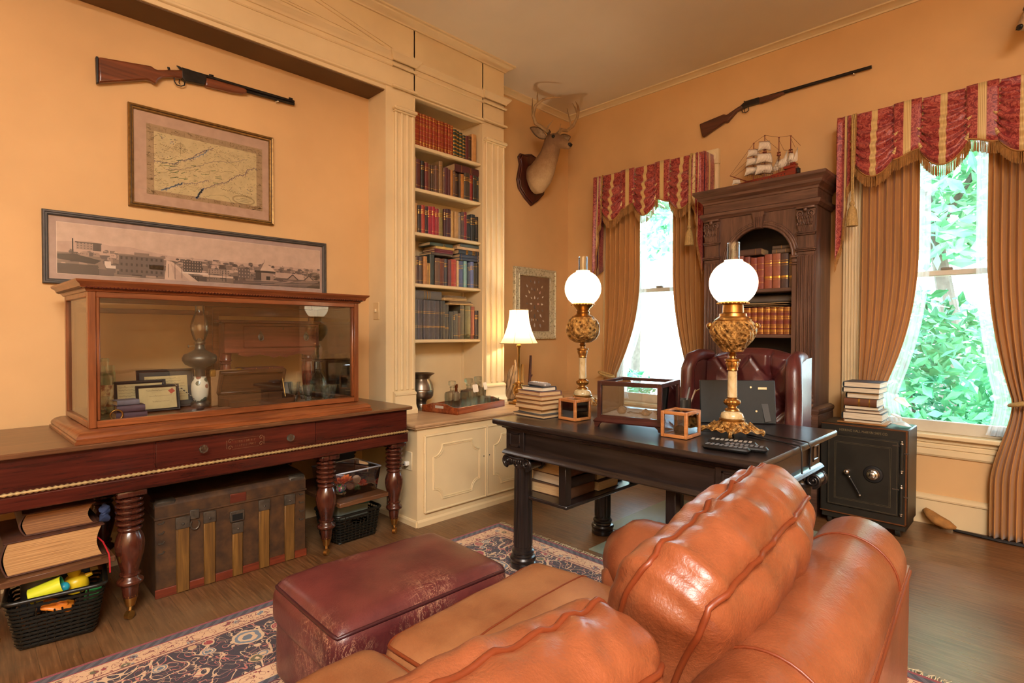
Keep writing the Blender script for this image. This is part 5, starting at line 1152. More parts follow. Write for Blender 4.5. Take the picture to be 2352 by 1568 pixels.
mb.build('tray_body', M['burl'], t, smooth=30)
mb = MB()
for y, s in ((y0, -1),): mb.box((x0+x1)/2-.038, y-.0015, .034, (x0+x1)/2+.038, y+.001, .052, .0007)
mb.build('hand_hole', mk('pale_hand_hole', 'c8c0b4', .3, var=.2), t)
sq = lambda a, z: 1/max(abs(cos(a)), abs(sin(a)))*.86
ribs = lambda a, z: sq(a, z)*(1+.015*cos(40*a))
DEC2 = [(.001, .006), (.043, 0), (.046, .006), (.046, .098), (.040, .110), (.018, .118), (.0145, .124), (.0145, .140), (.020, .146), (.020, .149), (.012, .15)]
def sq_decanter(label, x, y, rot, s=1.0, tagged=False):
    t = thing('decanter', label, 'decanter', trp(x, y, .0105), tr+rot, 'square decanters on the tray'); t.scale = (s, s, s)
    MB().lathe(DEC2, 80, flute=lambda a, z: (ribs(a, z) if z < .112 else 1)).build('body', M['crystal'], t, smooth=25)
    mb = MB(); mb.lathe([(.001, .140), (.012, .142), (.012, .152), (.020, .158), (.024, .165), (.024, .186), (.020, .192), (0, .193)], 8, flute=lambda a, z: 1 if z < .153 else 1/max(abs(cos(a)), abs(sin(a)))*.86); mb.build('stopper', M['crystal'], t, smooth=15)
    if tagged:
        mb = MB(); mb.M = Matrix.Translation((.052, .012, .125)) @ Matrix.Rotation(R(78), 4, 'Y'); mb.prism([(-.026, -.020), (-.020, -.026), (.020, -.026), (.026, -.020), (.026, .020), (.020, .026), (-.020, .026), (-.026, .020)], 0, .001, 'z'); tg = mb.build('paper_tag', mk('cream_tag', 'e8d8c4', .7, var=.1), t, smooth=0)
        MB().tube([(.015, 0, .132), (.035, .006, .140), (.050, .010, .145)], .0008, 5).build('string', mk('tag_string', 'b8a890', .8, var=0), t, smooth=60)
    return t
sq_decanter('square ribbed decanter next to the pewter vase, without a tag', -.180, -.035, R(8))
sq_decanter('square ribbed decanter with paper tag in the middle of the tray', -.095, .055, R(-6), 1.1, True)
sq_decanter('square ribbed decanter with paper tag at the far side of the tray', -.135, .218, R(10), 1.1, True)
t = thing('ice_jar', 'round glass jar with metal lid behind the tagged decanters', 'jar', trp(-.185, .118, .0105), tr)
MB().lathe([(.001, .004), (.036, 0), (.038, .006), (.038, .085), (.034, .092), (.034, .096), (0, .0965)], 28).build('jar', M['crystal'], t, smooth=40); MB().lathe([(.038, .0965), (.040, .101), (.040, .109), (.034, .114), (0, .115)], 28).build('lid', M['steel'], t, smooth=40)
t = thing('amber_bottle', 'small amber glass bottle at the back of the tray', 'bottle', trp(-.208, .045, .0105), tr)
MB().lathe([(.001, 0), (.022, .001), (.023, .08), (.012, .10), (.010, .13), (.013, .134), (.013, .16), (0, .161)], 20).build('body', mk('amber_glass', '6a3210', .12, var=.1), t, smooth=50)
TUMB = [(.001, .008), (.034, 0), (.037, .004), (.038, .085), (.0355, .085), (.033, .012), (.001, .010)]
spots = [(.008, -.035, 1.0, 'ribbed tumbler at the front of the tray by the vase'), (.014, .045, 1.0, 'ribbed tumbler beside the middle decanter'), (.020, .115, .95, 'ribbed tumbler in front of the far decanter'), (.030, -.125, .9, 'ribbed tumbler by the tray end with the hand hole')]
g0 = None
for x, y, s, lab in spots:
    if g0 is None: o = g0 = MB().lathe(TUMB, 64, flute=lambda a, z: 1+.022*cos(20*a)).build('tumbler', M['crystal'], smooth=40)
    else: o = g0.copy(); COL.objects.link(o)
    o.location = trp(x, y, .0105); o.scale = (s, s, s); tag(o, lab, 'glass', 'tumblers on the tray')
SH = [(.001, .012), (.020, 0), (.022, .004), (.024, .055), (.0225, .055), (.019, .016), (.001, .014)]; g0 = None
for k, (x, y) in enumerate(((-.03, .165), (.025, .185), (-.05, .238), (.02, .245))):
    if g0 is None: o = g0 = MB().lathe(SH, 24).build('shot_glass', M['crystal'], smooth=40)
    else: o = g0.copy(); COL.objects.link(o)
    o.location = trp(x, y, .0105); tag(o, 'small shot glass at the lamp end of the tray, %s' % ['beside the middle tumbler', 'at the front edge', 'against the back rim side', 'in the front far corner'][k], 'glass', 'shot glasses on the tray')
# ---- table lamp with bell shade
LX, LY_ = -2.980, 3.065
t = thing('table_lamp', 'brass urn table lamp with glowing cream bell shade beside the cream pilaster', 'lamp', (LX, LY_, CZ))
mb = MB(); mb.box(-.058, -.058, 0, .058, .058, .018, .004); mb.build('plinth', M['brass'], t)
mb = MB(); mb.lathe([(.048, .018), (.050, .026), (.036, .038), (.022, .046), (.020, .056), (.034, .066), (.044, .09), (.046, .115), (.040, .135), (.028, .148), (.026, .156), (.038, .160), (.040, .166), (.020, .172), (.012, .18), (.012, .19), (.0095, .20), (.0095, .44), (.016, .448), (.020, .462), (.013, .47), (.010, .50), (0, .50)], 28, flute=lambda a, z: 1+.03*cos(14*a) if .06 < z < .14 else 1)
for s in (-1, 1): mb.tube([(s*.036, 0, .15), (s*.060, 0, .150), (s*.062, 0, .122), (s*.048, 0, .105)], .006, 8)
mb.build('urn_stem', M['brass'], t, smooth=40)
N = NT('lamp_shade_fabric'); tl = N.n('ShaderNodeBsdfTranslucent'); tl.inputs[0].default_value = lin('f2dfb8'); df = N.n('ShaderNodeBsdfDiffuse'); df.inputs[0].default_value = lin('efe0c0'); mx = N.n('ShaderNodeMixShader'); mx.inputs[0].default_value = .55; N.l(df.outputs[0], mx.inputs[1]); N.l(tl.outputs[0], mx.inputs[2]); N.l(mx.outputs[0], N.out.inputs['Surface']); M['shade'] = N.m
def shade_r(v): return .152-(.152-.076)*(1-(1-v)**2.1)
mb = MB(); mb.grid(lambda u, v: (shade_r(v)*(1-.035*abs(sin(3*2*pi*u)))*cos(2*pi*u), shade_r(v)*(1-.035*abs(sin(3*2*pi*u)))*sin(2*pi*u), .478+.262*v), 72, 16, cu=True); sh = mb.build('lamp_shade', M['shade'], t, smooth=60)
mb = MB(); tan = mk('shade_trim', 'b89a68', .7, var=0)
for k in range(6): a = 2*pi*k/6; mb.tube([(shade_r(v/10)*cos(a)*1.006, shade_r(v/10)*sin(a)*1.006, .478+.262*v/10) for v in range(11)], .0016, 6)
for v in (0, 1): mb.tube([(shade_r(v)*(1-.035*abs(sin(3*2*pi*k/48)))*cos(2*pi*k/48), shade_r(v)*(1-.035*abs(sin(3*2*pi*k/48)))*sin(2*pi*k/48), .478+.262*v) for k in range(48)], .0026, 6, closed=True)
mb.build('shade_trim', tan, sh, smooth=60)
MB().ball((0, 0, .575), .028, n=16, k=12).build('light_bulb', emis('warm_bulb', 'ffd9a0', 18), t)
lamp('table_lamp_light', 'POINT', (LX, LY_, CZ+.61), 9, (1, .78, .50), .03)
# ---- driftwood figure and two carved sticks
M['drift'] = mk('driftwood', '6e5238', .8, var=.4, vs=14, bump=.5, bs=60, bd=.01, stretch=(3, 3, .6), c2='a98a66')
rd = random.Random(6); mb = MB()
for k in range(7):
    a = k*.9; P = []
    for i in range(9):
        f = i/8; P.append((.045*cos(a+f*2.2)*(1-.4*f)+rd.gauss(0, .004), .045*sin(a+f*2.2)*(1-.4*f)+rd.gauss(0, .004), f*(.20+.02*k)))
    mb.tube(P, [.020*(1-.75*i/8)+.003 for i in range(9)], 8)
tag(mb.build('driftwood', M['drift'], loc=(-3.20, 3.215, CZ+.012), smooth=60), 'twisted driftwood sculpture behind the brass table lamp', 'ornament')
t = thing('carved_stick', 'pale tan carved stick standing on the counter behind the book pile', 'stick', (-3.28, 3.42, CZ))
MB().tube([(0, 0, 0), (.0, .0, .26), (.002, .004, .285)], [.016, .014, .015], 10).build('shaft', mk('tan_stick', 'b88a48', .55, var=.3, vs=20, stretch=(3, 3, .5)), t, smooth=50); MB().lathe([(.03, 0), (.034, .008), (.018, .014), (0, .0145)], 16).build('foot', M['drift'], t)
t = thing('carved_stick', 'taller dark reddish stick leaning beside the tan one', 'stick', (-3.30, 3.535, CZ))
mb = MB(); mb.tube([(0, -.02, .0), (0, 0, .16), (0, .012, .36)], [.012, .013, .010], 8); mb.tube([(0, -.004, .15), (.02, .012, .19)], [.008, .005], 6); mb.build('shaft', mk('dark_red_stick', '4a241c', .6, var=.3, vs=20), t, smooth=50); MB().lathe([(.03, 0), (.034, .008), (.018, .014), (0, .0145)], 16, (0, -.02, 0)).build('foot', M['drift'], t)
# ================================================================ black carved desk and what stands on it
M['ebony'] = wood('ebonised_oak', '120e0d', '30262322'[:6], 'x', .3, 16, .12, .25); M['ebonyz'] = wood('ebonised_leg', '100d0c', '2b2322', 'z', .32, 16, .10, .2)
DX0, DX1, DY0, DY1, DZ = -2.03, -.695, 1.895, 2.795, .76
t = thing('desk', 'large black carved desk with fluted column legs and a deep top', 'desk', (0, 0, 0))
mb = MB(); mb.box(DX0+.03, DY0+.03, .728, DX1-.03, DY1-.03, .7592)
PT = [(DX0+.03, DY0+.03), (DX1-.03, DY0+.03), (DX1-.03, DY1-.03), (DX0+.03, DY1-.03)]
mb.mould([(-.03, .724), (.010, .724), (.016, .730), (.028, .734), (.030, .740), (.030, .752), (.026, .7595), (-.03, .7598)], PT, closed=True); mb.build('desk_top', M['ebony'], t, smooth=35)
mb = MB(); ax0, ax1, ay0, ay1 = -1.955, -.765, 1.945, 2.735
mb.box(ax0, ay0, .596, ax1, ay1, .727)
PA = [(ax0, ay0), (ax1, ay0), (ax1, ay1), (ax0, ay1)]
mb.mould([(0, .700), (.010, .704), (.014, .714), (.026, .718), (.028, .7235), (0, .724)], PA, closed=True, caps=False); mb.mould([(0, .592), (.020, .592), (.024, .598), (.020, .606), (.010, .612), (0, .618)], PA, closed=True, caps=False)
for (x, y) in ((ax0, ay0), (ax1, ay0), (ax1, ay1), (ax0, ay1)):
    sx = 1 if x == ax0 else -1; sy = 1 if y == ay0 else -1
    mb.box(x-sx*.012, y-sy*.012, .592, x+sx*.11, y+sy*.11, .722, .002)
    for (p, q, r_, s_) in (((x+sx*.012), (y-sy*.016), (x+sx*.086), (y-sy*.010)), ((x-sx*.016), (y+sy*.012), (x-sx*.010), (y+sy*.086))):
        mb.box(p, q, .628, r_, s_, .640, .002); mb.box(p, q, .690, r_, s_, .700, .002)
        if abs(r_-p) > .03: mb.box(p, q, .628, p+sx*.010, s_, .70, .002); mb.box(r_-sx*.010, q, .628, r_, s_, .70, .002)
        else: mb.box(p, q, .628, r_, q+sy*.010, .70, .002); mb.box(p, s_-sy*.010, .628, r_, s_, .70, .002)
mb.mould([(0, .586), (.022, .586), (.026, .592), (.022, .600), (.0, .602)], [(ax0-.002, ay0-.002), (ax1+.002, ay0-.002), (ax1+.002, ay1+.002), (ax0-.002, ay1+.002)], closed=True, caps=False)
mb.box(ax0-.01, ay0-.01, .580, ax0+.12, ay0+.12, .594, .003); mb.box(ax1+.01, ay0-.01, .580, ax1-.12, ay0+.12, .594, .003); mb.box(ax0-.01, ay1+.01, .580, ax0+.12, ay1-.12, .594, .003); mb.box(ax1+.01, ay1+.01, .580, ax1-.12, ay1-.12, .594, .003)
mb.build('apron', M['ebony'], t, smooth=35)
def flu(a, z): return 1-.085*max(0, cos(12*a))**.6 if .105 < z < .505 else 1
COLP = [(.062, .0), (.064, .004), (.064, .022), (.058, .026), (.064, .034), (.067, .046), (.062, .056), (.052, .060), (.050, .068), (.056, .076), (.056, .084), (.048, .090), (.047, .10), (.048, .104), (.048, .1051), (.0485, .13), (.045, .48), (.045, .5049), (.046, .505), (.049, .512), (.050, .520), (.046, .526), (.046, .540), (.058, .552), (.060, .560), (.060, .581)]
def volute(mb, c, ax, s=1):
    P = []
    for k in range(34):
        a = -pi/2+k*.42; r = .030*(1-k/38); q = (s*r*cos(a), r*sin(a)); P.append((c[0]+q[0], c[1], c[2]+q[1]) if ax == 'x' else (c[0], c[1]+q[0], c[2]+q[1]))
    mb.tube(P, [.009*(1-k/52) for k in range(34)], 8)
    mb.ball(c, .010, n=10, k=8)
for (x, y) in ((ax0+.05, ay0+.05), (ax1-.05, ay0+.05), (ax0+.05, ay1-.05), (ax1-.05, ay1-.05)):
    mb = MB(); mb.lathe(COLP, 72, (x, y, .0105 if y < 2.3 else .0004), flute=flu); lg = mb.build('leg', M['ebonyz'], t, smooth=40)
    mb = MB(); z = .548
    for sy in (-1, 1):
        for sx in (-1, 1): volute(mb, (x+sx*.066, y+sy*.048, z), 'x', sx)
        mb.tube([(x-.06, y+sy*.050, .574), (x-.02, y+sy*.054, .568), (x+.02, y+sy*.054, .568), (x+.06, y+sy*.050, .574)], .009, 8)
        for k in range(5): mb.ball((x-.032+k*.016, y+sy*.053, .553), .0085, .008, .014, 8, 6)
    for sx in (-1, 1): mb.cyl((x+sx*.066, y-.048, z), (x+sx*.066, y+sy*.048, z), .028, .028, 20)
    mb.build('ionic_capital', M['ebonyz'], lg, smooth=50)
for nm, x0, x1, px_ in (('a', -1.945, -1.615, -1.640), ('b', -1.105, -.775, -1.080)):
    mb = MB(); mb.box(x0, 1.985, .362, x1, 2.640, .380, .004); mb.box(x0+.004, 1.989, .380, x1-.004, 1.993, .3835) if False else None
    sh = mb.build('side_shelf', M['ebony'], t)
    mb = MB()
    for py in (2.005, 2.610): mb.box(px_-.022, py-.022 if py < 2.3 else py-.02, .3801, px_+.022, py+.022, .5957, .003); mb.box(px_-.034, py-.030, .568, px_+.034, py+.030, .5957, .008)
    for py in (2.005, 2.610): mb2 = MB(); mb2.box(px_-.022, py-.022, .3801, px_+.022, py+.022, .5957, .003); mb2.box(px_-.034, py-.030, .568, px_+.034, py+.030, .5957, .008); mb2.build('shelf_post', M['ebonyz'], t)
# ---- books on the desk's side shelves
def pbook(label, w, h, d, c, loc, rz, pages='pagew', grp=None, gilt=()): return book(label, w, h, d, c, loc, rz, list(gilt), lying=True, sep=True, pages=pages, group=grp)
DS = .3806
for i, (w, h, d, c, x, y, z, a, pg, lab) in enumerate((
    (.052, .215, .265, '6a4a34', -1.936, 2.075, 0, 2, 'pages', 'lowest book of the pile on the desk side shelf, ochre page edges'),
    (.050, .205, .255, '3a3230', -1.935, 2.078, .0526, -2, 'pagew', 'middle book of the pile on the desk side shelf'),
    (.058, .190, .235, '6e4a36', -1.930, 2.080, .1032, 1, 'pages', 'topmost tan-edged book of the pile on the desk side shelf'),
    (.050, .175, .285, '3c3c40', -1.936, 2.300, 0, -1, 'pagew', 'lower white-paged book at the back of the desk side shelf'),
    (.052, .165, .26, '4a4644', -1.930, 2.303, .0506, 1, 'pagew', 'upper white-paged book at the back of the desk side shelf'))):
    pbook(lab, w, h, d, c, ((-1.668-.006*i, y, DS+z) if i < 3 else (-1.935, y+h, DS+z)), R(a+(90 if i < 3 else -90)), pg, 'books on the desk side shelves')
o = MB(); o.box(0, 0, 0, .20, .09, .018, .002); o.box(.195, .004, .001, .206, .086, .017, .003); tag(o.build('spiral_notebook', [mk('dark_notebook', '2a2c34', .5, var=.1)], loc=(-1.90, 2.488, DS), rot=(0, 0, R(2))), 'dark spiral notebook behind the white-paged books on the desk shelf', 'notebook')
t2 = book('big old brown book with thick ochre pages on the sofa-side desk shelf', .115, .240, .30, '3a2a1e', (-.808, 2.350, DS), R(180), [], lying=True, sep=True)
# ---- things on the desk top
DT = .7604
spec = [(.016, .225, .165, '5a5048', 4, 'pages', 'thin spotted cover book at the bottom of the desk book pile'), (.024, .190, .145, '4a5a60', -2, 'pages', 'slate-blue backed book, second from the bottom of the desk pile'),
        (.026, .205, .16, '8a5c34', 3, 'pages', 'ragged tan book, third from the bottom of the desk pile'), (.022, .200, .16, '6e4a30', -1, 'pages', 'ragged brown book in the middle of the desk pile'), (.020, .205, .165, '9a6c40', 2, 'pages', 'frayed ochre book above the middle of the desk pile'),
        (.022, .190, .15, '7a5a58', -3, 'pages', 'mauve-backed book, third from the top of the desk pile'), (.022, .150, .11, '2c3644', 5, 'pagew', 'small dark blue book with white pages under the remote')]
z = DT
for (w, h, d, c, a, pg, lab) in spec:
    pbook(lab, w, h, d, c, (-1.935+h/2, 2.145+d/2, z), R(a+174), pg, 'pile of old books on the desk'); z += w+.0006
t = thing('remote_control', 'silver remote control lying on top of the desk book pile', 'remote', (-1.925, 2.135, z), R(-10))
MB().box(-.075, -.022, 0, .075, .022, .020, .007).build('body', mk('silver_plastic', '9c9894', .35, .3, var=.05), t)
mb = MB()
for k in range(8):
    for j in range(3): mb.box(-.06+k*.015, -.014+j*.011, .0195, -.051+k*.015, -.007+j*.011, .0215)
mb.build('buttons', mk('white_buttons', 'd8d8d8', .4, var=0), t, smooth=0)
M['pine'] = wood('honey_pine', '96592c', 'cf8f55', 'x', .4, 14, .05); M['cherry'] = wood('dark_cherry', '220d0c', '4a211e', 'x', .28, 14, .05, .4); M['caseglass'] = glass('case_glass', (.93,.97,1,1), .5)
M['sand'] = mk('pale_sand', 'd8cfc0', .9, var=.2, vs=60)
def showbox(name, label, cat, loc, rz, w, d, h, f, wd, foot=0.0):
    t = thing(name, label, cat, loc, rz); X, Y = w/2, d/2; z0 = foot
    mb = MB()
    for sx in (-1, 1):
        for sy in (-1, 1): mb.box(sx*X, sy*Y, z0, sx*(X-f), sy*(Y-f), z0+h, .002)
    for z in (z0, z0+h-f):
        for sy in (-1, 1): mb.box(-X+f*.9, sy*Y, z, X-f*.9, sy*(Y-f), z+f, .002)
        for sx in (-1, 1): mb.box(sx*X, -Y+f*.9, z, sx*(X-f), Y-f*.9, z+f, .002)
    mb.box(-X+f*.5, -Y+f*.5, z0+.002, X-f*.5, Y-f*.5, z0+f*.6)
    mb.build('frame', wd, t)
    for nm, b in (('pane', (-X+f*.9, -Y+f*.4, z0+f*.9, X-f*.9, -Y+f*.4+.002, z0+h-f*.9)), ('pane', (-X+f*.9, Y-f*.4-.002, z0+f*.9, X-f*.9, Y-f*.4, z0+h-f*.9)), ('pane', (-X+f*.4, -Y+f*.9, z0+f*.9, -X+f*.4+.002, Y-f*.9, z0+h-f*.9)), ('pane', (X-f*.4-.002, -Y+f*.9, z0+f*.9, X-f*.4, Y-f*.9, z0+h-f*.9)), ('top_pane', (-X+f*.9, -Y+f*.9, z0+h-f*.5, X-f*.9, Y-f*.9, z0+h-f*.5+.002))):
        MB().box(*b).build(nm, M['caseglass'], t, smooth=0)
    return t, z0+f*.6
t, zf = showbox('specimen_case', 'dark cherry glass specimen case with bracket feet and sea finds inside, on the desk', 'case', (-1.402, 2.270, DT), R(12.5), .305, .30, .178, .020, M['cherry'], .035)
mb = MB(); X, Y = .1525, .15
mb.mould([(-.02, .022), (.012, .022), (.014, .028), (.008, .036), (.002, .042), (-.02, .043)], [(-X, -Y), (X, -Y), (X, Y), (-X, Y)], closed=True)
mb.build('base_moulding', M['cherry'], t, smooth=35)
for sx in (-1, 1):
    for sy in (-1, 1): mb = MB(); mb.prism([(sx*(X+.010), .024), (sx*(X-.030), .024), (sx*(X-.014), .012), (sx*(X-.010), 0), (sx*(X+.008), 0)], sy*(Y+.010), sy*(Y-.006), 'y'); mb.box(sx*(X+.010), sy*(Y-.0), 0, sx*(X-.006), sy*(Y-.022), .024, .004); mb.build('foot', M['cherry'], t)
MB().box(-X+.012, -Y+.012, zf, X-.012, Y-.012, zf+.008).build('sand_bed', M['sand'], t)
CZF = DT+zf+.0085
def cp_(x, y): return (-1.402+x*cos(R(12.5))-y*sin(R(12.5)), 2.270+x*sin(R(12.5))+y*cos(R(12.5)), CZF)
M['shell'] = mk('brown_shell', '8a6a4c', .5, var=.4, vs=40); M['shellg'] = mk('grey_shell', '6c6864', .5, var=.4, vs=40)
for k, (x, y, r, m, lab) in enumerate(((-.065, -.06, .022, 'shell', 'round brown sea urchin shell in the dark specimen case'), (.055, -.07, .020, 'shell', 'brown conch at the front of the dark specimen case'), (.10, -.01, .018, 'shellg', 'grey spiky shell near the far side of the specimen case'), (-.09, .03, .016, 'shellg', 'small grey shell at the back of the specimen case'))):
    mb = MB(); rr = random.Random(k)
    mb.lathe([(.001, 0), (r*.7, r*.1), (r, r*.5), (r*.85, r*1.0), (r*.4, r*1.45), (0, r*1.7)], 18, flute=lambda a, z, k=k: 1+.08*cos((7+k)*a))
    if k in (1, 2):
        for q in range(7): a = q*.9; mb.tube([(r*.6*cos(a), r*.6*sin(a), r*.6), (r*1.5*cos(a), r*1.5*sin(a), r*.8)], [.005, .0015], 6)
    tag(mb.build('sea_shell', M[m], loc=cp_(x, y), smooth=60), lab, 'shell', 'shells in the specimen case')
mb = MB(); mb.tube([(-.035, -.03, .001), (-.01, -.045, .008), (.02, -.035, .004), (.05, -.05, .008)], .0035, 6); mb.tube([(-.01, -.045, .006), (0, -.065, .006)], .0025, 5); tag(mb.build('bone', M['shellg'], loc=cp_(-.01, 0), smooth=60), 'thin grey bone between the shells in the specimen case', 'bone')
t, zf = showbox('specimen_box', 'small pine glass box between the book pile and the dark case', 'box', (-1.722, 2.180, DT), R(-5), .118, .118, .105, .014, M['pine'])
o = MB(); o.ball((0, 0, .012), .016, .012, .012, 12, 8); o.tube([(.01, 0, .015), (.03, .01, .03)], [.004, .002], 6); tag(o.build('specimen', M['shellg'], loc=(-1.725, 2.185, DT+zf+.0005), smooth=60), 'small dark specimen in the pine box by the book pile', 'specimen')
t, zf = showbox('specimen_box', 'small honey pine glass box in front of the brass lamp', 'box', (-1.126, 2.152, DT), R(3), .118, .140, .110, .014, M['pine'])
MB().box(.0585, -.03, .094, .0605, -.012, .099).build('clasp', M['steel'], t); MB().box(.0585, .02, .094, .0605, .038, .099).build('clasp', M['steel'], t)
o = MB(); o.lathe([(.001, 0), (.020, .004), (.024, .016), (.020, .030), (.008, .038), (0, .039)], 14, flute=lambda a, z: 1+.15*cos(5*a)); tag(o.build('mineral', mk('dark_mineral', '1c2428', .15, .4, var=.3, vs=40), loc=(-1.122, 2.138, DT+zf+.0005), smooth=25), 'dark shiny mineral inside the honey pine box', 'mineral')
t = thing('pen_cup', 'dark metal pen cup full of pens behind the specimen case', 'cup', (-1.372, 2.640, DT))
MB().lathe([(.001, .003), (.040, 0), (.042, .003), (.044, .095), (.0415, .095), (.039, .006), (.001, .005)], 28).build('cup', mk('grey_metal_cup', '5a554e', .35, .7, var=.1), t, smooth=50)
for k, (x, y, dx, dy, L, c, r, lab) in enumerate(((-.02, 0, -.05, 0, .15, '1c2a24', .006, 'black capped pen leaning out of the pen cup towards the window'), (.010, -.01, .03, .01, .15, '8a8c8a', .005, 'silver pen in the pen cup'), (.02, .01, .045, .015, .14, 'c8b49a', .004, 'tan pencil in the pen cup'), (.0, .02, .02, .02, .15, '24303c', .005, 'dark blue pen at the back of the pen cup'))):
    o = MB().tube([(0, 0, 0), (dx*.9, dy*.9, L*.9), (dx, dy, L)], [r, r, r*.5], 8).build('pen', mk('pen_'+c, c, .35, var=0), loc=(-1.372+x*.7, 2.640+y*.7, DT+.0075), smooth=50); tag(o, lab, 'pen', 'pens in the pen cup')
o = MB().tube([(0, 0, 0), (.03, .01, .10), (.045, .012, .13), (.075, .02, .15), (.09, .022, .175), (.12, .028, .190)], [.003, .003, .004, .003, .004, .002], 6).build('twig', mk('gold_twig', 'a8864a', .4, .4, var=.2), loc=(-1.358, 2.655, DT+.0075), smooth=60); tag(o, 'crooked golden twig sticking out of the pen cup', 'twig')
# framed panel seen from the back, on its easel leg
pa = R(38.8); t = thing('easel_picture_frame', 'black back of a standing picture frame with easel leg behind the brass lamp', 'picture frame', (-1.0865, 2.650, DT), rot=(R(-7), 0, pa))
MB().box(-.177, -.006, 0, .177, .010, .209, .003).build('back_panel', mk('black_backing', '10191c', .6, var=.15, vs=60), t)
mb = MB(); mb.prism([(.100, .172), (.132, .166), (.150, .012), (.122, .006)], -.011, -.016, 'y'); o = mb.build('easel_leg', mk('grey_easel', '37393a', .6, var=.1), t); o.rotation_euler = (R(-6), 0, 0)
MB().box(.095, -.010, .165, .136, -.005, .176).build('hinge', M['steel'], t)
for x, z in ((.062, .175), (.085, .060)): MB().cyl((x, -.006, z), (x, -.009, z), .005, n=12).build('turn_button', M['steel'], t)
# remotes
for k, (x, y, a, L, lab) in enumerate(((-.885, 2.105, -38, .18, 'black remote with pale buttons just below the lamp base'), (-.862, 1.995, -44, .17, 'black remote lying at the very edge of the desk'), (-.815, 2.052, -40, .16, 'black remote lying between the two others at the desk edge'))):
    t = thing('remote_control', lab, 'remote', (x, y, DT), R(a)+R(45) if False else R(a+52), 'black remotes on the desk')
    MB().box(-L/2, -.022, .001, L/2, .022, .021, .009).build('body', M['black'], t)
    mb = MB()
    for i in range(int(L/.017)-1):
        for j in range(3): mb.box(-L/2+.014+i*.017, -.015+j*.0115, .0205, -L/2+.024+i*.017, -.008+j*.0115, .0225)
    mb.build('buttons', mk('grey_buttons', '6a6c70', .5, var=.2) if k else mk('pale_buttons', '9c968c', .5, var=.2), t, smooth=0)
for k, (P, lab) in enumerate((([(-.93, 2.36, .764), (-.85, 2.33, .764), (-.76, 2.30, .764), (-.705, 2.27, .7655), (-.688, 2.262, .7645), (-.681, 2.26, .745), (-.680, 2.26, .66)], 'black cord running off the desk edge, nearer of two'), ([(-.93, 2.46, .764), (-.85, 2.42, .764), (-.76, 2.40, .764), (-.705, 2.37, .7655), (-.688, 2.362, .7645), (-.681, 2.37, .745), (-.680, 2.355, .66)], 'black cord running off the desk edge, farther of two'), ([(-1.2, 2.46, .764), (-1.25, 2.44, .764), (-1.16, 2.38, .764), (-1.24, 2.32, .764), (-1.12, 2.34, .764), (-1.06, 2.43, .764)], 'tangled black cord beside the brass lamp feet'))):
    tag(MB().tube(P, .0032, 8).build('power_cord', M['black'], smooth=80), lab, 'cord')
# ================================================================ banquet lamps and the desk chair
N = NT('pierced_brass'); vv = N.coord('Object', (1,1,1)); h = N.math('ADD', N.voro(vv, 48, 'SMOOTH_F1'), N.math('MULTIPLY', N.noise(vv, 70, 4, .6, 1.5), .8))
N.col(N.ramp(h, [(.35, lin('2a1708')), (.62, lin('8a6434')), (.95, lin('d0a25c'))])); N.set(Roughness=.34, Metallic=.9); N.bump(h, 1.0, .012); M['pierced'] = N.m
N = NT('onyx'); vv = N.coord('Object', (1,1,.5)); f = N.noise(vv, 18, 6, .65, 2.0); N.col(N.ramp(f, [(.30, lin('6e5a38')), (.40, lin('c2a878')), (.7, lin('dcc9a0'))])); N.set(Roughness=.18); M['onyx'] = N.m
N = NT('frosted_globe'); tl = N.n('ShaderNodeBsdfTranslucent'); tl.inputs[0].default_value = lin('fff4e4'); df = N.n('ShaderNodeBsdfDiffuse'); df.inputs[0].default_value = lin('fbf2e6'); mx = N.n('ShaderNodeMixShader'); mx.inputs[0].default_value = .6
em = N.n('ShaderNodeEmission'); em.inputs[0].default_value = lin('fff0dc'); em.inputs[1].default_value = .35; ad = N.n('ShaderNodeAddShader')
N.l(df.outputs[0], mx.inputs[1]); N.l(tl.outputs[0], mx.inputs[2]); N.l(mx.outputs[0], ad.inputs[0]); N.l(em.outputs[0], ad.inputs[1]); N.l(ad.outputs[0], N.out.inputs['Surface']); M['globe'] = N.m
M['chim'] = glass('tall_chimney_glass', (.96,.99,1,1), .06)
M['bulb'] = emis('lamp_bulb', 'ffe2b4', 22)
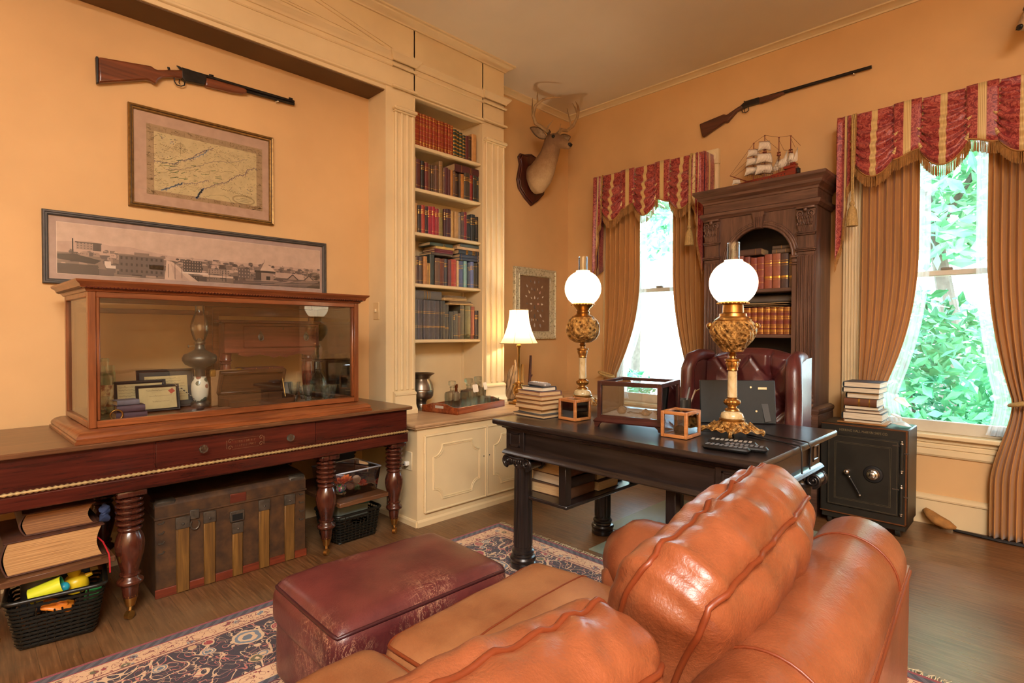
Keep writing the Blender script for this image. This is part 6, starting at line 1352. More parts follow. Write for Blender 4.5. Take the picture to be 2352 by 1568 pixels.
def ball_lamp(label, loc, rz, style, s=1.0, e=20):
    t = thing('banquet_lamp', label, 'lamp', loc, rz, 'brass banquet lamps on the desk'); t.scale = (s, s, s)
    # cast foot with four scrolled toes
    mb = MB()
    def skirt(u, v):
        a = 2*pi*u; toe = max(0, cos(2*(a)))**3; r = .052+(.050+.036*toe)*v**1.2+.006*sin(16*a)*v*(1-v)*3; z = .062-.040*v**.8-.016*v*(1-toe)*.2+.005*sin(12*a+3*v)*v; return (r*cos(a), r*sin(a), max(.006, z-.010*toe*v))
    mb.grid(skirt, 96, 14, cu=True)
    for k in range(4):
        a = k*pi/2; P = [((.120+.013*cos(-1.2+q*.45)*(1-q/20))*cos(a), (.120+.013*cos(-1.2+q*.45)*(1-q/20))*sin(a), .0135+.013*sin(-1.2+q*.45)*(1-q/20)) for q in range(15)]
        mb.tube(P, [.0085*(1-q/24) for q in range(15)], 8); mb.tube([(.075*cos(a+.3), .075*sin(a+.3), .045), (.095*cos(a+.12), .095*sin(a+.12), .028), (.118*cos(a), .118*sin(a), .016)], [.010, .009, .008], 8); mb.tube([(.075*cos(a-.3), .075*sin(a-.3), .045), (.095*cos(a-.12), .095*sin(a-.12), .028), (.118*cos(a), .118*sin(a), .016)], [.010, .009, .008], 8)
        b = a+pi/4
        for d_ in (-1, 1): mb.tube([((.088+.010*cos(q*.5)*(1-q/16))*cos(b+d_*.10+d_*.012*q*.3), (.088+.010*cos(q*.5)*(1-q/16))*sin(b+d_*.10+d_*.012*q*.3), .022+.011*sin(q*.5)*(1-q/16)) for q in range(12)], [.006*(1-q/18) for q in range(12)], 7)
    mb.build('cast_foot', M['pierced'], t, smooth=60)
    mb = MB(); mb.lathe([(.050, .055), (.054, .060), (.054, .066), (.050, .070), (.052, .074), (.046, .092), (.034, .100), (.028, .102), (0, .102)], 32); mb.build('onyx_base', M['onyx'], t, smooth=45)
    mb = MB(); mb.lathe([(.052, .056), (.056, .060), (.056, .067), (.051, .071)], 32, cap=False)
    mb.lathe([(.026, .101), (.032, .105), (.030, .112), (.020, .118), (.019, .124), (.032, .132), (.036, .142), (.033, .152), (.022, .160), (.024, .165), (.0, .166)], 48, flute=lambda a, z: 1+.05*cos(18*a) if .128 < z < .156 else 1)
    zc0 = .165; zc1 = .285
    mb.lathe([(.020, zc1-.001), (.024, zc1+.004), (.022, zc1+.012), (.024, zc1+.022), (.028, zc1+.036), (.025, zc1+.042), (.033, zc1+.046), (.033, zc1+.054), (.016, zc1+.058), (.013, zc1+.066), (.020, zc1+.074), (.013, zc1+.080), (.018, zc1+.088), (0, zc1+.088)], 40, flute=lambda a, z: 1+.09*cos(8*a) if zc1+.014 < z < zc1+.040 else 1)
    mb.build('brass_mounts', M['brass'], t, smooth=45)
    mb = MB(); mb.lathe([(.021, zc0), (.0195, zc1)], 32); mb.build('onyx_column', M['onyx'], t, smooth=45)
    # font
    if style == 'pierced':
        fp = [(.018, .370), (.044, .372), (.048, .380), (.060, .396), (.080, .420), (.094, .448), (.099, .472), (.094, .495), (.082, .510), (.076, .514)]
        fl = lambda a, z: 1+.030*cos(8*a)*sin(max(0, min(1, (z-.39)/.12))*pi)+.02*cos(22*a+z*160)
        cap_ = [(.078, .512), (.080, .517), (.066, .528), (.060, .532), (.058, .545), (.046, .550), (.044, .584), (.050, .588)]
    else:
        fp = [(.018, .370), (.040, .372), (.050, .376), (.076, .392), (.092, .416), (.098, .446), (.095, .474), (.084, .500), (.068, .516), (.060, .520)]
        fl = lambda a, z: 1-.075*abs(sin(3*a))**8*sin(max(0, min(1, (z-.372)/.15))*pi)+.025*cos(26*a+z*150)*max(0, cos(6*a+pi))
        cap_ = [(.062, .516), (.064, .522), (.048, .530), (.036, .538), (.040, .548), (.034, .556), (.042, .570), (.056, .582), (.060, .590)]
    mb = MB(); P2 = []
    for (a_, b_) in zip(fp, fp[1:]):
        for k in range(5): P2.append((a_[0]+(b_[0]-a_[0])*k/5, a_[1]+(b_[1]-a_[1])*k/5))
    P2.append(fp[-1]); mb.lathe(P2, 132, flute=fl); fo = mb.build('font', M['pierced'], t, smooth=70)
    mb = MB(); mb.lathe(cap_, 40, cap=False); mb.lathe([(.046, .585), (.066, .590), (.069, .594), (.066, .598), (.048, .600), (.0, .600)], 40)
    for k in range(24): a = 2*pi*k/24; mb.ball((.067*cos(a), .067*sin(a), .591), .004, n=6, k=4)
    if style == 'pierced': mb.ball((.099, .012, .49), .015, n=12, k=8); mb.ball((-.099, -.012, .49), .015, n=12, k=8)
    mb.build('gallery', M['brass'], t, smooth=45)
    mb = MB(); g = .104; mb.lathe([(.060, .598)]+[(g*cos(-.92+k*(.92+1.16)/24), .684+g*sin(-.92+k*(.92+1.16)/24)) for k in range(25)]+[(.040, .785), (.040, .788)], 48, cap=False); mb.build('globe', M['globe'], t, smooth=80)
    mb = MB(); mb.lathe([(.028, .610), (.027, .70), (.0262, .80), (.0262, .868)], 32, cap=False); mb.lathe([(.0245, .868), (.0248, .80), (.026, .70)], 32, cap=False); mb.build('chimney', M['chim'], t, smooth=60)
    MB().ball((0, 0, .672), .021, n=16, k=12).build('light_bulb', M['bulb'], t, smooth=80)
    return lamp('banquet_lamp_light', 'POINT', (loc[0], loc[1], loc[2]+.690*s), e, (1, .80, .54), .022)
ball_lamp('nearer brass banquet lamp with pierced round font and glowing globe, standing beside the remotes', (-.978, 2.322, .7690), R(20), 'pierced', .942, 12)
ball_lamp('farther brass banquet lamp with melon-shaped font and glowing globe, behind the book pile', (-1.935, 2.520, .7690), R(45), 'melon', 1.0, 14)
# ---- tufted wing chair
def leather(name, dark, light, rough=.32, bs=180, scr=None, coat=.25, crease=.35, str_=.35):
    N = NT(name); v = N.coord('Object', (1,1,1)); f = N.noise(v, 5, 5, .6); c = N.ramp(f, [(.3, lin(dark)), (.7, lin(light))])
    cr = N.noise(v, 16, 6, .65, 1.2); N.set(Roughness=rough)
    if scr:      # pale scratches and worn cracks
        s1 = N.noise(N.coord('Object', (5, 1.3, 1), (0, 0, .6)), 5.0, 6, .7, 2.2); s2 = N.noise(N.coord('Object', (1.2, 4.5, 1), (0, 0, .3)), 5.5, 6, .7, 2.4)
        k1 = N.math('LESS_THAN', N.math('ABSOLUTE', N.math('SUBTRACT', s1, .5)), .0065); k2 = N.math('LESS_THAN', N.math('ABSOLUTE', N.math('SUBTRACT', s2, .52)), .006)
        msk = N.ramp(N.noise(v, 3.2, 3), [(.45, (0,0,0,1)), (.58, (1,1,1,1))])
        k = N.math('MULTIPLY', N.math('MAXIMUM', k1, k2), msk); c = N.mix(N.math('MULTIPLY', k, .75), c, lin(scr))
    N.col(c); N.b.inputs['Coat Weight'].default_value = coat; N.b.inputs['Coat Roughness'].default_value = .25
    hgt = N.math('ADD', N.math('MULTIPLY', N.noise(v, bs, 3), .18), N.math('MULTIPLY', cr, crease)); N.bump(hgt, str_, .010); return N.m
M['oxblood'] = leather('oxblood_leather', '3a1618', '5e2a2a', .3)
cx = -1.262; t = thing('wing_chair', 'oxblood leather wing chair with deep button tufting behind the desk', 'armchair', (cx-.012, 3.09, 0), 0)
BTN = [(x, z) for j, z in enumerate((.60, .735, .87, .985)) for x in ([-.18, -.06, .06, .18] if j % 2 else [-.12, 0, .12])]
BTN = [(x, z) for j, z in enumerate((.62, .77, .92)) for x in ([-.11, .11] if j % 2 == 0 else [-.2, 0, .2])]
def backf(u, v):
    x = -.258+.516*u; top = 1.105-.055*abs(2*u-1)**2.2; z = .44+(top-.44)*v
    d = min(hypot(x-bx, (z-bz)*.9) for bx, bz in BTN); y = .175+.05*v-.050*min(1, d/.085)**.8
    if z > .92: d2 = min(abs(x-bx) for bx in (-.11, .11)); y += .022*math.exp(-(d2/.012)**2)*min(1, (z-.92)/.05)
    for bx, bz in BTN:      # diagonal pleats
        for s in (-1, 1):
            dd = abs((x-bx)*.8-s*(z-bz)*.62)
            if abs(x-bx) < .11 and abs(z-bz) < .15: y += .010*math.exp(-(dd/.010)**2)
    e = min(v/.06, 1, (1-v)/.05); y += .05*(1-min(1, e))**2; return (x, y, z)
mb = MB(); mb.grid(backf, 90, 90, flip=False); mb.grid(lambda u, v: (-.262+.524*u, .30, .12+(1.09-.055*abs(2*u-1)**2.2-.12)*v), 12, 6, flip=True)
n = 30; top = [(-.258+.516*k/n) for k in range(n+1)]
mb.grid(lambda u, v: (-.258+.516*u, backf(u, 1)[1]+(.30-backf(u, 1)[1])*v, backf(u, 1)[2]-.010*v+.012*sin(pi*v)), 30, 6)
mb.build('tufted_back', M['oxblood'], t, smooth=70)
mb = MB()
for bx, bz in BTN: mb.ball((bx, backf((bx+.258)/.516, (bz-.44)/.64)[1]-.004, bz), .011, .006, .011, 12, 8)
for k, (bx, bz) in enumerate(BTN): mb = MB(); mb.ball((bx, .225+.0*bz, bz), .0125, .030, .0125, 12, 8); mb.build('button', M['oxblood'], t, smooth=80)
for s in (-1, 1):
    mb = MB(); P = [(s*.268, .24, 1.062), (s*.280, .12, 1.066), (s*.290, .03, 1.045), (s*.298, .00, .98), (s*.302, .0, .85), (s*.308, -.02, .70), (s*.312, -.08, .655), (s*.315, -.20, .650), (s*.315, -.27, .63)]
    mb.tube(P, [.030, .036, .040, .042, .042, .044, .046, .046, .040], 16)
    pts = [(.28, 1.06), (.02, 1.05), (.0, .68), (-.27, .62), (-.27, .30), (.28, .30)]
    mb.prism([(y, z) for y, z in pts], s*.262, s*.305, 'x'); mb.build('wing_arm', M['oxblood'], t, smooth=50)
mb = MB(); mb.box(-.262, -.29, .30, .262, .19, .40, .02); mb.build('seat_rail', M['oxblood'], t)
mb = MB(); mb.box(-.255, -.30, .40, .255, .17, .50, .05); mb.build('seat_cushion', M['oxblood'], t)
mb = MB()
for k in range(44): mb.ball((-.258+.516*k/43, -.292, .308), .0042, n=6, k=4)
mb.build('nailheads', M['brass'], t, smooth=0)
for sx in (-1, 1):
    for y in (-.24, .24): mb = MB(); mb.lathe([(.016, .004), (.020, .03), (.026, .12), (.030, .22), (.032, .31)], 12, (sx*.23, y, 0)); mb.build('leg', M['ebonyz'], t, smooth=50)
# clear chair mat under the chair, green window reflection put into its colour
N = NT('clear_chair_mat'); N.set(Base_Color=lin('b8c8b4'), Roughness=.22, Alpha=.42); M['chairmat'] = N.m
tag(MB().prism([(-1.81, 2.42), (-.92, 2.42), (-.92, 3.62), (-1.96, 3.62), (-1.96, 2.78), (-1.81, 2.78)], .0006, .0034, 'z').build('chair_mat', M['chairmat'], smooth=0), 'translucent plastic chair mat coloured with the green window reflection under the wing chair', 'mat')
# ================================================================ tall carved bookcase, ship, safe
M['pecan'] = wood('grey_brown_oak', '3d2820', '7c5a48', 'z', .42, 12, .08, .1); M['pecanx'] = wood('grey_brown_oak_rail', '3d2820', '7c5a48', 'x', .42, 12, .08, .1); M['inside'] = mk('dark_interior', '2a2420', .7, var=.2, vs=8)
bx0, bx1, by, bb = -1.882, -1.116, 3.945, 4.262
t = thing('carved_bookcase', 'tall open oak bookcase with arched front and carved capitals between the windows', 'bookcase', (0, 0, 0))
mb = MB(); mb.box(bx0, by+.002, .0, bx0+.022, bb, 2.16); mb.box(bx1-.022, by+.002, 0, bx1, bb, 2.16); mb.build('side_panels', M['pecan'], t)
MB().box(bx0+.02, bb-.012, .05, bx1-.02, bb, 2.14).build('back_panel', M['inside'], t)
mb = MB(); mb.box(bx0, by+.002, 2.13, bx1, bb, 2.165); mb.box(bx0+.02, by+.01, .06, bx1-.02, bb-.01, .10); mb.build('carcass_rails', M['pecanx'], t)
# face frame with arched opening
ox0, ox1, cxa, ra, zs = -1.695, -1.265, -1.480, .215, 1.724
P = [(ox0, 0.0), (ox0, zs)]+[(cxa-ra*cos(pi*k/24), zs+ra*sin(pi*k/24)) for k in range(1, 24)]+[(ox1, zs), (ox1, 0.0)]
mb = MB(); yf, yk = by, by+.024
for (a, b) in zip(P, P[1:]):      # strips from the opening out to the frame edge / top
    pass
L_ = [(ox0, 0), (bx0+.001, 0), (bx0+.001, 2.10), (ox0, 2.10)]
mb.box(bx0+.001, yf, 0, ox0, yk, 2.10); mb.box(ox1, yf, 0, bx1-.001, yk, 2.10)
A = P[1:-1]
for (a, b) in zip(A, A[1:]):
    if abs(a[0]-b[0]) > 1e-6: mb.prism([(a[0], a[1]), (b[0], b[1]), (b[0], 2.10), (a[0], 2.10)], yf, yk, 'y')
mb.build('face_frame', M['pecan'], t, smooth=20)
mb = MB()
for r, y, w in ((ra+.006, by-.006, .010), (ra+.024, by-.004, .012), (ra+.038, by-.002, .008)):
    mb.tube([(cxa-r*cos(pi*k/40), y, zs+r*sin(pi*k/40)) for k in range(41)], w, 8)
for x0, x1 in ((ox0-.046, ox0+.006), (ox1-.006, ox1+.046)): mb.box(x0, by-.016, zs-.018, x1, by+.002, zs, .004); mb.box(x0+.006, by-.012, zs-.05, x1-.006, by+.002, zs-.022, .003); mb.box(x0, by-.016, zs-.064, x1, by+.002, zs-.052, .003)
mb.build('arch_moulding', M['pecan'], t, smooth=50)
mb = MB(); kx = cxa+.0; mb.prism([(kx-.042, 2.045), (kx+.042, 2.045), (kx+.042, 2.022), (kx+.034, 2.016), (kx+.027, 1.93), (kx-.027, 1.93), (kx-.034, 2.016), (kx-.042, 2.022)], by-.036, by, 'y')
for k in range(4): mb.tube([(kx-.021+k*.014, by-.038, 2.008), (kx-.020+k*.0133, by-.046, 1.98), (kx-.018+k*.012, by-.038, 1.945), (kx-.017+k*.0113, by-.044, 1.932)], .005, 6)
mb.build('keystone', M['pecan'], t, smooth=50)
# cornice and frieze
PC = [(bx0, bb), (bx0, by), (bx1, by), (bx1, bb)]
mb = MB(); mb.mould([(0, 2.040), (.010, 2.042), (.016, 2.052), (.026, 2.060), (.030, 2.072), (.030, 2.082), (.010, 2.088), (.006, 2.092), (.006, 2.150), (.012, 2.154), (.014, 2.168), (.030, 2.182), (.038, 2.188), (.042, 2.205), (.062, 2.224), (.068, 2.232), (.068, 2.252), (-.02, 2.253)], PC); mb.box(bx0-.05, by-.05, 2.246, bx1+.05, bb, 2.2525)
mb.build('cornice', M['pecanx'], t, smooth=30)
mb = MB(); mb.mould([(0, 0), (.030, 0), (.030, .66), (.026, .664), (.034, .676), (.038, .690), (.034, .702), (.014, .712), (0, .714)], PC); mb.build('base_moulding', M['pecanx'], t, smooth=30)
for x0, x1 in ((bx0+.004, bx0+.122), (bx1-.118, bx1-.002)):
    mb = MB(); y = by; w = x1-x0; mb.box(x0+.006, y-.012, .80, x1-.006, y+.002, 1.738, .002)
    for k in range(5): xc = x0+.012+(w-.024)*k/4; mb.box(xc-.0065, y-.024, .815, xc+.0065, y-.008, 1.715, .005)
    mb.box(x0+.004, y-.016, 1.72, x1-.004, y, 1.742, .003); mb.box(x0-.002, y-.030, 1.742, x1+.002, y, 1.752, .003); mb.box(x0-.006, y-.036, 1.752, x1+.006, y, 1.764, .004)
    mb.box(x0+.006, y-.014, 1.764, x1-.006, y, 1.85, .002); mb.box(x0, y-.026, 1.850, x1, y, 1.860, .003); mb.box(x0-.004, y-.032, 1.860, x1+.004, y, 1.872, .004)
    mb.box(x0+.004, y-.026, .775, x1-.004, y, .795, .006); mb.box(x0, y-.034, .740, x1, y, .768, .008); mb.box(x0-.004, y-.040, .712, x1+.004, y, .736, .004)
    for zz in (.645, .615, .585): mb.box(x0+.004, y-.046, zz, x1-.004, y-.02, zz+.018, .006)
    for k in range(4): xc = x0+.02+(w-.04)*k/3; mb.box(xc-.007, y-.044, .12, xc+.007, y-.02, .565, .005)
    p = mb.build('pilaster', M['pecan'], t, smooth=40)
    mb = MB(); mb.box(x0, y-.040, 2.022, x1, y, 2.038, .004); mb.prism([(x0+.006, 1.872), (x1-.006, 1.872), (x1+.002, 2.02), (x0-.002, 2.02)], y-.018, y, 'y')
    for s, cx_ in ((-1, x0+.026), (1, x1-.026)):
        mb.tube([(cx_+s*.024*(1-k/30)*cos(-2.2+k*.45), y-.030, 1.990+.024*(1-k/30)*sin(-2.2+k*.45)) for k in range(26)], [.0075*(1-k/40) for k in range(26)], 8); mb.ball((cx_, y-.030, 1.990), .008, n=10, k=6)
        mb.tube([(cx_-s*.005, y-.028, 1.965), (cx_-s*.02, y-.03, 1.94), (cx_-s*.026, y-.026, 1.90)], [.006, .007, .005], 6)
    mb.ball(((x0+x1)/2, y-.034, 2.016), .014, .010, .016, 10, 8)
    for row, (z0, z1, n) in enumerate(((1.872, 1.925, 4), (1.905, 1.965, 3))):
        for k in range(n):
            xc = x0+.014+(w-.028)*(k+.5)/n; hw = w/n*.42
            for d_ in (-.5, 0, .5): mb.tube([(xc+d_*hw, y-.020, z0), (xc+d_*hw*1.2, y-.028, (z0+z1)/2), (xc+d_*hw*1.6, y-.036, z1-.006), (xc+d_*hw*1.8, y-.046, z1), (xc+d_*hw*1.8, y-.050, z1-.012)], [.006, .008, .008, .006, .003], 6)
    mb.build('carved_capital', M['pecan'], p, smooth=60)
for z in (1.512, 1.190, .920, .42): MB().box(bx0+.0225, by+.026, z-.024, bx1-.0225, bb-.0125, z, .003).build('shelf', M['pecanx'], t)
# its books
B1 = [(-1.690, -1.612, 1.760, '8a4a3a'), (-1.612, -1.566, 1.752, '7a3e34'), (-1.566, -1.518, 1.740, '8e4636'), (-1.518, -1.468, 1.742, '8c4434'), (-1.468, -1.414, 1.756, '96503a'), (-1.414, -1.358, 1.756, '9a5a42'), (-1.358, -1.304, 1.752, '503a34'), (-1.304, -1.256, 1.742, '6a5240')]
for i, (a, b, zt_, c) in enumerate(B1):
    book('%s worn leather volume, %s from the window side, top shelf of the carved bookcase' % (color_name(c), ORD[i+1]), b-a-.002, zt_-1.5126, .17, c, (a, 4.000+.004*(i % 3), 1.5126), 0, [(.80,.008),(.72,.03),(.66,.008),(.30,.06),(.26,.008)] if i > 3 else [(.78,.008),(.6,.008),(.4,.008),(.2,.008)], pc='2a2420', group='leather volumes on the top shelf of the carved bookcase')
book('brown book lying on top of the leather volumes, window side', .045, .20, .15, '5a4034', (-1.692, 4.010, 1.7610), 0, [(.2,.01),(.8,.01)], lying=True, sep=True)
book('grey-brown ribbed book lying on top of the leather volumes, curtain side', .030, .155, .15, '6e5a48', (-1.418, 4.010, 1.7570), 0, [(.1,.02),(.4,.02),(.8,.02)], lying=True, sep=True)
book('dark book topping the lying pair, curtain side', .024, .15, .14, '5a4a3c', (-1.416, 4.014, 1.7876), 0, [(.1,.02),(.6,.02)], lying=True, sep=True)
xs_ = [-1.690+.0445*k for k in range(11)]
for i, a in enumerate(xs_):
    if a > -1.25: break
    book('red gilt set volume, %s from the window side, in the carved bookcase' % ORD[i+1], .0425, .192, .16, '7c3022', (a, 4.000, 1.1906), 0, [(.03,.02),(.08,.03),(.13,.03),(.18,.012),(.24,.03),(.29,.03),(.36,.012),(.52,.012),(.56,.03),(.62,.03),(.68,.012),(.80,.012),(.84,.03),(.89,.04),(.96,.02)], group='red gilt set in the carved bookcase')
rp = random.Random(9)
for i, (x0, x1, z, a, c) in enumerate(((-1.67, -1.33, 1.384, 1, 'a88a62'), (-1.67, -1.31, 1.3955, -2, 'c0a478'), (-1.66, -1.30, 1.407, -3, 'cbb084'))):
    tag(MB().grid(lambda u, v: (x0+(x1-x0)*u, 3.985+.2*v, .004*sin(u*5+i)-.018*max(0, u-.75)*1.0+.0055), 16, 4).build('paper_sheet', mk('manila_%d' % i, c, .8, var=.1), loc=(0, 0, z+.0002), solid=.003, smooth=60), '%s manila paper of the loose pile on top of the red gilt set' % ['lowest', 'middle', 'topmost'][i], 'paper', 'papers in the carved bookcase')
tag(MB().cyl((0, 0, .028), (.42, 0, .028), .026, n=20).build('rolled_document', mk('grey_roll', '6a625c', .7, var=.2), loc=(-1.69, 4.12, 1.418)), 'grey rolled document behind the manila papers', 'document roll')
tag(MB().box(0, 0, 0, .40, .18, .05, .004).build('storage_box', mk('dark_green_box', '20261f', .6, var=.2), loc=(-1.67, 4.02, .9206)), 'dark flat box on the lower shelf of the carved bookcase', 'box')
tag(MB().box(0, 0, 0, .17, .16, .040, .003).build('storage_box', mk('beige_box', '9a8a74', .6, var=.2), loc=(-1.44, 4.03, .9712)), 'beige flat box on top of the dark box in the carved bookcase', 'box')
# ---- model ship
M['hull'] = wood('red_hull', '5e140c', 'a83a26', 'x', .22, 10, .04, .5); M['mast'] = mk('mast_wood', '7a3216', .4, var=.2, vs=30)
N = NT('striped_sail'); w = N.n('ShaderNodeTexWave'); w.inputs['Scale'].default_value = 40; w.bands_direction = 'X'; N.l(N.coord('Object'), w.inputs['Vector']); N.col(N.ramp(w.outputs['Fac'], [(.05, lin('b8a48c')), (.2, lin('e6dac6'))])); N.set(Roughness=.85); M['sail'] = N.m
t = thing('model_ship', 'red-hulled four-masted model sailing ship with striped sails on top of the carved bookcase', 'model ship', (-1.455, 4.075, 2.2532), R(-4))
mb = MB()
def hullf(u, v):      # u along (bow at 0), v around half section
    x = -.19+.37*u; wd = .042*min(1, (u*3.2)**.6)*(1-.25*max(0, u-.7)/.3); top = .062+.030*max(0, u-.55)**1.0*2.0+.012*max(0, .12-u)*6; a = pi*(v-.5)*1.0
    return (x, wd*sin(a)*(1.0 if abs(v-.5) < .45 else .9), top-(top-.014)*cos(a)**.7 if abs(cos(a)) > 1e-6 else top)
mb.grid(hullf, 30, 14); mb.grid(lambda u, v: (lambda a, b: tuple(Vector(a).lerp(Vector(b), v)))(hullf(u, 0), hullf(u, 1)), 30, 2)
mb.add([hullf(1, k/14) for k in range(15)], [tuple(range(15))]); mb.box(.10, -.034, .085, .178, .034, .108, .004); mb.box(.140, -.030, .108, .176, .030, .126, .004); mb.box(-.235, -.012, .048, -.17, .012, .062, .004)
mb.box(-.10, -.02, 0, -.07, .02, .02); mb.box(.07, -.02, 0, .10, .02, .02); mb.build('hull', M['hull'], t, smooth=40)
mb = MB()
for k in range(12): mb.cyl((-.13+k*.022, -.043, .045+.002*max(0, k-7)), (-.13+k*.022, -.034, .045+.002*max(0, k-7)), .003, n=6)
mb.build('gun_ports', M['black'], t)
for mx, mh in ((-.125, .335), (-.045, .370), (.055, .330), (.135, .320)):
    mb = MB(); mb.cyl((mx, 0, .05), (mx, 0, mh), .0042, .003, 8); mb.cyl((mx, 0, mh-.004), (mx, 0, mh), .006, n=8)
    ct = .20 if mx > 0 else .245; mb.cyl((mx, 0, ct), (mx, 0, ct+.006), .014, .014, 10)
    for k in range(6): a = k*pi/3; mb.cyl((mx+.011*cos(a), .011*sin(a), ct), (mx+.011*cos(a), .011*sin(a), ct+.022), .0015, n=4)
    mb.cyl((mx, 0, ct+.020), (mx, 0, ct+.024), .013, .013, 10); mb.build('mast', M['mast'], t, smooth=50)
mb = MB(); mb.cyl((-.18, 0, .07), (-.305, 0, .135), .004, .0025, 8); mb.build('bowsprit', M['mast'], t)
def sail(x, z0, z1, w, bulge, yaw=35):
    mb = MB(); mb.M = Matrix.Translation((x, 0, 0)) @ Matrix.Rotation(R(yaw), 4, 'Z'); mb.grid(lambda u, v: ((u-.5)*w*(1-.22*v), -bulge*sin(pi*v)*(.6+.4*sin(pi*u))-.006, z0+(z1-z0)*v+.010*sin(pi*u)*(1-v)), 10, 8); mb.build('sail', M['sail'], t, smooth=70, solid=.0012)
    mb = MB(); mb.M = Matrix.Translation((x, 0, 0)) @ Matrix.Rotation(R(yaw), 4, 'Z'); mb.cyl((-w*.42, -.006, z1), (w*.42, -.006, z1), .0022, n=6); mb.build('yard', M['mast'], t)
for x, z0, z1, w, b in ((-.130, .095, .160, .12, .035), (-.130, .165, .225, .105, .03), (-.130, .230, .288, .085, .025), (-.050, .085, .160, .125, .035), (-.050, .165, .240, .11, .03), (-.050, .255, .325, .09, .03), (-.255, .055, .095, .06, .01)): sail(x, z0, z1, w, b)
for P in ([(.02, .10), (.105, .115), (.095, .175), (.06, .165)], [(.0, .09), (.06, .10), (.05, .18)], [(.105, .115), (.165, .13), (.16, .19), (.13, .20)], [(.055, .105), (.115, .12), (.115, .225)], [(.14, .12), (.185, .135), (.185, .23)]):
    mb = MB(); c = (sum(p[0] for p in P)/len(P), sum(p[1] for p in P)/len(P)); n = len(P); mb.add([(x, -.004-.004*(k % 2), z) for k, (x, z) in enumerate(P)]+[(c[0], -.022, c[1])], [(k, (k+1) % n, n) for k in range(n)]); mb.build('sail', M['sail'], t, smooth=70, solid=.0012)
mb = MB(); tops = [(-.305, .135), (-.125, .335), (-.045, .370), (.055, .330), (.135, .320), (.20, .235)]
for a, b in zip(tops, tops[1:]): mb.cyl((a[0], 0, a[1]), (b[0], 0, b[1]), .0011, n=4)
for a, b in (((-.30, .13), (-.125, .25)), ((-.27, .12), (-.125, .20)), ((-.045, .35), (.055, .24)), ((-.125, .30), (-.045, .24)), ((.055, .31), (.09, .23)), ((.135, .30), (.165, .23)), ((.09, .23), (.135, .215))): mb.cyl((a[0], 0, a[1]), (b[0], 0, b[1]), .0009, n=4)
for mx, mh in ((-.125, .245), (-.045, .245), (.055, .20), (.135, .20)):
    for s in (-1, 1):
        for k in (-2, -1, 0, 1, 2): mb.cyl((mx+k*.014, s*.034, .085 if mx < .1 else .112), (mx+k*.002, 0, mh), .0008, n=4)
        for q in range(4): f = .15+q*.17; z = .085+(mh-.085)*f; mb.cyl((mx-.028*(1-f), s*.034*(1-f), z), (mx+.028*(1-f), s*.034*(1-f), z), .0007, n=4)
mb.build('rigging', mk('rigging_thread', '5a3a1c', .8, var=0), t, smooth=0)
mb = MB(); mb.box(.180, -.014, .05, .198, .014, .085, .003); mb.build('stern_lantern', M['black'], t)
# ---- iron safe
M['safe'] = mk('dark_safe_paint', '2c2a25', .42, .25, var=.2, vs=10); M['pin'] = mk('faded_gilt_line', '6e6248', .5, .4, var=.3, vs=30)
sx0, sx1, sy, sz0, sz1 = -1.046, -.590, 3.835, .078, .640
t = thing('iron_safe', 'old black iron safe with dial and lever below the second window', 'safe', (0, 0, 0))
mb = MB(); mb.box(sx0, sy, sz0, sx1, 4.115, sz1, .006); mb.build('safe_body', M['safe'], t)
mb = MB()
for x in (sx0+.05, sx1-.05):
    for y in (sy+.05, 4.07): mb.cyl((x-.012, y, .03), (x+.012, y, .03), .0295, n=16); mb.box(x-.02, y-.02, .045, x+.02, y+.02, sz0)
mb.box(sx0+.01, sy+.012, .045, sx1-.01, 4.105, sz0); mb.build('caster_base', M['safe'], t)
M['copper'] = mk('copper_edge', '8a5a38', .4, .7, var=.2, vs=30)
mb = MB()
for a in ((sx0+.002, sy-.003, sz1-.010, sx1-.002, sy+.002, sz1-.003), (sx1-.012, sy-.003, sz0+.004, sx1-.004, sy+.002, sz1-.01), (sx0+.002, sy-.003, sz0+.002, sx1-.004, sy+.002, sz0+.009)): mb.box(*a)
mb.build('edge_trim', M['copper'], t)
mb = MB(); dx0, dx1, dz0, dz1 = sx0+.040, sx1-.040, .130, .575; mb.box(dx0, sy-.012, dz0, dx1, sy+.004, dz1, .004); door = mb.build('door', M['safe'], t)
mb = MB()
def outline(x0, z0, x1, z1, w, y):
    mb.box(x0, y, z0, x1, y+.0008, z0+w); mb.box(x0, y, z1-w, x1, y+.0008, z1); mb.box(x0, y, z0, x0+w, y+.0008, z1); mb.box(x1-w, y, z0, x1, y+.0008, z1)
outline(dx0+.010, dz0+.010, dx1-.010, dz1-.010, .0014, sy-.0126); outline(dx0+.042, dz0+.045, dx1-.040, dz1-.045, .0014, sy-.0126); outline(dx0+.049, dz0+.052, dx1-.047, dz1-.052, .0010, sy-.0126)
mb.build('pinstripes', M['pin'], door, smooth=0)
dc = (-.757, .358); mb = MB(); mb.M = Matrix.Translation((dc[0], sy-.012, dc[1])) @ Matrix.Rotation(R(90), 4, 'X'); mb.lathe([(.050, 0), (.052, .004), (.048, .010), (.040, .012), (0, .012)], 40); dl = mb.build('dial_ring', M['black'], door, smooth=40)
mb = MB(); mb.M = Matrix.Translation((dc[0], sy-.024, dc[1])) @ Matrix.Rotation(R(90), 4, 'X'); mb.lathe([(.033, 0), (.034, .004), (.030, .008), (.028, .016), (.020, .020), (.018, .030), (.014, .033), (0, .034)], 48, flute=lambda a, z: 1+.015*cos(24*a)); mb.build('dial', M['steel'], dl, smooth=40)
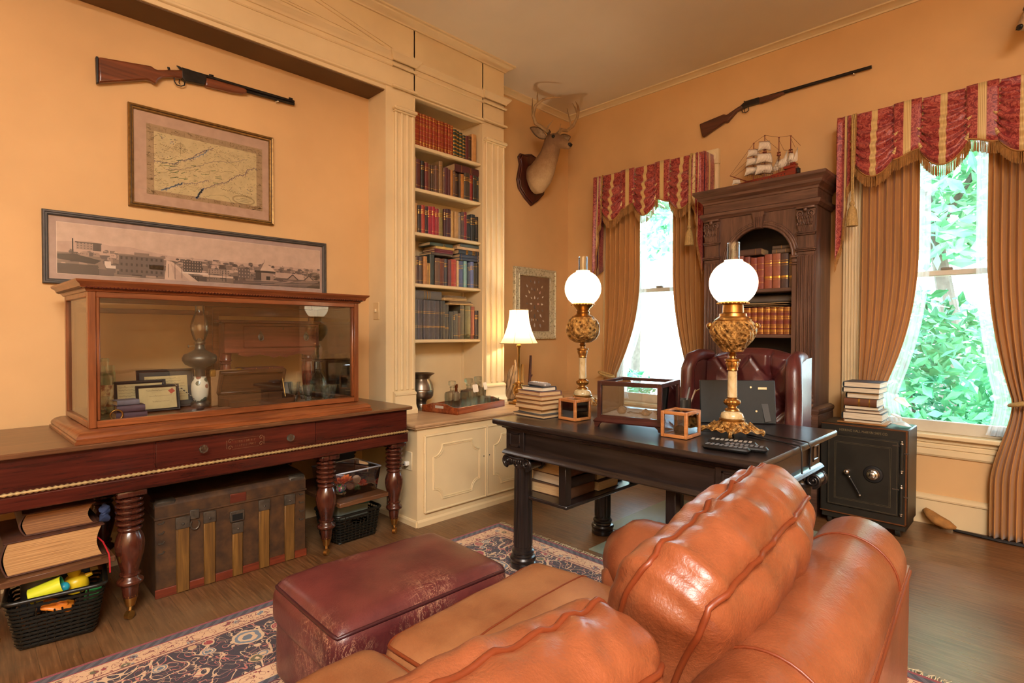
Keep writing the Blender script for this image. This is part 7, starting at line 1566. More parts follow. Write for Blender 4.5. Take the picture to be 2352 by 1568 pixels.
hc = (-.888, .352); mb = MB(); mb.cyl((hc[0], sy-.012, hc[1]), (hc[0], sy-.04, hc[1]), .012, n=14); mb.ball((hc[0], sy-.048, hc[1]+.004), .018, n=16, k=10); mb.ball((hc[0]+.070, sy-.046, hc[1]-.126), .008, n=10, k=8); mb.ball((hc[0]+.014, sy-.046, hc[1]-.024), .009, n=10, k=8); hb = mb.build('lever_knob', M['steel'], door, smooth=60)
MB().tube([(hc[0]+.01, sy-.045, hc[1]-.018), (hc[0]+.070, sy-.045, hc[1]-.124)], [.008, .006], 10).build('lever', M['black'], hb, smooth=60)
for z0, z1 in ((.405, .555), (.155, .30)):
    mb = MB(); x = dx1+.012; mb.cyl((x, sy-.014, z0), (x, sy-.014, z1), .010, n=14); h_ = mb.build('hinge', M['safe'], door, smooth=50)
    mb = MB()
    for z in (z0-.003, z1+.003): mb.ball((x, sy-.014, z), .010, n=10, k=8); mb.ball((x, sy-.014, z+(.014 if z > z0 else -.012)), .006, n=8, k=6)
    mb.box(x-.045, sy-.015, z1-.012, x-.006, sy-.011, z1-.006); mb.box(x+.006, sy-.008, (z0+z1)/2+.02, x+.035, sy-.004, (z0+z1)/2+.027); mb.build('hinge_finials', M['steel'], h_, smooth=60)
fc = bpy.data.curves.new('lettering', 'FONT'); fc.body = 'HERRING HALL MARVIN SAFE CO.'; fc.size = .0205; fc.extrude = .0004; fc.align_x = 'CENTER'; fc.align_y = 'CENTER'; fc.space_character = 1.05
fo = bpy.data.objects.new('lettering', fc); COL.objects.link(fo); fo.parent = t; fo.location = (-.815, sy-.0012, .602); fo.rotation_euler = (R(90), 0, 0); fc.materials.append(mk('worn_gilt_lettering', '8a7a58', .5, .3, var=.3, vs=60)); fo.scale = (.78, 1, 1)
bpy.context.view_layer.update(); _me = bpy.data.meshes.new_from_object(fo.evaluated_get(bpy.context.evaluated_depsgraph_get())); _f2 = bpy.data.objects.new('lettering', _me); COL.objects.link(_f2); _f2.parent = t; _f2.location = fo.location; _f2.rotation_euler = fo.rotation_euler; _f2.scale = fo.scale; bpy.data.objects.remove(fo)
# ---- books and papers on the safe
z = sz1+.0006
o = MB().box(-.135, -.11, 0, .125, .10, .010, .003).build('folder', mk('tan_folder', 'a8733c', .7, var=.25, vs=12), loc=(-.835, 3.985, z), rot=(0, 0, R(2))); tag(o, 'worn tan folder under the book stack on the safe', 'folder'); z += .0106
for (w, h, d, c, dx, a, lab) in ((.017, .185, .20, 'b89a74', 0, 2, 'thin cream book at the bottom of the stack on the safe'), (.043, .195, .215, '1d2830', 0, 1, 'thick dark book, second from the bottom on the safe'), (.016, .20, .19, '8a6c54', .006, 0, 'thin rosy book, third from the bottom on the safe'), (.022, .165, .185, '241c1c', -.01, 2, 'small black-bound book in the middle of the safe stack'),
      (.046, .175, .18, '6a4026', -.008, -1, 'brown leather book with torn spine on the safe'), (.036, .165, .178, '1c1d20', -.004, 2, 'black book with rounded spine, third from the top on the safe'), (.032, .200, .20, '33312f', 0, -1, 'dark book with tan page edge, second from the top on the safe'), (.034, .200, .20, '39434e', 0, 0, 'slate covered book on top of the stack on the safe')):
    b_ = book(lab, w, h, d, c, ((-.835-h/2+dx+.001, 3.965-d/2, z) if c == '6a4026' else (-.835-d/2+dx, 3.965+h/2, z)), R(a if c == '6a4026' else a-90), [(.2,.04),(.5,.06)] if c == '6a4026' else [], lying=True, sep=True, pages='pagew', group='books stacked on the safe'); z += w+.0006
rp = random.Random(31); M['paperw'] = mk('white_paper', 'e9e6df', .7, var=.04)
for k in range(3):
    mb = MB(); mb.grid(lambda u, v: (.09*(u-.5)+.01*sin(v*5+k), .10*(v-.5), .012*sin(u*4+k)*v+.012), 8, 8); o = mb.build('loose_paper', M['paperw'], loc=(-.648+.004*k, 3.945+.012*k, sz1+.006+.040*k if k < 2 else .775), rot=(R(rp.uniform(-3, 3)), R(4 if k < 2 else 25), R(rp.uniform(-30, 40))), smooth=70, solid=.001)
    tag(o, ['curled white paper on the safe top beside the book stack', 'second curled paper lying over the first on the safe', 'white paper sticking out of the book stack towards the window', 'upper white paper sticking out of the book stack'][k], 'paper', 'loose papers around the safe stack')
# cloth and cables at the wall beyond the safe
mb = MB(); mb.tube([(0, 0, .095), (.03, -.01, .07), (.07, -.02, .045), (.12, -.03, .03), (.16, -.03, .02)], [.018, .036, .042, .036, .012], 14, flat=.75)
tag(mb.build('tan_cloth_bag', mk('tan_cotton', 'a8753a', .85, var=.3, vs=20, bump=.4, bs=30, bd=.01), loc=(-.565, 4.235, .006), smooth=70), 'crumpled tan cloth bag on the floor beside the safe', 'bag')
for k in range(3): tag(MB().tube([(-.42, 4.24-.012*k, .006+.001*k), (-.2, 4.215-.016*k, .006), (.1, 4.225-.02*k, .006), (.6, 4.21-.02*k, .006)], .0052, 8).build('floor_cable', M['black'], smooth=80), '%s of three black cables along the baseboard under the window' % ['closest-to-wall one', 'middle one', 'outermost'][k], 'cable')
# ================================================================ curtains, sheers and valances
M['velvet'] = mk('gold_velvet', 'b98346', .7, var=.14, vs=9, sheen=.35, stretch=(1, 1, .15), bump=.12, bs=160)
N = NT('damask_stripe'); uvn = N.n('ShaderNodeUVMap'); sp = N.n('ShaderNodeSeparateXYZ'); N.l(uvn.outputs[0], sp.inputs[0])
fx = N.math('SUBTRACT', N.math('FRACT', N.math('ADD', sp.outputs[0], .5)), .5); ax = N.math('ABSOLUTE', fx); cream = N.math('LESS_THAN', ax, .135)
ob = N.coord('Object', (1,1,1)); mot = N.noise(ob, 26, 3, .5, 2.6); red = N.ramp(mot, [(.40, lin('7a1f26')), (.48, lin('9a3432')), (.54, lin('c06a58')), (.60, lin('96302f'))])
ln = N.math('FRACT', N.math('MULTIPLY', sp.outputs[0], 18.0)); crm = N.mix(N.math('LESS_THAN', ln, .28), lin('dcc184'), lin('b08a4c'))
N.col(N.mix(cream, red, crm)); N.set(Roughness=.42); N.b.inputs['Sheen Weight'].default_value = .2; M['damask'] = N.m
M['fringe'] = mk('bullion_fringe', 'a9783e', .75, var=.25, vs=60); M['cordm'] = mk('cream_gold_cord', 'b8975c', .7, var=.25, vs=90); M['lining'] = mk('plum_lining', '5a1426', .6, var=.15)
N = NT('sheer_voile'); tr = N.n('ShaderNodeBsdfTransparent'); df = N.n('ShaderNodeBsdfTranslucent'); df.inputs[0].default_value = (.95, .97, 1, 1); d2 = N.n('ShaderNodeBsdfDiffuse'); d2.inputs[0].default_value = (.95, .95, .95, 1); m1 = N.n('ShaderNodeMixShader'); N.l(df.outputs[0], m1.inputs[1]); N.l(d2.outputs[0], m1.inputs[2]); mx = N.n('ShaderNodeMixShader'); mx.inputs[0].default_value = .42; N.l(tr.outputs[0], mx.inputs[1]); N.l(m1.outputs[0], mx.inputs[2]); N.l(mx.outputs[0], N.out.inputs['Surface']); M['voile'] = N.m
def sm(t): t = max(0, min(1, t)); return t*t*(3-2*t)
def curtain(name, label, xo, xi, mat, y, n, amp, tie=.815, wt=.13, zt=2.5, zb=.012, solid=.004, seed=0, grp=None):
    s = 1 if xi > xo else -1; W = abs(xi-xo); r = random.Random(seed); ph = [r.uniform(-.5, .5) for _ in range(n+2)]
    def wid(z):
        if z > tie:
            f = (z-tie)/(1.75-tie); return wt+(W-wt)*(1-(1-min(1, f))**2.1) if z < 1.75 else W
        return wt+.09*sm((tie-z)/.5)
    def fn(u, v):
        z = zt+(zb-zt)*v; w = wid(z); k = w/W; a = 2*pi*n*u+ph[int(u*n)]*.4
        uu = u+.25/n*sin(a*1.0+1)*.3; return (xo+s*w*uu, y-amp*(.45+.55*k)*sin(a)-amp*.5*sin(a*.5+2*z)*.4-.028*math.exp(-((z-tie)/.25)**2)*k, z)
    mb = MB(); mb.grid(fn, n*10, 64); o = mb.build(name, mat, smooth=80, solid=solid); return tag(o, label, 'curtain', grp), wid
def tieback(o, xo, s, w, y):
    mb = MB(); mb.tube([(xo+s*(w/2+(w/2+.010)*cos(a*.35)), y-.045+.045*sin(a*.35), .815-.02*cos(a*.35)) for a in range(19)], .011, 8, closed=False); mb.build('tieback', M['cordm'], o, smooth=70)
YC = 4.225
for nm, xo, xi, lab in (('w1', -2.985, -2.620, 'gold velvet curtain tied back beside the room corner'), ('w1', -1.990, -2.290, 'gold velvet curtain between the first window and the carved bookcase'), ('w2', -.925, -.615, 'gold velvet curtain tied back behind the book stack on the safe'), ('w2', -.035, -.285, 'gold velvet curtain on the far side of the second window')):
    s = 1 if xi > xo else -1
    o, wid = curtain('velvet_curtain', lab, xo, xi, M['velvet'], YC, 7, .021, seed=int(abs(xi)*100), grp='gold velvet curtains'); tieback(o, xo, s, .13, YC-.02)
    o2, _ = curtain('sheer_curtain', lab.replace('gold velvet curtain', 'thin white sheer inside the gold curtain').replace(' tied back', ''), xo, xi+s*.055, M['voile'], 4.262, 9, .008, wt=.21, zb=.60, solid=None, seed=int(abs(xi)*90), grp='white sheer curtains')
VT = 2.622
def fringe(mb, pts, L, step=.0042, r=.0016, y_off=0):
    rr = random.Random(1); mb.tube(pts, .0055, 6)
    for a, b in zip(pts, pts[1:]):
        d = Vector(b)-Vector(a); n = max(1, int(d.length/step))
        for k in range(n):
            p = Vector(a)+d*(k/n); l = L*rr.uniform(.90, 1.05); q = p+Vector((rr.gauss(0, .0012), rr.gauss(0, .0025), -l)); mb.tube([p, q], [r, r*1.25], 4, caps=False)
def valance(label, x0, x1, tassels):
    t = thing('valance', label, 'valance', ((x0+x1)/2, 4.30, VT), 0); W = x1-x0; h = W/2; yb = -.172
    mb = MB(); mb.box(-h+.006, yb+.02, -.008, h-.006, 0, .004); mb.build('board', M['cream'], t)
    def X(f): return -h+W*f
    jw, sw, fw = .088, .188, .112; tot = 2*jw+3*sw+2*fw; e = [0, jw, jw+sw, jw+sw+fw, jw+2*sw+fw, jw+2*sw+2*fw, jw+3*sw+2*fw, tot]; e = [k/tot for k in e]
    for i in (1, 3, 5):      # gathered swags
        a, b = X(e[i])-.012, X(e[i+1])+.012; dc, de = .425, .285
        def sf(u, v, a=a, b=b):
            pr = sin(pi*u)**.75; drop = de+(dc-de)*pr; ed = (abs(2*u-1))**3; fold = .014*sin(2*pi*(5.5*v+.10*sin(pi*u))+.6)*min(1, v*3)*(.35+.65*pr)+.016*ed*sin(2*pi*9*v+1.2*sin(6*v))
            x = a+(b-a)*u; x += .012*sin(2*pi*8*v)*ed*(1 if u < .5 else -1); return (x, yb-.012-.040*pr*sm(v*1.6)-fold, .004-drop*v)
        mb = MB(); mb.grid(sf, 44, 60)
        mb.uv = [[(2*p[0], p[1]) for p in q] for q in mb.uv]; o = mb.build('swag', M['damask'], t, smooth=75, solid=.003)
        mb = MB(); fringe(mb, [sf(k/30, 1) for k in range(31)], .072); mb.build('fringe', M['fringe'], o, smooth=60)
    for i in (2, 4):         # flat pointed pelmet pieces
        a, b = X(e[i])-.006, X(e[i+1])+.006; sgn = 1 if i == 2 else -1
        def ff(u, v, a=a, b=b, sgn=sgn): drop = .325-.055*(u if sgn > 0 else 1-u)*sgn*0-.02*cos(pi*(u if sgn < 0 else 1-u)); return (a+(b-a)*u, yb-.030-.006*sin(pi*u), .006-drop*v)
        mb = MB(); mb.grid(ff, 12, 8); mb.uv = [[(p[0]+.5, p[1]) for p in q] for q in mb.uv]; o = mb.build('pelmet_panel', M['damask'], t, smooth=60, solid=.003)
        mb = MB(); fringe(mb, [ff(k/12, 1) for k in range(13)], .072); mb.build('fringe', M['fringe'], o, smooth=60)
    for sg in (-1, 1):       # cascading tails with plum lining
        def jf(u, v, sg=sg):     # u from the outer edge inward
            x = sg*(h-.004)-sg*(jw/tot*W+.010)*u; drop = .965-.66*u**.8+.03*sin(u*9); zig = .030*abs(((u*3) % 1)-.5)*2; return (x-sg*.012*sin(6*u), yb-.022-zig*(.3+.7*v), .004-drop*v)
        mb = MB(); mb.grid(jf, 36, 24); mb.uv = [[(p[0]*2+.25, p[1]) for p in q] for q in mb.uv]; o = mb.build('cascade', M['damask'], t, smooth=50, solid=.003)
        mb = MB(); P = [jf(k/24, 1) for k in range(25)]; fringe(mb, P, .062); P2 = [jf(1, v/12) for v in range(13)]; fringe(mb, [(p[0], p[1]-.004, p[2]) for p in P2], .05, .006); mb.build('fringe', M['fringe'], o, smooth=60)
        mb = MB(); mb.grid(lambda u, v: (jf(u, v)[0], jf(u, v)[1]+.012+.02*v, jf(u, v)[2]*(.97)), 20, 10); mb.build('lining', M['lining'], o, smooth=60, solid=.002)
        mb = MB(); mb.grid(lambda u, v, sg=sg: (sg*(h-.002)+sg*.004*sin(9*v), yb-.02+(.172+.014)*u, .004-(.93-.1*u)*v), 8, 8); mb.uv = [[(p[0]*2+.25, p[1]) for p in q] for q in mb.uv]; mb.build('side_return', M['damask'], o, smooth=60, solid=.003)
        if sg in tassels:
            x = sg*(h-jw/tot*W-.004); y = yb-.075; mb = MB()
            for o_ in (-.006, .006): mb.tube([(x+o_, y+.03, .0), (x+o_*.9, y+.004, -.06), (x+o_*.7, y, -.57)], [.0048 if k % 2 else .0048 for k in range(3)], 8)
            c = mb.build('tassel_cord', M['cordm'], t, smooth=70)
            mb = MB(); mb.lathe([(.003, 0), (.012, -.008), (.016, -.022), (.010, -.036), (.018, -.046), (.024, -.062), (.030, -.12), (.033, -.165), (0, -.163)][::-1], 28, (x, y, -.565), flute=lambda a, z: 1+.07*cos(14*a) if z < -.05 else 1); mb.build('tassel', M['cordm'], c, smooth=60)
    return t
valance('striped red damask swag valance over the window behind the desk', -3.035, -1.960, (1,))
valance('striped red damask swag valance over the window above the safe', -1.046, .076, (-1,))
# ================================================================ rug, ottoman and tan leather sofa
RX0, RX1, RY0, RY1 = -2.45, .75, -2.2, 2.345
N = NT('persian_rug'); co = N.coord('Object', (1,1,1)); sp = N.n('ShaderNodeSeparateXYZ'); N.l(co, sp.inputs[0]); X, Y = sp.outputs[0], sp.outputs[1]
d = N.math('MINIMUM', N.math('MINIMUM', N.math('SUBTRACT', X, RX0), N.math('SUBTRACT', RX1, X)), N.math('MINIMUM', N.math('SUBTRACT', RY1, Y), N.math('SUBTRACT', Y, RY0)))
def C(h): return lin(h)
NAVY, CREAM, REDR, SALM, BLUE, GRN, ORG = C('2a1a2a'), C('d2b08a'), C('98282c'), C('b5655a'), C('5d6a78'), C('5e5636'), C('b4572e')
field = N.math('GREATER_THAN', d, .575)
base = N.mix(field, NAVY, C('5a1826'))
# flowers: voronoi cells with ringed heads
def flowers(base, scale, seed, sel, radius):
    v = N.n('ShaderNodeTexVoronoi'); v.inputs['Scale'].default_value = scale; v.inputs['Randomness'].default_value = .75
    mp = N.n('ShaderNodeMapping'); mp.inputs['Location'].default_value = (seed, seed*.7, 0); N.l(co, mp.inputs['Vector'])
    nz = N.n('ShaderNodeTexNoise'); nz.inputs['Scale'].default_value = scale*3.2; N.l(mp.outputs[0], nz.inputs['Vector'])
    av = N.n('ShaderNodeVectorMath'); av.operation = 'MULTIPLY_ADD'; N.l(nz.outputs['Color'], av.inputs[0]); av.inputs[1].default_value = (.35/scale*.6,)*3; N.l(mp.outputs[0], av.inputs[2])
    fl = N.n('ShaderNodeMapping'); fl.inputs['Scale'].default_value = (1, 1, 0); N.l(av.outputs[0], fl.inputs['Vector']); N.l(fl.outputs[0], v.inputs['Vector'])
    dist = v.outputs['Distance']; sc_ = N.n('ShaderNodeSeparateColor'); N.l(v.outputs['Color'], sc_.inputs[0]); on = N.math('LESS_THAN', sc_.outputs[0], sel)
    ring = N.ramp(N.math('DIVIDE', dist, radius), [(0, ORG), (.18, C('d08a4a')), (.30, C('3a2430')), (.42, BLUE), (.60, CREAM), (.74, C('6a7684')), (.88, CREAM)], 'CONSTANT')
    ring2 = N.ramp(N.math('DIVIDE', dist, radius), [(0, C('d6b48c')), (.2, REDR), (.45, SALM), (.62, REDR), (.85, CREAM)], 'CONSTANT')
    ring3 = N.ramp(N.math('DIVIDE', dist, radius), [(0, C('d6b48c')), (.3, GRN), (.75, C('c09a70'))], 'CONSTANT')
    rr = N.mix(N.math('GREATER_THAN', sc_.outputs[1], .40), ring, N.mix(N.math('GREATER_THAN', sc_.outputs[1], .72), ring2, ring3))
    return N.mix(N.math('MULTIPLY', on, N.math('LESS_THAN', dist, radius)), base, rr)
def vines(base, scale, w, col, seed, dist=1.6):
    mp = N.n('ShaderNodeMapping'); mp.inputs['Location'].default_value = (seed, -seed, 0); mp.inputs['Scale'].default_value = (1, 1, 0); N.l(co, mp.inputs['Vector'])
    f = N.noise(mp.outputs[0], scale, 1, .4, dist); return N.mix(N.math('LESS_THAN', N.math('ABSOLUTE', N.math('SUBTRACT', f, .5)), w), base, col)
c = vines(base, 7.5, .017, CREAM, 3.1); c = vines(c, 11, .012, SALM, 8.4); c = flowers(c, 13, 2.3, .55, .36); c = vines(c, 15, .010, C('caa684'), 5.2); c = flowers(c, 6.2, 7.7, .62, .40)
# guards
g = flowers(C('d8ae86'), 22, 1.1, .85, .40); g = vines(g, 26, .022, C('7a2a2a'), 2.2)
def band(c, lo, hi, col): return N.mix(N.math('MULTIPLY', N.math('GREATER_THAN', d, lo), N.math('LESS_THAN', d, hi)), c, col)
hat = N.math('LESS_THAN', N.math('FRACT', N.math('MULTIPLY', N.math('ADD', X, Y), 24)), .5); hatch = N.mix(hat, C('38353f'), C('58505a'))
c = band(c, -.1, .016, C('8a3038')); c = band(c, .016, .050, hatch); c = band(c, .050, .056, REDR); c = band(c, .056, .062, CREAM); c = band(c, .062, .128, g); c = band(c, .128, .134, C('7a2a2a')); c = band(c, .134, .142, CREAM); c = band(c, .142, .148, C('7a2a2a'))
c = band(c, .470, .476, C('7a2a2a')); c = band(c, .476, .482, CREAM); c = band(c, .482, .545, g); c = band(c, .545, .551, CREAM); c = band(c, .551, .575, hatch)
N.col(c); N.set(Roughness=.95); N.b.inputs['Sheen Weight'].default_value = .15; N.bump(N.noise(co, 420, 2), .5, .004); M['rug'] = N.m
rug = MB().box(RX0, RY0, .0008, RX1, RY1, .009, .003).build('rug', M['rug']); tag(rug, 'large Persian rug with navy floral border under sofa, ottoman and desk front', 'rug')
mb = MB(); rf = random.Random(77); x = RX0+.005
while x < RX1:
    mb.tube([(x, RY1-.004, .006), (x+rf.gauss(0, .005), RY1+.014, .008), (x+rf.gauss(0, .010), RY1+.034+rf.gauss(0, .004), .003)], [.0017, .0016, .001], 4, caps=False); x += .0085
fr = mb.build('fringe', mk('rug_fringe', 'cdbb98', .9, var=.2, vs=40), rug, smooth=60); fr['kind'] = 'stuff'
RZ = .0096
M['tan'] = leather('tan_leather', '6a341a', '925030', .36, crease=.45, coat=.25, str_=.5); M['tanseat'] = leather('worn_tan_leather', '7a4626', '9c6840', .45, crease=.2, coat=.15); M['maroon'] = leather('maroon_leather', '42181a', '68302c', .36, scr='b88a6c', crease=.22, coat=.2)
M['pipe'] = mk('leather_piping', '6e2f14', .4, var=.1); M['pipe2'] = mk('maroon_piping', '3c1618', .4, var=.1)
def cushion(sx, sy, sz, r, n=26, bulge=(0, 0, 0), wr=0.0, wf=9.0, seed=0, gather=0.0):
    mb = MB(); H = (sx/2, sy/2, sz/2); idx = {}; vs = []; fs = []
    def pt(p):
        q = [p[i]*H[i] for i in range(3)]; inn = [max(-(H[i]-r), min(H[i]-r, q[i])) for i in range(3)]; dv = Vector([q[i]-inn[i] for i in range(3)])
        if dv.length > 1e-9: dv.normalize()
        w = Vector(inn)+dv*r; a = [1-p[i]**2 for i in range(3)]
        for i in range(3):
            j, k = (i+1) % 3, (i+2) % 3; w[i] += bulge[i]*max(0, a[j])**.8*max(0, a[k])**.8*p[i]
        if wr:
            nz = noise.noise(Vector((w.x*wf+seed, w.y*wf*.6, w.z*wf))); nz2 = noise.noise(Vector((w.x*wf*.5, w.y*wf*2.2+seed, w.z*wf*.7)))
            w += dv*wr*(nz+.6*nz2)
            if gather:
                ed = max(0, 1-min(1-abs(p[1]), 1-abs(p[2]))*3.2); w += dv*gather*ed*sin((w.y+w.z)*95+3*nz)*max(0, .5+nz2)
        return w
    for ax in range(3):
        for s in (-1, 1):
            for i in range(n):
                for j in range(n):
                    q = []
                    for (a, b) in ((i, j), (i+1, j), (i+1, j+1), (i, j+1)):
                        f = lambda t: sin((2*t/n-1)*pi/2)*.5+(2*t/n-1)*.5
                        p = [0, 0, 0]; p[ax] = s; p[(ax+1) % 3] = f(a); p[(ax+2) % 3] = f(b)*s; key = tuple(round(x, 5) for x in p)
                        if key not in idx: idx[key] = len(vs); vs.append(pt(p))
                        q.append(idx[key])
                    fs.append(tuple(q))
    mb.add(vs, fs); mb.pt = pt; return mb
def edge_loop(cu, ax, s, n=96, off=.0):
    P = []; j, k = (ax+1) % 3, (ax+2) % 3
    for i in range(n):
        t = 4*i/n; sd = int(t); f = t-sd; a, b = ((-1+2*f, -1), (1, -1+2*f), (1-2*f, 1), (-1, 1-2*f))[sd]
        p = [0, 0, 0]; p[ax] = s*.93; p[j] = a; p[k] = b; P.append(cu.pt(p))
    return P
# ---- ottoman
t = thing('ottoman', 'scratched dark maroon leather ottoman in front of the tan sofa', 'ottoman', (-1.522, .985, RZ), R(-1.2))
cu = cushion(.455, .640, .155, .055, 26, (.004, .006, .022), .004, 8, 4); cu2 = MB(); cu2.M = Matrix.Translation((0, 0, .335)); cu2.add(cu.v, cu.f); top = cu2.build('top_cushion', M['maroon'], t, smooth=80)
mb = MB(); mb.M = cu2.M; mb.tube([p+Vector((0, 0, .0)) for p in edge_loop(cu, 2, .9)], .0055, 8, closed=True); mb.build('piping', M['pipe2'], top, smooth=70)
cu = cushion(.435, .615, .24, .03, 16, (.006, .008, 0), .004, 10, 2); b2 = MB(); b2.M = Matrix.Translation((0, 0, .215)); b2.add(cu.v, cu.f); b2.build('body', M['maroon'], t, smooth=70)
for sx in (-1, 1):
    for sy in (-1, 1): mb = MB(); mb.lathe([(.020, 0), (.030, .012), (.034, .030), (.026, .046), (.034, .062), (.040, .10), (.036, .12)], 16, (sx*.165, sy*.25, 0)); mb.build('leg', M['ebonyz'], t, smooth=50)
# ---- sofa
SP = Vector((-.272, .90, 0)); SR = R(4.0); SL = SP-Matrix.Rotation(SR, 3, 'Z') @ SP
t = thing('sofa', 'tan leather sofa with rolled arm and back seen from behind, facing the long table', 'sofa', (SL.x, SL.y, RZ), SR)
mb = MB(); mb.box(-1.05, -.10, .09, -.24, 1.60, .30, .02); mb.build('seat_base', M['tan'], t)
for x in (-1.0, -.28):
    for y in (-.04, 1.52): mb = MB(); mb.lathe([(.022, 0), (.030, .02), (.034, .092)], 12, (x, y, 0)); mb.build('leg', M['ebonyz'], t, smooth=50)
for y in (1.475, -.045):
    mb = MB(); n = 22; P = []; rr = []
    for k in range(n+1): f = k/n; P.append((-.930+.66*f, y, .502)); rr.append(.122*min(1, (f*9)**.35 if f < .12 else 1) if f > 0 else .068)
    mb.tube(P, rr, 36); mb.box(-.930, y-.105, .10, -.25, y+.105, .50, .03); ar = mb.build('arm', M['tan'], t, smooth=60)
    mb = MB(); mb.tube([(-.70, y+.1235*cos(a*pi/20), .502+.1235*sin(a*pi/20)) for a in range(-2, 23)], .0030, 6); mb.build('seam', M['pipe'], ar, smooth=70)
mb = MB(); n = 40; P = []; rr = []; BXc, BZc, BR = -.290, .640, .097
for k in range(n+1): f = k/n; P.append((BXc, -.12+1.765*f, BZc)); rr.append(BR*(min(1, ((1-f)*26)**.4) if f > .96 else 1) if f < 1 else .05)
mb.tube(P, rr, 32); mb.prism([(-.352, .10), (-.196, .10), (-.194, .62), (-.352, .62)], -.12, 1.630, 'y'); bk = mb.build('back', M['tan'], t, smooth=60)
for yy in (1.40, .80):
    mb = MB(); mb.tube([(BXc+(BR+.001)*cos(a*pi/20), yy, BZc+(BR+.001)*sin(a*pi/20)) for a in range(0, 24)], .0028, 6); mb.build('seam', M['pipe'], bk, smooth=70)
mb = MB(); mb.tube([(-.1935, -.12+1.75*k/20, .606) for k in range(21)], .0045, 8); mb.build('welt', M['pipe'], bk, smooth=70)
for k, (ya, yb) in enumerate(((.742, 1.350), (.085, .732))):
    cu = cushion(.775, yb-ya, .185, .060, 28, (.010, .004, .026), .006, 6, 3+k); T = Matrix.Translation((-.762, (ya+yb)/2, .380)); mb = MB(); mb.M = T; mb.add(cu.v, cu.f); o = mb.build('seat_cushion', M['tanseat'], t, smooth=80)
    mb = MB(); mb.M = T; mb.tube([cu.pt((-.44, -1+2*q/40, 1))+Vector((0, 0, .0006)) for q in range(41)], .0026, 6); mb.tube(edge_loop(cu, 2, .9), .0048, 8, closed=True); mb.build('seam', M['pipe'], o, smooth=70)
for k, (loc, dims, rot) in enumerate((((-.468, 1.040, .664), (.165, .640, .425), (R(3), R(23), R(1))), ((-.535, .410, .620), (.165, .580, .40), (R(-2), R(30), R(-4))))):
    cu = cushion(*dims, .070, 44, (.040, .008, .030), .013, 8.5, 5+3*k, .0065); mb = MB(); T = Matrix.Translation(loc) @ Matrix.Rotation(rot[2], 4, 'Z') @ Matrix.Rotation(rot[1], 4, 'Y') @ Matrix.Rotation(rot[0], 4, 'X'); mb.M = T; mb.add(cu.v, cu.f); o = mb.build('back_cushion', M['tan'], t, smooth=80)
    mb = MB(); mb.M = T
    for s in (-1, 1): mb.tube([p+Vector((s*.0015, 0, 0)) for p in edge_loop(cu, 0, s*.88, 140)], .0052, 8, closed=True)
    for p_ in ((-.2, 1), (.45, 1)): pass
    mb.build('piping', M['pipe'], o, smooth=70)
# ================================================================ mounted deer
N = NT('deer_coat'); v = N.coord('Object', (1,1,1)); sp = N.n('ShaderNodeSeparateXYZ'); N.l(v, sp.inputs[0])
f = N.math('ADD', N.math('MULTIPLY', sp.outputs[2], -1.0), N.math('MULTIPLY', sp.outputs[1], -.35)); f = N.math('ADD', f, N.math('MULTIPLY', N.noise(v, 14, 5, .65), .22)); hair = N.noise(N.coord('Object', (60, 60, 16)), 3, 4, .6)
N.col(N.mix(.35, N.ramp(N.math('ADD', f, .30), [(.10, lin('8a6a4c')), (.28, lin('a8845e')), (.48, lin('cdb894')), (.65, lin('dccdb0'))]), N.ramp(hair, [(.3, lin('7a5c40')), (.7, lin('e6d8bc'))]), 'MULTIPLY') if False else N.ramp(N.math('ADD', f, N.math('MULTIPLY', hair, .12)), [(-.0, lin('7e5e42')), (.12, lin('9c7852')), (.30, lin('c4a880')), (.48, lin('dccab0'))])); N.set(Roughness=.9); N.bump(hair, .6, .01); M['coat'] = N.m
M['antler'] = mk('antler', 'a88a62', .5, var=.35, vs=18); M['antlerd'] = mk('antler_base', '5a4028', .6, var=.3, vs=20); M['earin'] = mk('ear_inner', '9a8468', .85, var=.3, vs=30); M['noseb'] = mk('wet_nose', '1c1b1d', .25, var=.1); M['plq'] = wood('mahogany_plaque', '2c120e', '5e2a20', 'z', .28, 12, .04, .4); M['eye'] = mk('glass_eye', '120c08', .06, var=0)
def loft(mb, secs, n=22):
    # secs: (centre, radius across x, radius along the other axis, normal direction)
    vs = []; fs = []
    for (c, rx, rz, d) in secs:
        d = Vector(d).normalized(); u = Vector((1, 0, 0)); u = (u-d*u.dot(d)).normalized(); w = d.cross(u)
        for k in range(n): a = 2*pi*k/n; vs.append(Vector(c)+u*rx*cos(a)+w*rz*sin(a))
    for i in range(len(secs)-1):
        for k in range(n): fs.append((i*n+k, i*n+(k+1) % n, (i+1)*n+(k+1) % n, (i+1)*n+k))
    fs.append(tuple(reversed(range(n)))); fs.append(tuple((len(secs)-1)*n+k for k in range(n))); mb.add(vs, fs)
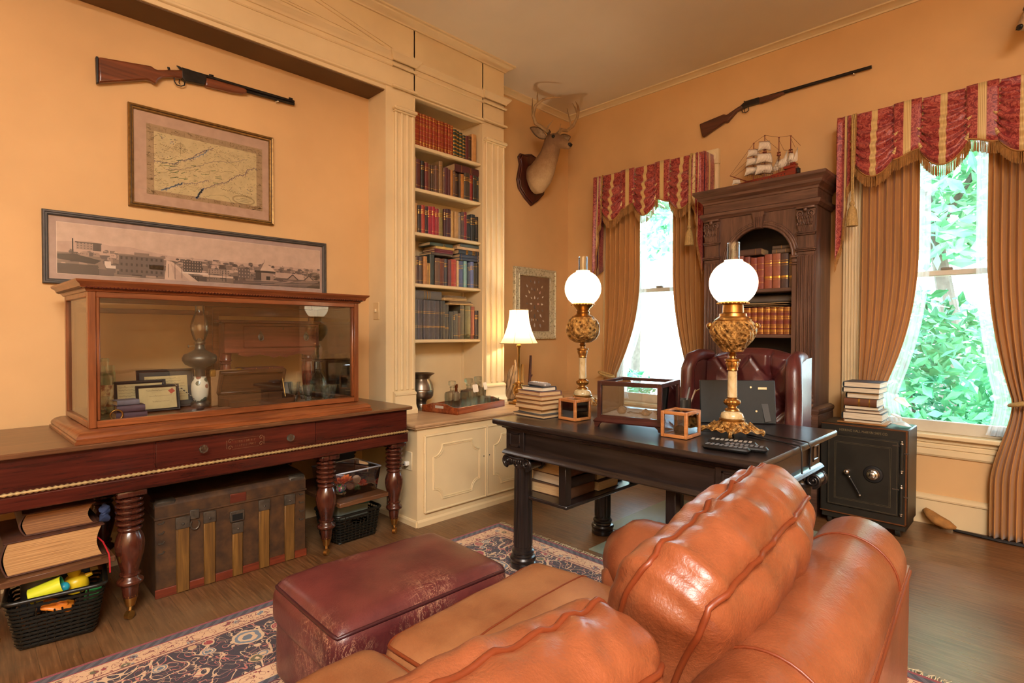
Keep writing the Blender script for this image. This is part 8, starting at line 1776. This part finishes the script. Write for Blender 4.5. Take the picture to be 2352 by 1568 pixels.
def deer(label, loc, rz, yaw=0, pitch=0, horns=True, es=1.0, sc=1.0):
    t = thing('mounted_deer', label, 'deer mount', loc, rz); t.scale = (sc, sc, sc); PV = Vector((0, -.13, .05)); RT = Matrix.Rotation(R(yaw), 3, 'Z') @ Matrix.Rotation(R(pitch), 3, 'X')
    def turn(mb):
        if yaw or pitch:
            for i, p in enumerate(mb.v):
                k = sm((-p[1]-.10)/.10); q = Vector(p); w = PV+RT @ (q-PV); mb.v[i] = tuple(q.lerp(w, k))
        return mb
    sh = [(0, .262), (.05, .250), (.095, .236), (.150, .236), (.178, .20), (.160, .135), (.176, .06), (.194, -.01), (.170, -.09), (.09, -.165), (0, -.222)]; sh = sh+[(-x, z) for x, z in sh[-2:0:-1]]
    mb = MB(); mb.prism(sh[::-1], -.020, 0, 'y'); mb.prism([(x*.9, z*.9+.002) for x, z in sh[::-1]], -.032, -.019, 'y'); o = mb.build('plaque', M['plq'], t, smooth=30); md = o.modifiers.new('edge', 'BEVEL'); md.width = .007; md.segments = 3; md.limit_method = 'ANGLE'
    mb = MB(); mb.tube([(x*.95, -.021, z*.95) for x, z in sh], .006, 8, closed=True); mb.build('plaque_bead', M['plq'], o, smooth=70)
    mb = MB()     # neck, head and muzzle in one skin
    loft(mb, [((.0, -.030, .01), .085, .135, (0, -1, .25)), ((.0, -.07, .015), .105, .150, (0, -1, .45)), ((.0, -.13, .05), .108, .135, (0, -1, .9)), ((.0, -.185, .12), .096, .112, (0, -.75, 1)), ((.0, -.235, .20), .082, .092, (0, -.6, 1)), ((.0, -.265, .27), .074, .088, (0, -.6, 1)), ((0, -.275, .32), .070, .082, (0, -.6, 1)), ((0, -.285, .358), .050, .060, (0, -.6, 1)), ((0, -.29, .372), .015, .02, (0, -.6, 1))])
    loft(mb, [((0, -.235, .335), .045, .04, (0, -1, -.45)), ((0, -.275, .325), .068, .062, (0, -1, -.45)), ((0, -.315, .310), .068, .064, (0, -1, -.45)), ((0, -.355, .290), .055, .056, (0, -1, -.5)), ((0, -.395, .268), .041, .046, (0, -1, -.5)), ((0, -.435, .246), .034, .038, (0, -1, -.5)), ((0, -.462, .232), .031, .033, (0, -1, -.45)), ((0, -.478, .224), .018, .02, (0, -1, -.4))])
    for s in (-1, 1): mb.ball((s*.050, -.312, .338), .022, .026, .018, 12, 8)
    turn(mb); o = mb.build('body', M['coat'], t, smooth=80); md = o.modifiers.new('skin', 'REMESH'); md.mode = 'VOXEL'; md.voxel_size = .0065; md.use_smooth_shade = True; m2 = o.modifiers.new('soften', 'SMOOTH'); m2.iterations = 8; m2.factor = .5
    mb = MB(); mb.ball((0, -.474, .238), .026, .017, .019, 16, 10); turn(mb); o2 = mb.build('nose', M['noseb'], o, smooth=80)
    for s in (-1, 1):
        turn(MB().ball((s*.062, -.335, .330), .0155, n=14, k=10)).build('eye', M['eye'], o, smooth=80)
        turn(MB().ball((s*.011, -.489, .237), .006, .005, .004, 8, 6)).build('nostril', M['eye'], o, smooth=80)
        R_ = Matrix.Translation((s*.072, -.262, .335)) @ Matrix.Rotation(R(-s*(6 if s < 0 else 24)), 4, 'Y')
        def ear(u, v, s=s):
            w = .048*sin(pi*min(1, v*.93+.06))**.8*(1-.25*v); a = (u-.5)*2; return R_ @ Vector((s*(.01+.205*v*es), -.012-.030*(1-a*a)*sin(pi*v)*-1+.010, (a*w+.006*v)*es))
        mb = MB(); mb.grid(ear, 12, 16); turn(mb); e = mb.build('ear', M['earin'], t, smooth=80, solid=.007)
        mb = MB(); mb.tube([ear(0, v/14) for v in range(15)]+[ear(1, v/14) for v in range(14, -1, -1)], .0045, 6); turn(mb); mb.build('ear_rim', M['antlerd'], e, smooth=80)
        if not horns: continue
        d = .0 if s < 0 else .05
        main = [(s*.055, -.272, .385), (s*.13, -.268, .405+d), (s*.215, -.265, .420+d), (s*.272, -.285, .470+d), (s*.285, -.325, .535+d), (s*.245, -.375, .585+d), (s*.17, -.425, .612+d*.6), (s*.10, -.455, .622+d*.5)]
        mb = MB(); mb.tube(main, [.018, .0165, .015, .0145, .013, .011, .0085, .003], 12)
        for P, r in (([(s*.262, -.278, .455+d), (s*.258, -.262, .53+d), (s*.235, -.245, .64+d)], .010), ([(s*.278, -.345, .55+d), (s*.262, -.325, .62+d), (s*.24, -.305, .672+d)], .009), ([(s*.085, -.270, .392), (s*.075, -.290, .43), (s*.055, -.325, .475)], .009)): mb.tube(P, [r, r*.75, .002], 10)
        an = mb.build('antler', M['antler'], t, smooth=80); MB().tube([(s*.046, -.273, .378), (s*.064, -.272, .389)], .022, 12).build('burr', M['antlerd'], an, smooth=60)
    return t
deer('mounted antlered deer head on a dark shield plaque in the room corner', (XR, 3.74, 2.60), pi/2)
deer('second mounted deer head above the far curtains, only its dark nose tip showing', (.132, YW, 2.815), 0, -60, 30, False, .6, .85)
